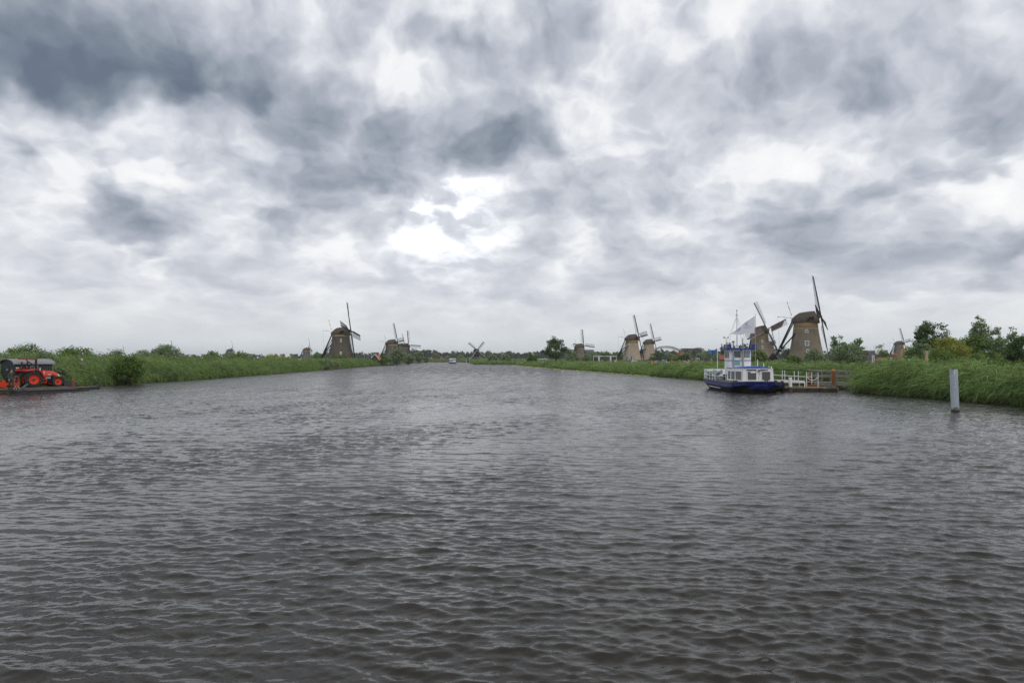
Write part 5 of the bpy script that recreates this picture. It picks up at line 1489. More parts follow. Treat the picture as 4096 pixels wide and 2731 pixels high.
for i in range(n_):      # uneven dark tide stain
    a_ = i * 2 * math.pi / n_; V += [Vector((.2225 * math.cos(a_), .2225 * math.sin(a_), .08)), Vector((.2225 * math.cos(a_), .2225 * math.sin(a_), .22 + .07 * math.sin(a_ * 3 + 1) + .04 * math.sin(a_ * 7)))]
for i in range(n_):
    k_ = (i + 1) % n_; F.append((2 * i, 2 * k_, 2 * k_ + 1, 2 * i + 1))
mb.add(V, F); mb.build('tide_stain', mat('tide_stain', (.16, .17, .14), .7, var=.4, nscale=14), gp, True)
for a_, z_, l_ in ((-1.9, 2.5, .35), (-1.2, 2.56, .5), (-2.5, 2.57, .22)):      # bird droppings and a rust run
    mb = MB(); mb.bar(Vector((.224 * math.cos(a_), .224 * math.sin(a_), z_)), Vector((.224 * math.cos(a_), .224 * math.sin(a_), z_ - l_)), .035, .006, .012, .006, up=(math.cos(a_), math.sin(a_), 0)); mb.build('streak', boat_white if a_ > -2.2 else corten, gp)
for i, (dx, dy) in enumerate(((.30, 2.1), (.34, 4.0))):
    mb = MB(); mb.v = []; n1, n2 = 18, 8
    V = [Vector((.14 * math.sin(b_), (.36 + .14 * math.cos(b_)) * math.cos(a_), (.36 + .14 * math.cos(b_)) * math.sin(a_))) for a_ in np.linspace(0, 6.283, n1, endpoint=False) for b_ in np.linspace(0, 6.283, n2, endpoint=False)]
    F = [(p * n2 + q, ((p + 1) % n1) * n2 + q, ((p + 1) % n1) * n2 + (q + 1) % n2, p * n2 + (q + 1) % n2) for p in range(n1) for q in range(n2)]
    mb.add(V, F); o = tag(mb.build('tyre_fender', rubber, None, True), ['front black tyre fender between boat and jetty', 'rear black tyre fender between boat and jetty'][i], 'fender', 'tyre fenders'); o.location = (BX + 2.5 + dx, BY + dy, .62)

gw = thing('gangway', 'white railed gangway with black handrail between boat and jetty', 'gangway', (26.0, 70.0, 0))
def gx(px, Y): return (px - 2048) / FPX * Y - 26.0
ya, yb = 0.0, 1.3
xa, xb = -.1, gx(3271, 70)
zf = lambda x: 1.02 - .16 * (x - xa) / (xb - xa)
zt = lambda x: 2.22 - .28 * (x - xa) / (xb - xa)
mb = MB(); mb.bar((xa, (ya + yb) / 2, zf(xa) - .1), (gx(3218, 70), (ya + yb) / 2, zf(gx(3218, 70)) - .1), 1.2, .06); mb.build('walkway', plank_m, gw)
for yy, pxs in ((ya, (3138, 3192, 3225, 3271)), (yb, (3128, 3176, 3246))):
    for p_ in pxs:
        xx = gx(p_, 70 + yy); lowz = .42 if p_ in (3271, 3225, 3246) else zf(xx) - .1
        mb = MB(); mb.tube((xx, yy, lowz), (xx, yy, zt(xx)), .033, .033, 6); mb.build('railing_post', boat_white, gw)
    mb = MB(); mb.bar((xa, yy, zt(xa)), (xb + .1, yy, zt(xb)), .07, .07); mb.build('handrail', black_m, gw)
    xe = gx(3225, 70) if yy == ya else gx(3246, 71.3)
    mb = MB(); mb.tube((xa, yy, zt(xa) - .58), (xe, yy, zt(xe) - .58), .026, .026, 6); mb.build('mid_rail', boat_white, gw)
    mb = MB(); mb.bar((xa, yy, zf(xa)), (gx(3217, 70), yy, zf(gx(3217, 70))), .06, .26); mb.build('side_beam', white_paint, gw)
mb = MB(); mb.box((gx(3217, 70), ya, .62), (.10, .08, .5)); mb.box((gx(3217, 70), yb, .62), (.10, .08, .5)); mb.build('support_leg', white_paint, gw)
mb = MB(); mb.path([Vector((gx(3228, 70) + (gx(3271, 70) - gx(3228, 70)) * t_, ya, 1.36 - .34 * math.sin(math.pi * t_) ** .9 + .06 * t_)) for t_ in np.linspace(0, 1, 9)], .028, 5); mb.build('chain', boat_white, gw)
mb = MB(); mb.bar((gx(3222, 70), .6, .50), (gx(3275, 70), .6, .50), .22, .22); mb.build('rust_beam', corten, gw)

wr = thing('wooden_footbridge', 'weathered grey wooden footbridge with railing leading into the reeds', 'footbridge', (31.0, 72.0, 0))
def wx(px, Y=72): return (px - 2048) / FPX * Y - 31.0
x0, x1 = wx(3253), wx(3400)
for yy in (0.0, 1.6):
    for p_ in ((3286, 3348, 3400) if yy == 0 else (3264, 3324, 3385)):
        mb = MB(); mb.box((wx(p_, 72 + yy), yy, .95), (.13, .12, 2.1)); mb.build('post', wood_grey, wr)
    for z, hh in ((1.98, .16), (1.42, .20)):
        mb = MB(); mb.box(((x0 + x1) / 2, yy - .09, z + .04 * (yy > 0)), (x1 - x0, .05, hh)); mb.build('rail', wood_grey, wr)
    mb = MB(); mb.box(((x0 + x1) / 2 - .1, yy - .10, .58), (x1 - x0 - .2, .06, .34)); mb.build('side_board', wood_grey, wr)
for i in range(20):
    mb = MB(); mb.box((x0 - .6 + (x1 - x0 + .6) * (i + .5) / 20, .8, .78), ((x1 - x0 + .6) / 20 - .015, 1.75, .05)); mb.build('plank', wood_grey, wr)

# ------------------------------------------------------------------ work barge on the left
BA = R(60)
BO = Vector((-47.4, 63.4, 0)); EX = Vector((math.cos(BA), math.sin(BA), 0)); EY = Vector((-math.sin(BA), math.cos(BA), 0))
def bx_(px, ly):
    """how far along the barge the direction of a photo column crosses the line ly behind its front edge"""
    k = (px - 2048) / FPX; o = BO + EY * ly
    return -(o.x - k * o.y) / (EX.x - k * EX.y)
def bw(lx, ly, z=0.0): return BO + EX * lx + EY * ly + Vector((0, 0, z))
navy = mat('navy_boards', (0.028, 0.036, 0.050), 0.6, var=0.2, nscale=4, stretch=(6, 6, .3))
navy_steel = mat('navy_steel', (0.030, 0.040, 0.058), 0.5, var=0.25, nscale=2, dirt=(.06, .06, .055), dirt_amt=.5)
roof_grey = mat('roof_felt', (0.24, 0.24, 0.26), 0.8, var=0.12, nscale=2, dirt=(.17, .155, .11), dirt_amt=.5)
deck_rust = mat('deck_rust', (0.150, 0.095, 0.055), 0.9, var=0.35, nscale=1.8, dirt=(.07, .055, .04), dirt_amt=.7)
timber = mat('deck_timber', (0.17, 0.135, 0.095), 0.9, var=0.3, nscale=2, stretch=(.5, 4, 1))
orange = mat('tractor_orange', (0.72, 0.050, 0.012), 0.32, var=0.06, nscale=2)
orange_dull = mat('mower_orange', (0.50, 0.060, 0.025), 0.6, var=0.2, nscale=3, dirt=(.2, .09, .05), dirt_amt=.4)
tyre_m = mat('tractor_tyre', (0.022, 0.021, 0.020), 0.85, var=0.3, nscale=6, dirt=(.07, .06, .05), dirt_amt=.5, dirt_scale=3)
engine_m = mat('engine_dark', (0.030, 0.030, 0.032), 0.55, var=.3, nscale=6)
DZ = 0.34
bg_ = thing('work_barge', 'long low rusty work barge lying along the left reeds', 'barge', BO, BA)
XR = bx_(361, 0)
mb = MB(); mb.box(((XR - 7) / 2, 2.9, -.05), (XR + 7, 5.8, DZ * 2 - .02)); mb.build('hull', mat('barge_hull', (.050, .050, .036), .8, var=.5, nscale=2.5, dirt=(.12, .11, .07), dirt_amt=.6, stretch=(3, 3, .3)), bg_)
mb = MB(); mb.box(((XR - 7) / 2, 2.9, DZ), (XR + 7.08, 5.9, .05)); mb.build('deck', deck_rust, bg_)
for i in range(26):
    x = -6.8 + (XR + 6.6) * (i + .5) / 26
    mb = MB(); mb.box((x, -.035, .02), (.05, .04, DZ * 1.4)); mb.build('hull_rib', slime, bg_)
mi = thing('timber_mats', 'worn timber driving mats lying on the barge deck', 'mats', bw(0, 0, DZ + .03), BA)
xm0, xm1 = -5.5, bx_(262, 1.2)
for i in range(7):
    mb = MB(); mb.box(((xm0 + xm1) / 2 + .1 * math.sin(i * 3), .75 + .42 * i, .05), (xm1 - xm0, .38, .08)); mb.build('plank', timber, mi)
DZ2 = DZ + .12
# black pontoon in front
xa, xb = bx_(62, -.5), bx_(306, -.5)
pf = thing('front_pontoon', 'narrow black steel pontoon lashed to the front of the barge', 'pontoon', bw(0, 0), BA)
mb = MB(); mb.loft([[Vector((x, y, z)) for x, y in ((xa, -1.0), (xb, -1.0), (xb, -.06), (xa, -.06))] for z in (-.3, .27)]); mb.build('hull', navy_steel, pf)
mb = MB(); mb.box(((xa + xb) / 2, -.53, .285), (xb - xa + .04, 1.0, .03)); mb.build('deck', mat('pontoon_deck', (.11, .11, .10), .8, var=.3), pf)
mb = MB(); mb.box(((xa + xb) / 2, -1.02, .20), (xb - xa, .04, .06)); mb.build('rubbing_strip', black_m, pf)
for f_, nm in ((.42, 'mooring_post'), (.70, 'mooring_post')):
    mb = MB(); mb.tube((xa + (xb - xa) * f_, -.5, .29), (xa + (xb - xa) * f_, -.5, .42), .05, .05, 8); mb.build(nm, mat('teal_paint', (.06, .22, .26), .5), pf)
# stern pontoon right
pr = thing('rear_pontoon', 'small dark steel pontoon showing beyond the right end of the barge', 'pontoon', bw(0, 0), BA)
x0 = XR - 2.4; x1 = bx_(393, 3.4)
mb = MB(); mb.loft([[Vector((x, y, z)) for x, y in ((x0, 2.9), (x1 - e_, 2.9), (x1 - e_, 4.3), (x0, 4.3))] for z, e_ in ((-.25, .25), (.22, 0))]); mb.build('hull', navy_steel, pr)
mb = MB(); mb.box(((x0 + x1) / 2, 3.6, .25), (x1 - x0 + .05, 1.45, .05)); mb.build('deck', navy_steel, pr)
mb = MB(); mb.box(((x0 + x1) / 2, 2.87, .12), (x1 - x0, .05, .06)); mb.build('rubbing_strip', black_m, pr)
# outboard
om = thing('outboard_motor', 'grey-blue outboard motor tilted at the left end of the front pontoon', 'motor', bw(bx_(92, -.6), -.75, .28), BA)
mb = MB()
secs = [[Vector((x, y * w_, z * h + zz)) for y, z in ((-1, 0), (-.8, .6), (0, 1), (.8, .6), (1, 0), (.8, -.5), (0, -.7), (-.8, -.5))] for x, w_, h, zz in ((-.34, .03, .04, .12), (-.22, .07, .06, .16), (0, .13, .12, .28), (.22, .15, .16, .42), (.36, .12, .13, .50), (.41, .05, .06, .53))]
mb.loft(secs); mb.build('cowl', mat('outboard_grey', (.045, .065, .085), .35, var=.1), om, True)
mb = MB(); mb.box((.0, 0, -.18), (.16, .13, .6)); mb.box((.12, 0, .0), (.2, .24, .24)); mb.build('leg', mat('outboard_leg', (.05, .06, .065), .5), om)
lg = thing('log_pile', 'few cut logs with pale ends beside the standing man', 'logs', bw(bx_(62, .1), .2, DZ + .03), BA)
for i, (dx, dz, dy) in enumerate(((-.16, .09, 0), (.05, .09, .05), (.24, .09, -.03), (-.05, .25, .03), (.16, .25, 0))):
    mb = MB(); mb.tube((dx, dy - .3, dz), (dx + .1, dy + .5, dz), .09, .085, 10); l_ = mb.build('log', bark, lg, True)
    mb = MB(); mb.tube((dx - .002, dy - .306, dz), (dx, dy - .302, dz), .078, .078, 10); mb.build('cut_face', mat('fresh_wood', (.52, .38, .20), .8, var=.2, nscale=8), l_)
def logo(parent, x, y, z, w_):
    """worn white firm mark: a smudged word and a swoosh that curls up at its right end"""
    mb = MB()
    for i_ in range(5):
        mb.box((x + w_ * (.06 + .13 * i_), y, z + .012 * math.sin(i_ * 2)), (w_ * .10, .008, w_ * (.16 if i_ == 0 else .10)))
    pts = [Vector((x + w_ * (0.0 + t_), y, z - w_ * .17 + (w_ * .30 * max(0, t_ - .72) / .28 if t_ > .72 else 0))) for t_ in np.linspace(0, 1.0, 9)]
    for a_, b_ in zip(pts[:-1], pts[1:]):
        mb.bar(a_, b_, .008, w_ * .06)
    return mb.build('firm_mark', boat_white, parent)
# site hut
LYH = 3.0
hx0, hx1 = bx_(61, LYH), bx_(210, LYH); HW = 2.75; HB = DZ + .25; HE = 2.72; HP = 3.22
hut = thing('site_hut', 'dark blue wooden site hut with curved grey roof on the barge', 'hut', bw(0, 0), BA)
mb = MB(); mb.box(((hx0 + hx1) / 2, LYH + HW / 2, (HB + HE) / 2), (hx1 - hx0, HW, HE - HB)); hw_ = mb.build('wall', navy, hut)
arc = [(HW / 2 * 1.0 * math.cos(t_), (HP - HE) * math.sin(t_)) for t_ in np.linspace(0, math.pi, 11)]
for xx in (hx0 + .02, hx1 - .06):
    mb = MB(); mb.prism([(u, v) for u, v in arc], (.04, 0, 0), (xx, LYH + HW / 2, HE - .01), ((0, 1, 0), (0, 0, 1))); mb.build('gable', navy, hut)
arco = [((HW / 2 + .18) * math.cos(t_), (HP - HE + .03) * math.sin(t_) - .03) for t_ in np.linspace(0, math.pi, 15)]
arci = [((HW / 2 + .15) * math.cos(t_), (HP - HE - .02) * math.sin(t_) - .05) for t_ in np.linspace(math.pi, 0, 15)]
rf = None
for i in range(4):
    xa_, xb_ = hx0 - .22 + (hx1 - hx0 + .44) * i / 4, hx0 - .22 + (hx1 - hx0 + .44) * (i + 1) / 4 - .012
    mb = MB(); mb.prism(arco + arci, (xb_ - xa_, 0, 0), (xa_, LYH + HW / 2, HE + .03), ((0, 1, 0), (0, 0, 1))); o_ = mb.build('roof_sheet', roof_grey, hut)
for i in range(int((hx1 - hx0) / .30)):
    mb = MB(); mb.box((hx0 + .15 + i * .30, LYH - .012, (HB + HE) / 2), (.275, .03, HE - HB - .04)); mb.build('board', navy, hw_)
for i in range(9):
    yy = LYH + .15 + i * .305
    if 3 <= i <= 5: continue
    mb = MB(); mb.box((hx0 - .012, yy, (HB + HE) / 2), (.03, .28, HE - HB - .04)); mb.build('board', navy, hw_)
mb = MB(); mb.box((hx0 - .02, LYH + HW * .52, 1.55), (.05, .9, 2.0)); dr = mb.build('door', navy_steel, hut)
mb = MB(); mb.box((hx0 - .06, LYH + HW * .52 + .32, 1.42), (.04, .05, .16)); mb.build('handle', grey_pipe, dr)
mb = MB(); mb.box((hx0 - .055, LYH + HW * .52, 2.20), (.012, .22, .05)); mb.bar((hx0 - .055, LYH + HW * .52 + .16, 2.14), (hx0 - .055, LYH + HW * .52 - .14, 2.13), .012, .02); mb.bar((hx0 - .055, LYH + HW * .52 - .14, 2.13), (hx0 - .055, LYH + HW * .52 - .2, 2.21), .012, .02); mb.build('firm_mark', boat_white, dr)
mb = MB(); mb.box((hx0 - .03, LYH + HW * .52, 2.6), (.05, 1.1, .06)); mb.build('lintel', navy_steel, hut)
mb = MB(); mb.tube((hx0 + .12, LYH - .03, 2.36), (hx0 + .10, LYH - .15, 2.36), .06, .07, 8); mb.tube((hx0 + .26, LYH - .03, 2.36), (hx0 + .27, LYH - .14, 2.36), .05, .06, 8); mb.build('wall_lamp', boat_white, hut)
wa, wb = bx_(121, LYH), bx_(153, LYH)
mb = MB(); mb.box(((wa + wb) / 2, LYH - .035, 2.18), (wb - wa, .05, .78)); wn = mb.build('window', grey_pipe, hut)
for i in range(2):
    mb = MB(); mb.box((wa + (wb - wa) * (.27 + .46 * i), LYH - .065, 2.18), ((wb - wa) * .40, .02, .64)); mb.build('pane', pane_dark, wn)
logo(hut, bx_(88, LYH), LYH - .05, 2.16, .55)
# derrick
LYC = 2.3
cx = bx_(145, LYC)
cr = thing('derrick', 'black derrick post with rusty horizontal boom in front of the hut roof', 'derrick', bw(cx, LYC, DZ), BA)
zc = 3.24 - DZ
mb = MB(); mb.tube((0, 0, 0), (0, 0, zc), .11, .10, 10); mb.build('post', black_m, cr, True)
bl = cx - bx_(73, LYC)
mb = MB(); mb.bar((.08, 0, zc - .04), (-bl, 0, zc + .02), .12, .14); mb.build('boom', corten, cr)
mb = MB(); mb.bar((-.05, 0, zc - .75), (-.9, 0, zc - .1), .08); mb.build('strut', black_m, cr)
mb = MB(); mb.prism([(-.1, 0), (.1, 0), (0, .28)], (0, .03, 0), (-bl * .52, 0, zc + .05)); mb.build('trolley', corten, cr)
# bollard, ramps
bo = thing('bollard', 'rusty steel bollard at the right end of the barge deck', 'bollard', bw(bx_(296, .55), .55, DZ + .02), BA)
mb = MB(); mb.lathe([(.15, 0), (.15, .58), (.17, .60), (.17, .64), (.14, .66), (.12, .78), (.05, .84)], 16); mb.build('post', corten, bo, True)
rp = thing('loading_ramp', 'dark blue steel loading ramp folded behind the rusty bollard', 'ramp', bw(bx_(258, 1.9), 1.9, DZ + .02), BA)
ln = bx_(318, 1.9) - bx_(258, 1.9)
mb = MB(); mb.prism([(0, 0), (ln, 0), (ln, .18), (ln * .45, .55), (0, .68)], (0, .06, 0)); mb.build('side_plate', navy_steel, rp)
mb = MB(); mb.prism([(0, 0), (ln, 0), (ln, .18), (ln * .45, .55), (0, .68)], (0, .06, 0), (0, 1.2, 0)); mb.build('side_plate', navy_steel, rp)
mb = MB(); mb.bar((.0, .62, .62), (ln, .62, .16), 1.1, .05); mb.build('ramp_deck', navy_steel, rp)
mb = MB(); mb.box((ln * .72, -.02, .62), (.34, .04, .3)); np_ = mb.build('name_plate', navy_steel, rp)
logo(np_, ln * .72 - .1, -.05, .62, .24)

# tractor: local x forward (to the right in the photo), y to the far side
LYT = 1.25
tx = bx_(135, LYT)
tr_ = thing('tractor', 'bright orange-red farm tractor without cab parked on the barge', 'tractor', bw(tx, LYT, DZ2 - .01), BA)
WBASE = bx_(233.5, LYT) - tx
def wheel(x, y, rad, wid, rim, name='wheel'):
    mb = MB(); s = wid / 2
    mb.lathe([(rim, -s * .8), (rad * .82, -s), (rad * .95, -s * .85), (rad * .97, 0), (rad * .95, s * .85), (rad * .82, s), (rim, s * .8)], 32, (x, y, rad), 'Y', cap=False)
    w_ = mb.build(name, tyre_m, tr_, True)
    for k in range(20):          # lugs
        a = k * 2 * math.pi / 20
        for sg in (-1, 1):
            a0 = a + (.16 if sg > 0 else 0)
            p = Vector((x + math.cos(a0) * rad * .97, y + sg * s * .12, rad + math.sin(a0) * rad * .97)); q = Vector((x + math.cos(a0 + .26) * rad * .955, y + sg * s * 1.0, rad + math.sin(a0 + .26) * rad * .955))
            mb = MB() if (k == 0 and sg == -1) else mb
            mb.bar(p, q, rad * .075, rad * .075)
    mb.build('lugs', tyre_m, w_)
    mb = MB(); mb.lathe([(rim, -s * .8), (rim * .96, -s * .5), (rim * .9, -s * .25), (rim * .55, -s * .15), (rim * .5, -s * .3), (rim * .3, -s * .35), (.0, -s * .35)], 28, (x, y, rad), 'Y', cap=False)
    mb.lathe([(rim, s * .8), (rim * .9, s * .3), (0, s * .3)], 28, (x, y, rad), 'Y', cap=False)
    rm = mb.build('rim', orange, w_, True)
    mb = MB(); mb.lathe([(rim * .20, -s * .36), (rim * .20, -s * .62), (0, -s * .64)], 12, (x, y, rad), 'Y', cap=False); mb.build('wheel_hub', engine_m, rm, True)
    for k in range(8):
        a = k * math.pi / 4
        mb = MB(); mb.tube((x + math.cos(a) * rim * .36, y - s * .3, rad + math.sin(a) * rim * .36), (x + math.cos(a) * rim * .36, y - s * .48, rad + math.sin(a) * rim * .36), .018, .018, 6); mb.build('wheel_bolt', engine_m, rm)
    return w_
RR, FR_ = .80, .53
wheel(0, .0, RR, .46, .46); wheel(0, 1.45, RR, .46, .46)
wheel(WBASE, .06, FR_, .34, .33); wheel(WBASE, 1.38, FR_, .34, .33)
yc = .72
mb = MB(); mb.tube((0, 0, RR), (0, 1.45, RR), .14, .14, 10); mb.box((.35, yc, .85), (1.3, .55, .5)); mb.box((1.35, yc, .80), (1.2, .42, .5)); mb.box((WBASE, yc, .55), (.2, 1.2, .16)); mb.box((WBASE - .1, yc, .72), (.5, .35, .4)); mb.build('chassis', engine_m, tr_)
mb = MB(); mb.box((1.55, yc - .24, .92), (.5, .1, .22)); mb.tube((1.4, yc - .3, .84), (1.75, yc - .3, .84), .06, .06, 8); mb.build('engine_parts', grey_pipe, tr_)
# bonnet
secs = []
for x, zt_, zb_, hw in ((1.02, 1.66, 1.12, .36), (1.4, 1.65, 1.10, .37), (1.9, 1.58, 1.08, .36), (2.3, 1.46, .98, .33), (2.52, 1.32, .92, .29), (2.62, 1.12, .86, .25)):
    secs.append([Vector((x, yc + u * hw, zb_ + (zt_ - zb_) * v)) for u, v in ((-1, 0), (-1, .62), (-.82, .9), (-.4, 1), (.4, 1), (.82, .9), (1, .62), (1, 0))])
mb = MB(); mb.loft(secs); bonnet = mb.build('bonnet', orange, tr_, True)
mb = MB(); mb.prism([(1.05, 1.45), (1.6, 1.42), (2.12, 1.30), (2.0, 1.34), (1.5, 1.47), (1.05, 1.50)], (0, -.02, 0), (0, yc - .365, 0)); mb.build('bonnet_stripe', grey_pipe, bonnet)
logo(bonnet, 1.48, yc - .385, 1.26, .34)
mb = MB(); mb.box((1.13, yc - .378, 1.47), (.14, .015, .06)); mb.box((1.14, yc - .378, 1.34), (.18, .012, .025)); mb.box((1.10, yc - .378, 1.22), (.14, .012, .02)); mb.build('bonnet_marks', boat_white, bonnet)
mb = MB(); [mb.box((1.28 + .07 * i_, yc - .32, 1.60), (.035, .06, .03)) for i_ in range(3)]; mb.build('bonnet_vents', engine_m, bonnet)
mb = MB(); mb.prism([(1.78, 1.26), (2.18, 1.12), (2.36, .96), (2.05, .98), (1.9, 1.02)], (0, -.03, 0), (0, yc - .355, 0)); mb.build('side_grille', engine_m, bonnet)
for s in (-1, 1):
    mb = MB(); mb.prism([(2.44, 1.34), (2.56, 1.22), (2.66, 1.02), (2.54, 1.02), (2.46, 1.14)], (0, .1, 0), (0, yc + s * .22 - .08, 0)); mb.build('headlight', glass_mat('headlight_glass', (.75, .77, .8), .1), tr_)
mb = MB(); mb.box((2.66, yc, .75), (.28, .5, .34)); mb.box((2.82, yc, .8), (.14, .4, .24)); mb.build('front_weight', engine_m, tr_)
# fenders: arc over the rear wheels
for yy in (-.24, 1.22):
    inner = [(math.cos(t_) * .86, .80 + math.sin(t_) * .93) for t_ in np.linspace(R(12), R(118), 9)]
    outer = [(math.cos(t_) * .93, .80 + math.sin(t_) * 1.0) for t_ in np.linspace(R(112), R(8), 9)]
    mb = MB(); mb.prism(inner + [(-.85, 1.62), (-.85, 1.80)] + outer, (0, .46, 0), (0, yy, 0)); f = mb.build('fender', orange, tr_)
    mb = MB(); mb.box((-.8, yy + .23, 1.66), (.14, .2, .16)); mb.build('tail_lamp', red_paint, f)
for yy in (-.02, 1.42):
    mb = MB(); mb.box((.93, yy, .52), (.44, .30, .03)); mb.box((.93, yy, .80), (.44, .30, .03)); mb.bar((.72, yy - .14, 1.0), (.74, yy - .14, .38), .035); mb.bar((1.14, yy - .14, 1.0), (1.12, yy - .14, .38), .035); mb.box((.93, yy - .14, .40), (.42, .03, .03)); mb.build('step_ladder', orange, tr_)
mb = MB(); mb.box((.75, yc, 1.06), (.8, 1.1, .05)); mb.build('platform', engine_m, tr_)
mb = MB(); mb.box((.12, yc, 1.45), (.5, .5, .14)); mb.build('seat', black_m, tr_)
mb = MB(); mb.loft([[Vector((-.10 - .12 * v, yc + u * .24, 1.5 + .5 * v)) for u, v in ((-1, 0), (1, 0), (.9, 1), (-.9, 1))], [Vector((-.20 - .12 * v, yc + u * .24, 1.5 + .5 * v)) for u, v in ((-1, 0), (1, 0), (.9, 1), (-.9, 1))]]); mb.build('seat_back', black_m, tr_)
mb = MB(); mb.path([Vector((.74, yc, 1.62)) + Vector((.10 * math.cos(t_), .20 * math.sin(t_), .17 * math.cos(t_))) for t_ in np.linspace(0, 6.283, 13)], .02, 5); mb.tube((.74, yc, 1.62), (.95, yc, 1.35), .03, .03, 6); mb.build('steering_wheel', black_m, tr_)
mb = MB(); mb.prism([(.80, 1.1), (1.03, 1.1), (1.03, 1.62), (.78, 1.80), (.66, 1.62)], (0, .5, 0), (0, yc - .25, 0)); mb.build('dashboard', engine_m, tr_)
mb = MB(); mb.box((.72, yc - .45, 1.78), (.05, .12, .24)); mb.bar((.8, yc - .4, 1.5), (.73, yc - .44, 1.7), .02); mb.build('mirror', boat_white, tr_)
for yy in (.18, 1.27):
    mb = MB(); mb.bar((-.38, yy, 1.2), (-.46, yy, 2.15), .09, .12); mb.bar((-.46, yy, 2.15), (-.44, yy, 2.45), .09, .12); rb = mb.build('roll_bar', black_m, tr_)
    mb = MB(); mb.box((-.44, yy, 2.45), (.16, .14, .08)); mb.build('bar_cap', black_m, rb)
    mb = MB(); mb.lathe([(.045, 1.86), (.05, 2.02), (.03, 2.06)], 8, (-.52, yy - .04, 0)); mb.build('beacon', mat('beacon_red', (.35, .05, .04), .3), rb)
# mower behind
mw = thing('flail_mower', 'orange flail mower on its red linkage frame behind the tractor', 'mower', bw(tx, LYT, DZ2), BA)
mx = lambda px: bx_(px, LYT) - tx
mb = MB(); mb.prism([(-1.45, .25), (-.98, .10), (-.98, .42), (-1.05, .95), (-1.22, 1.16), (-1.52, 1.12), (-1.52, .98), (-1.28, .98), (-1.18, .85), (-1.18, .52), (-1.55, .50), (-1.55, .28)], (0, .12, 0), (0, .35, 0)); mb.build('frame_plate', orange_dull, mw)
mb = MB(); mb.prism([(-1.45, .25), (-.98, .10), (-.98, .42), (-1.05, .95), (-1.22, 1.16), (-1.52, 1.12), (-1.52, .98), (-1.28, .98), (-1.18, .85), (-1.18, .52), (-1.55, .50), (-1.55, .28)], (0, .12, 0), (0, 1.0, 0)); mb.build('frame_plate', orange_dull, mw)
mb = MB(); mb.path([Vector((-1.35 + .16 * math.cos(t_), .3, .85 + .18 * math.sin(t_))) for t_ in np.linspace(0, 6.283, 12)], .05, 6); mb.bar((-.9, .5, .75), (-.3, .6, .72), .06); mb.bar((-.9, 1.0, .75), (-.3, .95, .72), .06); mb.bar((-.9, .7, 1.05), (-.35, .7, 1.05), .05); mb.build('linkage', engine_m, mw)
mb = MB(); mb.bar((-1.5, .6, .38), (-2.2, .6, .36), .12, .22); mb.build('drawbar', orange_dull, mw)
xh = mx(33)
mb = MB(); mb.prism([(xh - 1.9, .12), (xh, .12), (xh, .52), (xh - .28, .62), (xh - .50, .48), (xh - 1.9, .52)], (0, 1.5, 0), (0, .2, 0)); mb.build('hood', orange_dull, mw)
mb = MB(); mb.prism([(xh - .5, .08), (xh - .02, .10), (xh, .50), (xh - .24, .60), (xh - .48, .40)], (0, -.04, 0), (0, .19, 0)); mb.build('side_plate', orange, mw)
mb = MB(); mb.tube((xh - 1.9, .5, .14), (xh, .5, .14), .10, .10, 10); mb.build('roller', engine_m, mw, True)
mb = MB(); mb.tube((xh - .95, .5, .78), (xh - .95, .9, .78), .22, .22, 16); mb.tube((xh - .5, .5, .66), (xh - .1, .9, .74), .07, .07, 8); mb.box((xh - .35, .5, .75), (.3, .1, .12)); mb.build('drive_housing', corten, mw)
for yy in (.3, 1.4):
    mb = MB(); mb.box((xh - .2, yy, .66), (.25, .05, .2)); mb.build('bracket', orange, mw)

olive_coat = mat('olive_coat', (0.060, 0.065, 0.050), 0.85, var=0.2, nscale=6)
olive_trs = mat('olive_trousers', (0.048, 0.050, 0.040), 0.85, var=0.25, nscale=6)
hair_brown = mat('short_brown_hair', (0.09, 0.055, 0.035), 0.8)
hair_grey = mat('grey_hair', (0.45, 0.43, 0.40), 0.8)
pw = bw(bx_(47, .35), .35, DZ + .05)
person('worker', 'man in olive jacket and trousers standing on the barge, looking right', (pw.x, pw.y, DZ + .03), R(62), 1.88, olive_coat, olive_trs, hair_brown, walk_mesh)

# round traffic sign in the left reeds
sp_ = P(330, 1437, 83); sg = thing('round_sign', 'small round white sign with orange rim on a post in the left reeds', 'sign', (sp_.x, 83, .6), R(-20))
hz_ = sp_.z - .6
mb = MB(); mb.tube((0, 0, 0), (0, 0, hz_), .03, .03, 8); mb.build('post', grey_pipe, sg)
mb = MB(); mb.lathe([(.0, -.05), (.165, -.05), (.165, -.03), (0, -.03)], 20, (0, 0, hz_), 'Y', cap=False); d_ = mb.build('rim', mat('sign_orange', (.75, .22, .05), .5), sg)
mb = MB(); mb.lathe([(.0, -.065), (.115, -.065), (.115, -.052), (0, -.052)], 20, (0, 0, hz_), 'Y', cap=False); mb.build('face', boat_white, d_)
mb = MB(); mb.box((0, -.04, hz_ - .24), (.22, .02, .10)); mb.build('sub_plate', grey_pipe, sg)

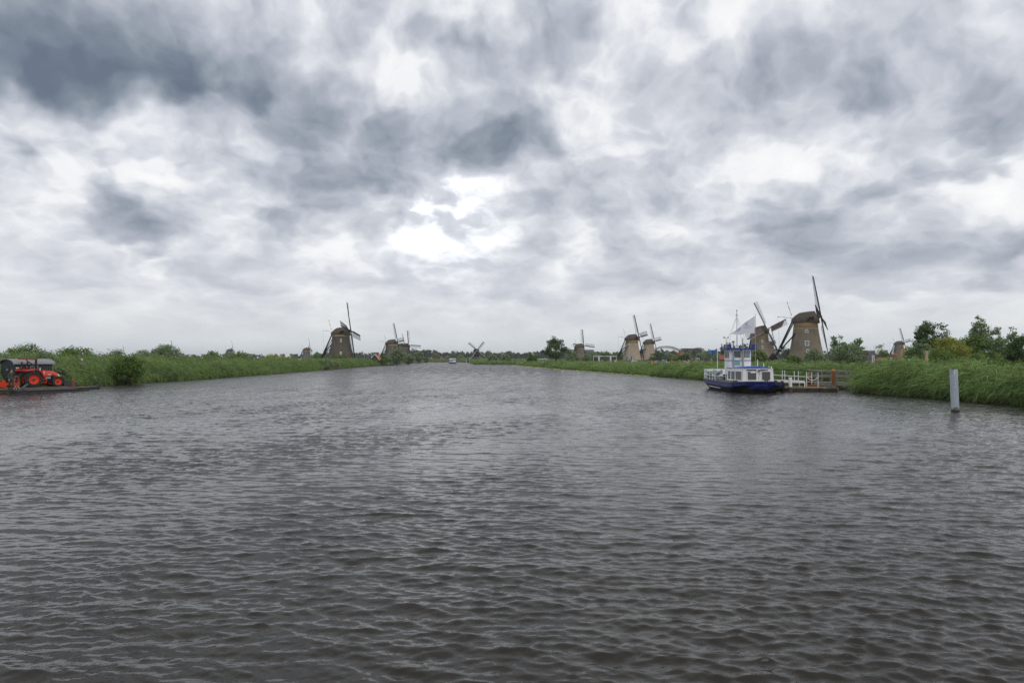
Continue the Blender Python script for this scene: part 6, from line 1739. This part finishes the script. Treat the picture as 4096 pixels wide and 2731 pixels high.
# ------------------------------------------------------------------ far things
# people on the right-hand path
PG2 = 'people on the path behind the right reeds'
cols = dict(blue=(.03, .09, .30), navy=(.012, .018, .045), white=(.72, .73, .75), orange=(.72, .30, .12), teal=(.10, .42, .38), wine=(.22, .02, .06), sky=(.05, .25, .60), lime=(.45, .50, .12), beige=(.42, .38, .28), black=(.02, .02, .022), lilac=(.45, .45, .62))
cm = {k: mat('coat_' + k, v, .85) for k, v in cols.items()}
for px, py, Y, hgt, c, hair, lb in (
        (2769, 1434, 132, 1.80, 'navy', 'hair_grey', 'grey-haired person in navy coat with white collar, nearest on the path'),
        (2759, 1441, 132, 1.55, 'black', 'hair_grey', 'shorter person in black beside the navy coat'),
        (2808, 1442.5, 134, 1.55, 'beige', 'white', 'person with white hat nearest the boat stern'),
        (2530, 1436.5, 165, 1.75, 'white', 'white', 'person in white jacket walking in front of the front yellow mill'),
        (2519, 1440.5, 165, 1.60, 'blue', 'hair_brown', 'person in blue just left of the white jacket'),
        (2567, 1441, 170, 1.55, 'orange', 'hair_brown', 'single person in orange under the front yellow mill'),
        (2608, 1441, 150, 1.60, 'beige', 'hair_grey', 'leftmost person of the group, in beige'),
        (2618, 1439, 152, 1.65, 'orange', 'hair_brown', 'group member in pale orange, second from left'),
        (2624, 1439, 154, 1.65, 'lilac', 'hair_brown', 'group member in lilac, third from left'),
        (2631, 1438.5, 150, 1.70, 'blue', 'hair_brown', 'group member in dark blue, middle left of the group'),
        (2650, 1438.5, 150, 1.70, 'teal', 'white', 'group member in teal with white cap'),
        (2654, 1439.5, 151, 1.65, 'wine', 'hair_grey', 'group member in wine red between teal and bright blue'),
        (2658, 1440, 149, 1.65, 'sky', 'hair_grey', 'group member in bright blue'),
        (2665, 1439, 152, 1.70, 'lilac', 'hair_grey', 'group member in pale grey right of the bright blue one'),
        (2677, 1443, 140, 1.60, 'lime', 'hair_brown', 'group member in lime yellow, lower right'),
        (2686, 1438.5, 150, 1.70, 'beige', 'hair_grey', 'rightmost person of the group, in grey-green')):
    tp = P(px, py, Y); hm = {'hair_grey': hair_grey, 'hair_brown': hair_brown, 'white': boat_white}[hair]
    person('person', lb, (tp.x, Y, tp.z - hgt), R(rng.uniform(60, 300)), hgt, cm[c], cm['navy'] if c != 'navy' else cm['black'], hm, stroll_mesh, PG2, hat=hair == 'white')

# white double drawbridge seen over the grass
def beam_frame(label, px0, px1, py_top, Y, posts, py_base=1438):
    a, b_ = P(px0, py_top, Y), P(px1, py_top, Y)
    o = thing('bridge_balance', label, 'drawbridge', ((a.x + b_.x) / 2, Y, 1.5), 0, 'white drawbridge frames')
    cx_ = (a.x + b_.x) / 2; zt_ = a.z - 1.5
    mb = MB(); mb.bar((a.x - cx_, 0, zt_), (b_.x - cx_, 0, zt_), .35, .34); mb.build('balance_beam', white_paint, o)
    mb = MB(); mb.bar((a.x - cx_, 3.0, zt_), (b_.x - cx_, 3.0, zt_), .35, .34); mb.build('balance_beam', white_paint, o)
    for p_ in posts:
        q = P(p_, py_top, Y).x - cx_
        for yy in (0, 3.0):
            mb = MB(); mb.box((q, yy, zt_ / 2 - .3), (.38, .3, zt_ + .5)); mb.build('post', white_paint, o)
beam_frame('left white balance beam and post of the drawbridge', 2377, 2417, 1424.5, 390, (2397,))
beam_frame('right white balance beam and post of the drawbridge', 2423, 2464, 1424.5, 390, (2444,))
for px, lb in ((2374.5, 'slim white post at the left end of the drawbridge'), (2465.5, 'slim white post at the right end of the drawbridge')):
    t_ = P(px, 1422, 390); o = thing('white_post', lb, 'post', (t_.x, 390, 1.4)); mb = MB(); mb.box((0, 0, (t_.z - 1.4) / 2), (.2, .2, t_.z - 1.4)); mb.build('shaft', white_paint, o); mb = MB(); mb.box((0, 0, t_.z - 1.38), (.28, .28, .12)); mb.build('cap', white_paint, o)
c_ = P(2452, 1426, 400); o = thing('shed', 'low brown shed with dark thatched roof behind the drawbridge', 'shed', (c_.x, 400, 1.4))
mb = MB(); mb.box((0, 0, .9), (4.6, 4, 1.8)); mb.build('wall', brick_brown, o); mb = MB(); mb.prism([(-2.8, 1.7), (2.8, 1.7), (1.2, 3.1), (-1.2, 3.1)], (0, 4.6, 0), (0, -2.3, 0)); mb.build('roof', thatch, o); mb = MB(); mb.box((1.2, -2.03, .95), (1.2, .06, .9)); mb.build('window', white_paint, o)

# gabled wooden house
def gable_house(label, px, py_apex, Y, wpx, wall_m, roof_m, eave_drop, depth=7, trim=None, win=True, rot=0.0, cat='house', zb=1.4):
    ap = P(px, py_apex, Y); w_ = wpx * Y / FPX; H = ap.z - zb; e = H - eave_drop
    o = thing('house', label, cat, (ap.x, Y, zb), rot)
    mb = MB(); mb.prism([(-w_ / 2, -.5), (w_ / 2, -.5), (w_ / 2, e), (0, H - .1), (-w_ / 2, e)], (0, depth, 0)); wl = mb.build('wall', wall_m, o)
    for s in (-1, 1):
        k = .18
        mb = MB(); mb.add([Vector((0, -k, H)), Vector((s * (w_ / 2 + .3), -k, e - .25)), Vector((s * (w_ / 2 + .3), depth + k, e - .25)), Vector((0, depth + k, H)), Vector((0, -k, H + .14)), Vector((s * (w_ / 2 + .3), -k, e - .11)), Vector((s * (w_ / 2 + .3), depth + k, e - .11)), Vector((0, depth + k, H + .14))], [(0, 1, 2, 3), (4, 7, 6, 5), (0, 4, 5, 1), (3, 2, 6, 7), (1, 5, 6, 2)]); rf = mb.build('roof', roof_m, o)
        if trim:
            mb = MB(); mb.bar((0, -k - .06, H - .08), (s * (w_ / 2 + .3), -k - .06, e - .33), .06, .30); mb.build('bargeboard', trim, rf)
    if win:
        mb = MB(); mb.box((0, -.05, e + (H - e) * .12), (w_ * .22, .08, (H - e) * .38)); wn = mb.build('window', ochre if trim else white_paint, wl)
        for sx in (-1, 1):
            for sz_ in (-1, 1):
                mb = MB(); mb.box((sx * w_ * .05, -.1, e + (H - e) * (.12 + .09 * sz_)), (w_ * .08, .03, (H - e) * .14)); mb.build('pane', pane_dark, wn)
    mb = MB(); mb.box((w_ * .12, depth * .5, H - .1), (.45, .6, .9)); mb.build('chimney', brick_red, o)
    return o
tile_red = mat('red_roof_tiles', (0.42, 0.12, 0.045), 0.75, var=0.2, nscale=2, bump=.4, bscale=6)
tile_brown = mat('brown_roof_tiles', (0.13, 0.075, 0.06), 0.8, var=0.2, nscale=1)
plaster = mat('white_plaster', (0.70, 0.70, 0.68), 0.8, var=.05)
gable_house('black wooden house with red tiled gable and white trim in the left reeds', 1499, 1416, 338, 34, tar_wood, tile_red, 2.55, 8, white_paint)
HG = 'small houses at the canal end'
for i, (px, pa, Y, wp, m, lb) in enumerate(((1706, 1430, 800, 12, plaster, 'leftmost white gable at the end of the left bank'), (1717, 1428.5, 830, 14, plaster, 'white house front second from the left at the canal end'), (1726, 1428, 850, 12, plaster, 'white house front left of the round brown tree'),
        (1765, 1433.5, 790, 9, plaster, 'tiny white gable left of the small ferry'), (1770, 1426, 860, 22, brick_brown, 'brown house behind the tiny white gable'), (1832, 1427, 860, 20, brick_brown, 'brown roofed house under the far wood'), (1877, 1428, 840, 10, plaster, 'white cottage just left of the black post mill'), (1926, 1426, 850, 22, brick_brown, 'brown steep-roofed farmhouse right of the black post mill'))):
    gable_house(lb, px, pa, Y, wp, m, tile_brown, 3.0, 9, None, win=wp > 9, rot=R((-30, 10, 20, 0, 35, -20, 0, 25)[i]))
t_ = P(2864, 1421, 165); gable_house('small shed with orange tiled roof just left of the wheelhouse', 2916, 1421, 250, 24, brick_red, mat('old_red_tiles', (.24, .085, .045), .8, var=.2), 1.3, 3.4, None, False, R(75), 'shed')
gable_house('black gabled shed at the foot of the brown-sailed mill', 3092, 1411, 300, 38, tar_wood, mat('slate_roof', (.06, .055, .055), .8), 2.6, 6, None, False, R(-25), 'shed')
at_tree('tree', 'round brown-green tree at the canal end left of the ferry', 1744, 1414, 28, 770, 'brown', shape='round', clusters=45, per=40, leaf=.7, clear=0.02)
at_tree('tree', 'grey-green willow at the canal end behind the ferry', 1790, 1424, 22, 765, 'willow', shape='round', clusters=35, per=36, leaf=.7, clear=0.02)
at_tree('tree', 'dark conical tree right of the small ferry', 1815, 1421, 14, 770, 'dark', shape='cone', clusters=30, per=36, leaf=.7, clear=0.02)
at_tree('tree', 'pale willow between the conical tree and the post mill', 1842, 1420, 26, 780, 'willow', shape='round', clusters=40, per=36, leaf=.7, clear=0.02)
at_tree('tree', 'round green tree left of the post mill foot', 1868, 1428, 18, 760, 'green', shape='round', clusters=30, per=36, leaf=.7, clear=0.02)

# small ferry
fw = W(1804, 1454.5); fb = thing('small_ferry', 'small blue and white canopied ferry far up the canal', 'boat', (fw.x, fw.y, 0), R(-12))
k = 20 * fw.y / FPX
mb = MB(); mb.loft([[Vector((x, y, z)) for x, y in ((-k * .42, 0), (k * .30, 0), (k * .46, 1.5), (k * .46, 8), (-k * .42, 8))] for z in (-.3, 1.1)]); mb.build('hull', mat('ferry_navy', (.02, .025, .12), .5), fb)
mb = MB(); mb.box((-.02 * k, 4, 1.75), (k * .84, 7.2, 1.35)); cb = mb.build('cabin', boat_white, fb)
for i in range(4):
    mb = MB(); mb.box((-k * .3 + i * k * .2, .38, 1.95), (k * .13, .05, .85)); mb.build('window', pane_dark, cb)
mb = MB(); mb.box((-.02 * k, 4, 2.95), (k * .80, 7.0, 1.05)); ub = mb.build('upper_cabin', mat('ferry_blue', (.14, .20, .45), .5), fb)
for i in range(5):
    mb = MB(); mb.box((-k * .34 + i * k * .16, .46, 2.95), (k * .05, .06, 1.0)); mb.build('mullion', boat_white, ub)
mb = MB(); mb.loft([[Vector((x * s_, 4 + (y - 4) * s_, z)) for x, y in ((-k * .43, .2), (k * .40, .2), (k * .40, 7.8), (-k * .43, 7.8))] for z, s_ in ((3.45, 1), (3.7, .97), (3.85, .85))]); mb.build('canopy_roof', boat_white, fb)

# piles, landing stage and marks in the water
gx_ = (2050 - 2048) / FPX
pile('slim pale pile off the reed spit', W(2050, 1459).x, 398, .30, 2.45, galv)
pile('thin pale pile near the black post mill', W(1882, 1449.8).x, 620, .35, 2.6, galv)
pile('short dark post at the tip of the reed spit', W(1896, 1450.5).x, 560, .25, 1.7, tar_wood)
ls = thing('landing_stage', 'small weathered landing stage at the end of the reed spit', 'jetty', (W(2091, 1459.5).x, 388, 0))
for i in range(7):
    mb = MB(); mb.box((-1.4 + i * 2.0 * .9, 0, .6 + .5 * ((i * 7) % 3 == 0)), (.22, .22, 2.0)); mb.build('post', wood_grey, ls)
for i in range(10):
    mb = MB(); mb.box((-1.6 + i * 1.2, .7, .75), (1.1, 1.8, .12)); mb.build('plank', wood_grey, ls)
for z in (1.5, 2.2):
    mb = MB(); mb.bar((7.5, 0, z), (13, 0, z), .1, .2); mb.build('rail', wood_grey, ls)
for x_ in (8.8, 10.6):
    mb = MB(); mb.box((x_, .1, 1.2), (.25, .25, 2.4)); mb.build('rail_post', wood_grey, ls)
ls2 = thing('landing_stage', 'dark landing stage with white sign at the left bank below the red gable', 'jetty', (W(1555, 1461.5).x, 345, 0))
mb = MB(); mb.box((1.0, 0, .35), (7, 2, .35)); mb.build('deck', tar_wood, ls2)
for x_ in (-1.5, 1.0, 3.2):
    mb = MB(); mb.box((x_, 0, .8), (.25, .25, 1.6)); mb.build('post', tar_wood, ls2)
so = thing('white_sign', 'white board sign at the water under the red gable house', 'sign', (W(1541, 1461).x, 343, 0))
mb = MB(); mb.box((0, 0, 1.9), (.75, .08, 1.1)); mb.build('board', boat_white, so)
mb = MB(); mb.box((-.3, .05, .8), (.1, .1, 1.8)); mb.build('post', boat_white, so); mb = MB(); mb.box((.3, .05, .8), (.1, .1, 1.8)); mb.build('post', boat_white, so)

# orange-brown flats
fl_m = mat('orange_facade', (0.46, 0.105, 0.040), 0.8, var=.08); fl_b = mat('brown_facade', (0.22, 0.095, 0.065), 0.8, var=.1)
grey_m = mat('grey_facade', (0.36, 0.37, 0.36), 0.8, var=.06); fl_g = glass_mat('facade_glass', (.22, .27, .30), .15)
Yf = 900; sc = Yf / FPX
b0 = P(2722, 1437, Yf); fo = thing('apartment_block', 'orange and brown brick apartment block beyond the meadow', 'building', (b0.x, Yf, 1.5))
Z = lambda py: P(2722, py, Yf).z - 1.5
X_ = lambda px: (px - 2722) * sc
def blk(name, px0, px1, py0, py1, m, parent=None, d0=0.0, dep=14):
    mb = MB(); mb.box(((X_(px0) + X_(px1)) / 2, d0 + dep / 2, (max(Z(py0), Z(py1)) + min(Z(py0), Z(py1))) / 2), (X_(px1) - X_(px0), dep, abs(Z(py1) - Z(py0)))); return mb.build(name, m, parent or fo)
w1 = blk('wall', 2722, 2748, 1407, 1440, fl_m, None, -1.5); w2 = blk('upper_wall', 2725, 2750, 1400, 1406.9, fl_b, None, -1)
w3 = blk('wall', 2750, 2789, 1400, 1440, mat('dark_facade', (.06, .06, .065), .7), None, 1.2)
for p0, p1 in ((2755, 2764), (2772, 2781)):
    bl_ = blk('bay', p0, p1, 1400, 1440, fl_m, None, -.6, 3)
    for py in (1403, 1410, 1417):
        blk('window', p0 + 2, p1 - 2, py, py + 3, fl_g, bl_, -.75, .2)
pt_ = blk('penthouse', 2735, 2788, 1394.2, 1399.9, mat('penthouse_grey', (.13, .15, .17), .5), None, 2)
for i in range(9):
    blk('window', 2736.5 + i * 5.6, 2740.5 + i * 5.6, 1395.5, 1399, fl_g, pt_, 1.8, .3)
blk('roof_slab', 2732, 2789, 1393, 1394.1, mat('roof_dark', (.08, .06, .07), .7), None, 0, 16)
tw = blk('tower', 2789.2, 2807, 1390.5, 1440, fl_b, None, -.4); blk('window', 2797.5, 2801, 1395.5, 1398, fl_g, tw, -.6, .2)
blk('rear_block', 2807.2, 2821, 1393, 1440, grey_m, None, 4)
for px in (2731, 2739, 2744):
    blk('window', px, px + 4, 1402, 1405.5, fl_g, w2, -1.2, .2); blk('window', px, px + 4, 1410, 1413.5, fl_g, w1, -1.7, .2)
for py in (1406, 1413, 1420):
    blk('balcony', 2748.5, 2755, py, py + 1.2, grey_m, w3, -.4, 2); blk('balcony', 2764.5, 2772, py, py + 1.2, grey_m, w3, -.4, 2); blk('balcony', 2781.5, 2788, py, py + 1.2, grey_m, w3, -.4, 2)
# long grey industrial hall
def hall(label, px0, px1, py_top, Y, m, ribs=10):
    a, b_ = P(px0, py_top, Y), P(px1, py_top, Y); o = thing('industrial_hall', label, 'building', (a.x, Y, 1.5)); L_ = b_.x - a.x; H = a.z - 1.5
    mb = MB(); mb.box((L_ / 2, 15, H / 2), (L_, 30, H)); wl = mb.build('wall', m, o)
    for i in range(ribs):
        mb = MB(); mb.box((L_ * (i + .5) / ribs, -.2, H * .52), (L_ / ribs * .86, .5, H * .92)); mb.build('cladding_panel', m, wl)
    mb = MB(); mb.box((L_ / 2, 15, H + .3), (L_ + .8, 31, .6)); mb.build('roof_edge', grey_m, o)
hall('long pale grey hall behind the lone tree and grey-brown mill', 2259, 2300, 1398.5, 1150, grey_m, 8)
hall('long dark glass hall behind the grey-brown mill', 2334, 2375, 1399.5, 1160, mat('hall_blue', (.13, .15, .17), .5), 8)
hall('low dark flat-roofed block above the far wood left of the post mill', 1842, 1854, 1409.5, 1250, mat('block_dark', (.10, .10, .11), .7), 3)
hall('low grey block above the trees beside the post mill', 1787, 1801, 1414, 1260, grey_m, 3)
hall('flat roof far right beyond the leafless shrub', 3474, 3500, 1404, 800, mat('hall_purple', (.13, .11, .13), .7), 5)
# arch bridge
Yb = 1000; ab = thing('arch_bridge', 'pale steel arch bridge behind the rear yellow mill', 'bridge', (P(2667, 1437, Yb).x, Yb, 1.5))
def arc_pt(u, lower):
    px = 2588 + (2746 - 2588) * u; top = 1384 + 24 * (2 * u - 1) ** 2 * 1.35
    return Vector((P(px, 0, Yb).x - P(2667, 0, Yb).x, 0, P(px, top + (6.5 - 3.5 * abs(2 * u - 1) ** 2 if lower else 0), Yb).z - 1.5))
steel_p = mat('bridge_steel', (.36, .34, .31), .6)
for yy in (0, 9):
    mb = MB(); n = 22; V = Vector((0, yy, 0))
    for i in range(n):
        a0, a1 = i / n, (i + 1) / n
        mb.bar(arc_pt(a0, False) + V, arc_pt(a1, False) + V, .7, .8); mb.bar(arc_pt(a0, True) + V, arc_pt(a1, True) + V, .6, .7)
        mb.bar(arc_pt(a0, False) + V, arc_pt(a0, True) + V, .4); mb.bar(arc_pt(a0, False) + V, arc_pt(a1, True) + V, .32)
    mb.build('arch', steel_p, ab)
    for i in range(1, 16):
        q = arc_pt(i / 16, True); mb = MB(); mb.bar(q + V, Vector((q.x, yy, 6.0)), .16); mb.build('hanger', steel_p, ab)
mb = MB(); mb.box((0, 4.5, 6.0), (62, 10, 1.2)); mb.build('bridge_deck', steel_p, ab)
# pylons, tower, spire
def pylon(label, px, py_top, Y):
    t_ = P(px, py_top, Y); o = thing('pylon', label, 'pylon', (t_.x, Y, 1.5), 0, 'power pylons'); H = t_.z - 1.5; mb = MB()
    for s in (-1, 1):
        for q in (-1, 1):
            mb.bar((s * H * .09, q * H * .09, 0), (s * H * .015, q * H * .015, H), .35, .35)
    for i in range(7):
        z0, z1 = H * i / 7, H * (i + 1) / 7; w0, w1 = H * (.09 - .075 * i / 7), H * (.09 - .075 * (i + 1) / 7)
        mb.bar((-w0, -w0, z0), (w1, -w1, z1), .22); mb.bar((w0, -w0, z0), (-w1, -w1, z1), .22)
    mb.build('mast', steel_p, o)
    for z, w_ in ((.62, .34), (.80, .38), (.93, .2)):
        mb = MB(); mb.bar((-H * w_, 0, H * z), (H * w_, 0, H * z), .4); mb.bar((-H * w_, 0, H * z), (0, 0, H * (z + .05)), .25); mb.bar((H * w_, 0, H * z), (0, 0, H * (z + .05)), .25); mb.build('crossarm', steel_p, o)
pylon('power pylon right of the big thatched windmill', 1449, 1404, 1900); pylon('faint power pylon left of the big thatched windmill', 1261, 1409, 2300)
t_ = P(1957, 1388, 2600); o = thing('radio_tower', 'thin radio tower on the horizon right of the post mill', 'tower', (t_.x, 2600, 1.5)); H = t_.z - 1.5
mb = MB(); mb.lathe([(2.2, 0), (1.4, H * .45), (1.2, H * .55), (.5, H * .6), (.35, H)], 12); mb.build('shaft', grey_m, o); mb = MB(); mb.lathe([(1.3, H * .44), (3.2, H * .47), (3.2, H * .52), (1.2, H * .55)], 16); mb.build('platform', grey_m, o)
t_ = P(2246, 1374, 1500); o = thing('church_tower', 'dark pointed church spire beside the lone tree', 'tower', (t_.x, 1500, 1.5)); H = t_.z - 1.5
mb = MB(); mb.box((0, 0, H * .3), (5, 5, H * .6)); mb.build('tower_wall', brick_brown, o); mb = MB(); mb.lathe([(3.0, H * .6), (1.4, H * .72), (.9, H * .8), (.05, H)], 8); mb.build('spire', mat('spire_slate', (.07, .075, .09), .6), o)
# pale plank walls / fences in the meadow
for px0, px1, py, Y, lb in ((2783, 2799, 1433, 260, 'pale wooden board lying in the meadow left of the wheelhouse'), (2531, 2549, 1442.5, 190, 'white bench-like rail in the grass under the front yellow mill'), (2150, 2190, 1436, 300, 'long low pale railing beside the lone tree')):
    a, b_ = P(px0, py, Y), P(px1, py, Y); o = thing('low_rail', lb, 'railing', ((a.x + b_.x) / 2, Y, 1.5)); L_ = b_.x - a.x; hh = a.z - 1.5
    mb = MB(); mb.box((0, 0, hh), (L_, .12, .22)); mb.build('rail', white_paint, o)
    for s in (-.45, 0, .45):
        mb = MB(); mb.box((L_ * s, .08, hh / 2), (.12, .06, hh)); mb.build('post', white_paint, o)
# marker posts in the right reeds
def marker(label, px, py0, py1, Y, wpx, kind):
    a, b_ = P(px, py0, Y), P(px, py1, Y); o = thing('marker_post', label, 'sign', (a.x, Y, b_.z - 1.6)); h0 = a.z - o.location.z; w_ = wpx * Y / FPX
    ln_ = h0 - 1.6
    if kind == 'stripe':
        mb = MB(); mb.box((0, 0, h0 / 2 - .15), (w_ * .36, .05, h0 + .3 - .02)); mb.build('dark_post', black_m, o)
        for s, ww in ((-.35, .24), (.34, .30)):
            mb = MB(); mb.box((w_ * s, -.02, h0 - ln_ * .5), (w_ * ww, .04, ln_)); mb.build('white_strip', boat_white, o)
    elif kind == 'gauge':
        mb = MB(); mb.box((0, 0, h0 / 2), (w_ * .6, .05, h0)); mb.build('board', mat('gauge_green', (.02, .045, .025), .6), o)
        for i in range(6):
            mb = MB(); mb.box((-w_ * .3, -.03, h0 - .05 - i * .13), (w_ * .3, .03, .07)); mb.build('scale_mark', boat_white, o); mb = MB(); mb.box((w_ * .3, -.03, h0 - .08 - i * .13), (w_ * .35, .03, .10)); mb.build('scale_mark', boat_white, o)
        mb = MB(); mb.box((0, -.03, h0 - .03), (w_, .03, .07)); mb.build('scale_head', boat_white, o)
    elif kind == 'label':
        mb = MB(); mb.box((0, 0, h0 / 2), (w_ * .5, .08, h0)); mb.build('post', black_m, o); mb = MB(); mb.box((0, -.06, h0 - .12), (w_, .04, .24)); mb.build('plate', boat_white, o); mb = MB(); mb.box((0, -.085, h0 - .11), (w_ * .35, .01, .06)); mb.build('sign_mark', grey_pipe, o)
        mb = MB(); mb.box((.02, -.05, h0 - .42), (w_ * .9, .05, .14)); mb.build('box', black_m, o)
    else:
        mb = MB(); mb.box((0, 0, h0 / 2), (w_, .18, h0)); mb.build('post', mat('fresh_post', (.46, .31, .19), .8, var=.15, nscale=4), o)
        for s in (-1, 1):
            mb = MB(); mb.bar((w_ * s * .85, 0, h0 - .38), (w_ * s * 1.5, 0, h0 + .0), .16, .05); mb.build('deflector', mat('deflector_green', (.16, .30, .30), .5), o)
    return o
marker('black and white striped navigation mark in the right reeds', 3492, 1420, 1461, 75, 8.5, 'stripe')
marker('white and green water gauge board in the reeds', 3563.5, 1431, 1458, 70, 10, 'gauge')
marker('short black post with small white plate in the reeds', 3636, 1434.5, 1453, 67, 7, 'label')
marker('new wooden post with two green deflectors in the right reeds', 3705, 1402, 1449, 64, 8.5, 'post')
# earth mound with excavator boom
mb = MB(); rs = random.Random(5); prof_n = 22; Yh = 112
ms = []
for j in range(9):
    f_ = j / 8; row = []
    for i in range(prof_n + 1):
        u = i / prof_n; x_ = P(3478 + (3640 - 3478) * u, 1437, Yh).x
        hz2 = (math.sin(math.pi * u) ** .5) * (1.9 + .35 * math.sin(u * 11) + .2 * math.sin(u * 23)) * math.sin(math.pi * f_) ** .7 + rs.uniform(-.05, .05)
        row.append(Vector((x_ + rs.uniform(-.06, .06), Yh - 4 + 8 * f_, 1.3 + max(0, hz2) * 1.3)))
    ms.append(row)
V = [p for r in ms for p in r]; F = [(j * (prof_n + 1) + i, j * (prof_n + 1) + i + 1, (j + 1) * (prof_n + 1) + i + 1, (j + 1) * (prof_n + 1) + i) for j in range(8) for i in range(prof_n)]
mb.add(V, F); tag(mb.build('earth_mound', mat('brown_soil', (.19, .105, .055), .95, var=.3, nscale=1.5, bump=.8, bscale=6), None), 'heap of brown soil behind the right reeds', 'mound')
e0, e1 = P(3609, 1405, 118), P(3633, 1386, 118); o = thing('excavator_boom', 'curved yellow digger boom rising behind the soil heap', 'digger', (e0.x, 118, 1.5)); d_ = Vector((e1.x - e0.x, 0, e1.z - 1.5)); z0 = e0.z - 1.5
pts = [Vector((-.35, 0, 0)), Vector((-.05, 0, z0)), Vector((d_.x * .4, 0, z0 + (d_.z - z0) * .58)), Vector((d_.x, 0, d_.z))]
for i, (p, q) in enumerate(zip(pts[:-1], pts[1:])):
    mb = MB(); mb.bar(p, q, .16, .2 - .03 * i); mb.build('boom_section', yellow_m, o)
mb = MB(); mb.bar(pts[1] + Vector((.1, 0, -.2)), pts[2] + Vector((.05, 0, -.15)), .07); mb.build('ram', grey_pipe, o)
# birds
bird_m = mat('bird_dark', (.05, .045, .04), .8); bird_w = mat('bird_white', (.6, .6, .6), .8)
def bird(label, p, span, m, rz=0.0, up=.35):
    o = thing('bird', label, 'bird', p, rz); mb = MB()
    mb.lathe([(.01, -.5), (.07, -.3), (.10, 0), (.07, .25), (.05, .38), (.0, .5)], 8, axis='Y'); mb.v = [v * span * .5 for v in mb.v]; mb.build('body', m, o, True)
    for s in (-1, 1):
        h = span / 2; mb = MB(); mb.add([Vector((0, -.1 * h, .02)), Vector((s * h * .5, -.12 * h, up * h)), Vector((s * h, .15 * h, up * h * .8)), Vector((s * h * .5, .12 * h, up * h * .9)), Vector((0, .16 * h, .02))], [(0, 1, 3, 4), (1, 2, 3)]); mb.build('wing', m, o)
bird('dark bird flying low over the water right of centre', P(2095, 1475, 150), .55, bird_m, R(30), .9)
bird('small bird gliding in the sky left of the boat flag', P(2864, 1316, 180), .8, bird_m, R(10), .35)
def swan(label, px, py):
    p = W(px, py); o = thing('water_bird', label, 'bird', (p.x, p.y, 0)); mb = MB(); mb.lathe([(.0, -.35), (.13, -.22), (.19, 0), (.15, .22), (.02, .45)], 10, (0, 0, .1), axis='X', cap=False); mb.path([Vector((-.3, 0, .15)), Vector((-.38, 0, .4)), Vector((-.34, 0, .58)), Vector((-.46, 0, .56))], .04, 6); mb.build('body', bird_w, o, True)
swan('white water bird among the lily leaves', 2249, 1488)

# pale meadowsweet flowers by the reeds
fm = leaf_mat('flower_pink', (.42, .30, .26), (.66, .52, .46), .3, .6, .2, .8)
c = np.array([P(2745 + rng.normal(0, 16), 1450 + rng.normal(0, 5), 126 + rng.normal(0, 1.5))[:] for _ in range(60)])
V, Q, T = leaf_cloud(c, np.full(60, .22), 16, .06, .6)
tag(plant_object('wild_flowers', [(V, Q, T, 0)], [fm]), 'pale pink wild flower heads over the reeds left of the boat', 'flowers', kind='stuff')

# ------------------------------------------------------------------ moist air
hv = bpy.data.materials.new('haze_air'); hv.use_nodes = True
for n in list(hv.node_tree.nodes):
    if n.type != 'OUTPUT_MATERIAL':
        hv.node_tree.nodes.remove(n)
pv = hv.node_tree.nodes.new('ShaderNodeVolumePrincipled')
pv.inputs['Color'].default_value = (0.94, 0.97, 1.0, 1)
pv.inputs['Density'].default_value = HAZE
pv.inputs['Anisotropy'].default_value = 0.2
hv.node_tree.links.new(pv.outputs[0], hv.node_tree.nodes['Material Output'].inputs['Volume'])
mb = MB(); mb.box((0, 3700, 33), (12400, 8200, 73)); tag(mb.build('haze', hv), kind='stuff')

bpy.context.view_layer.update()
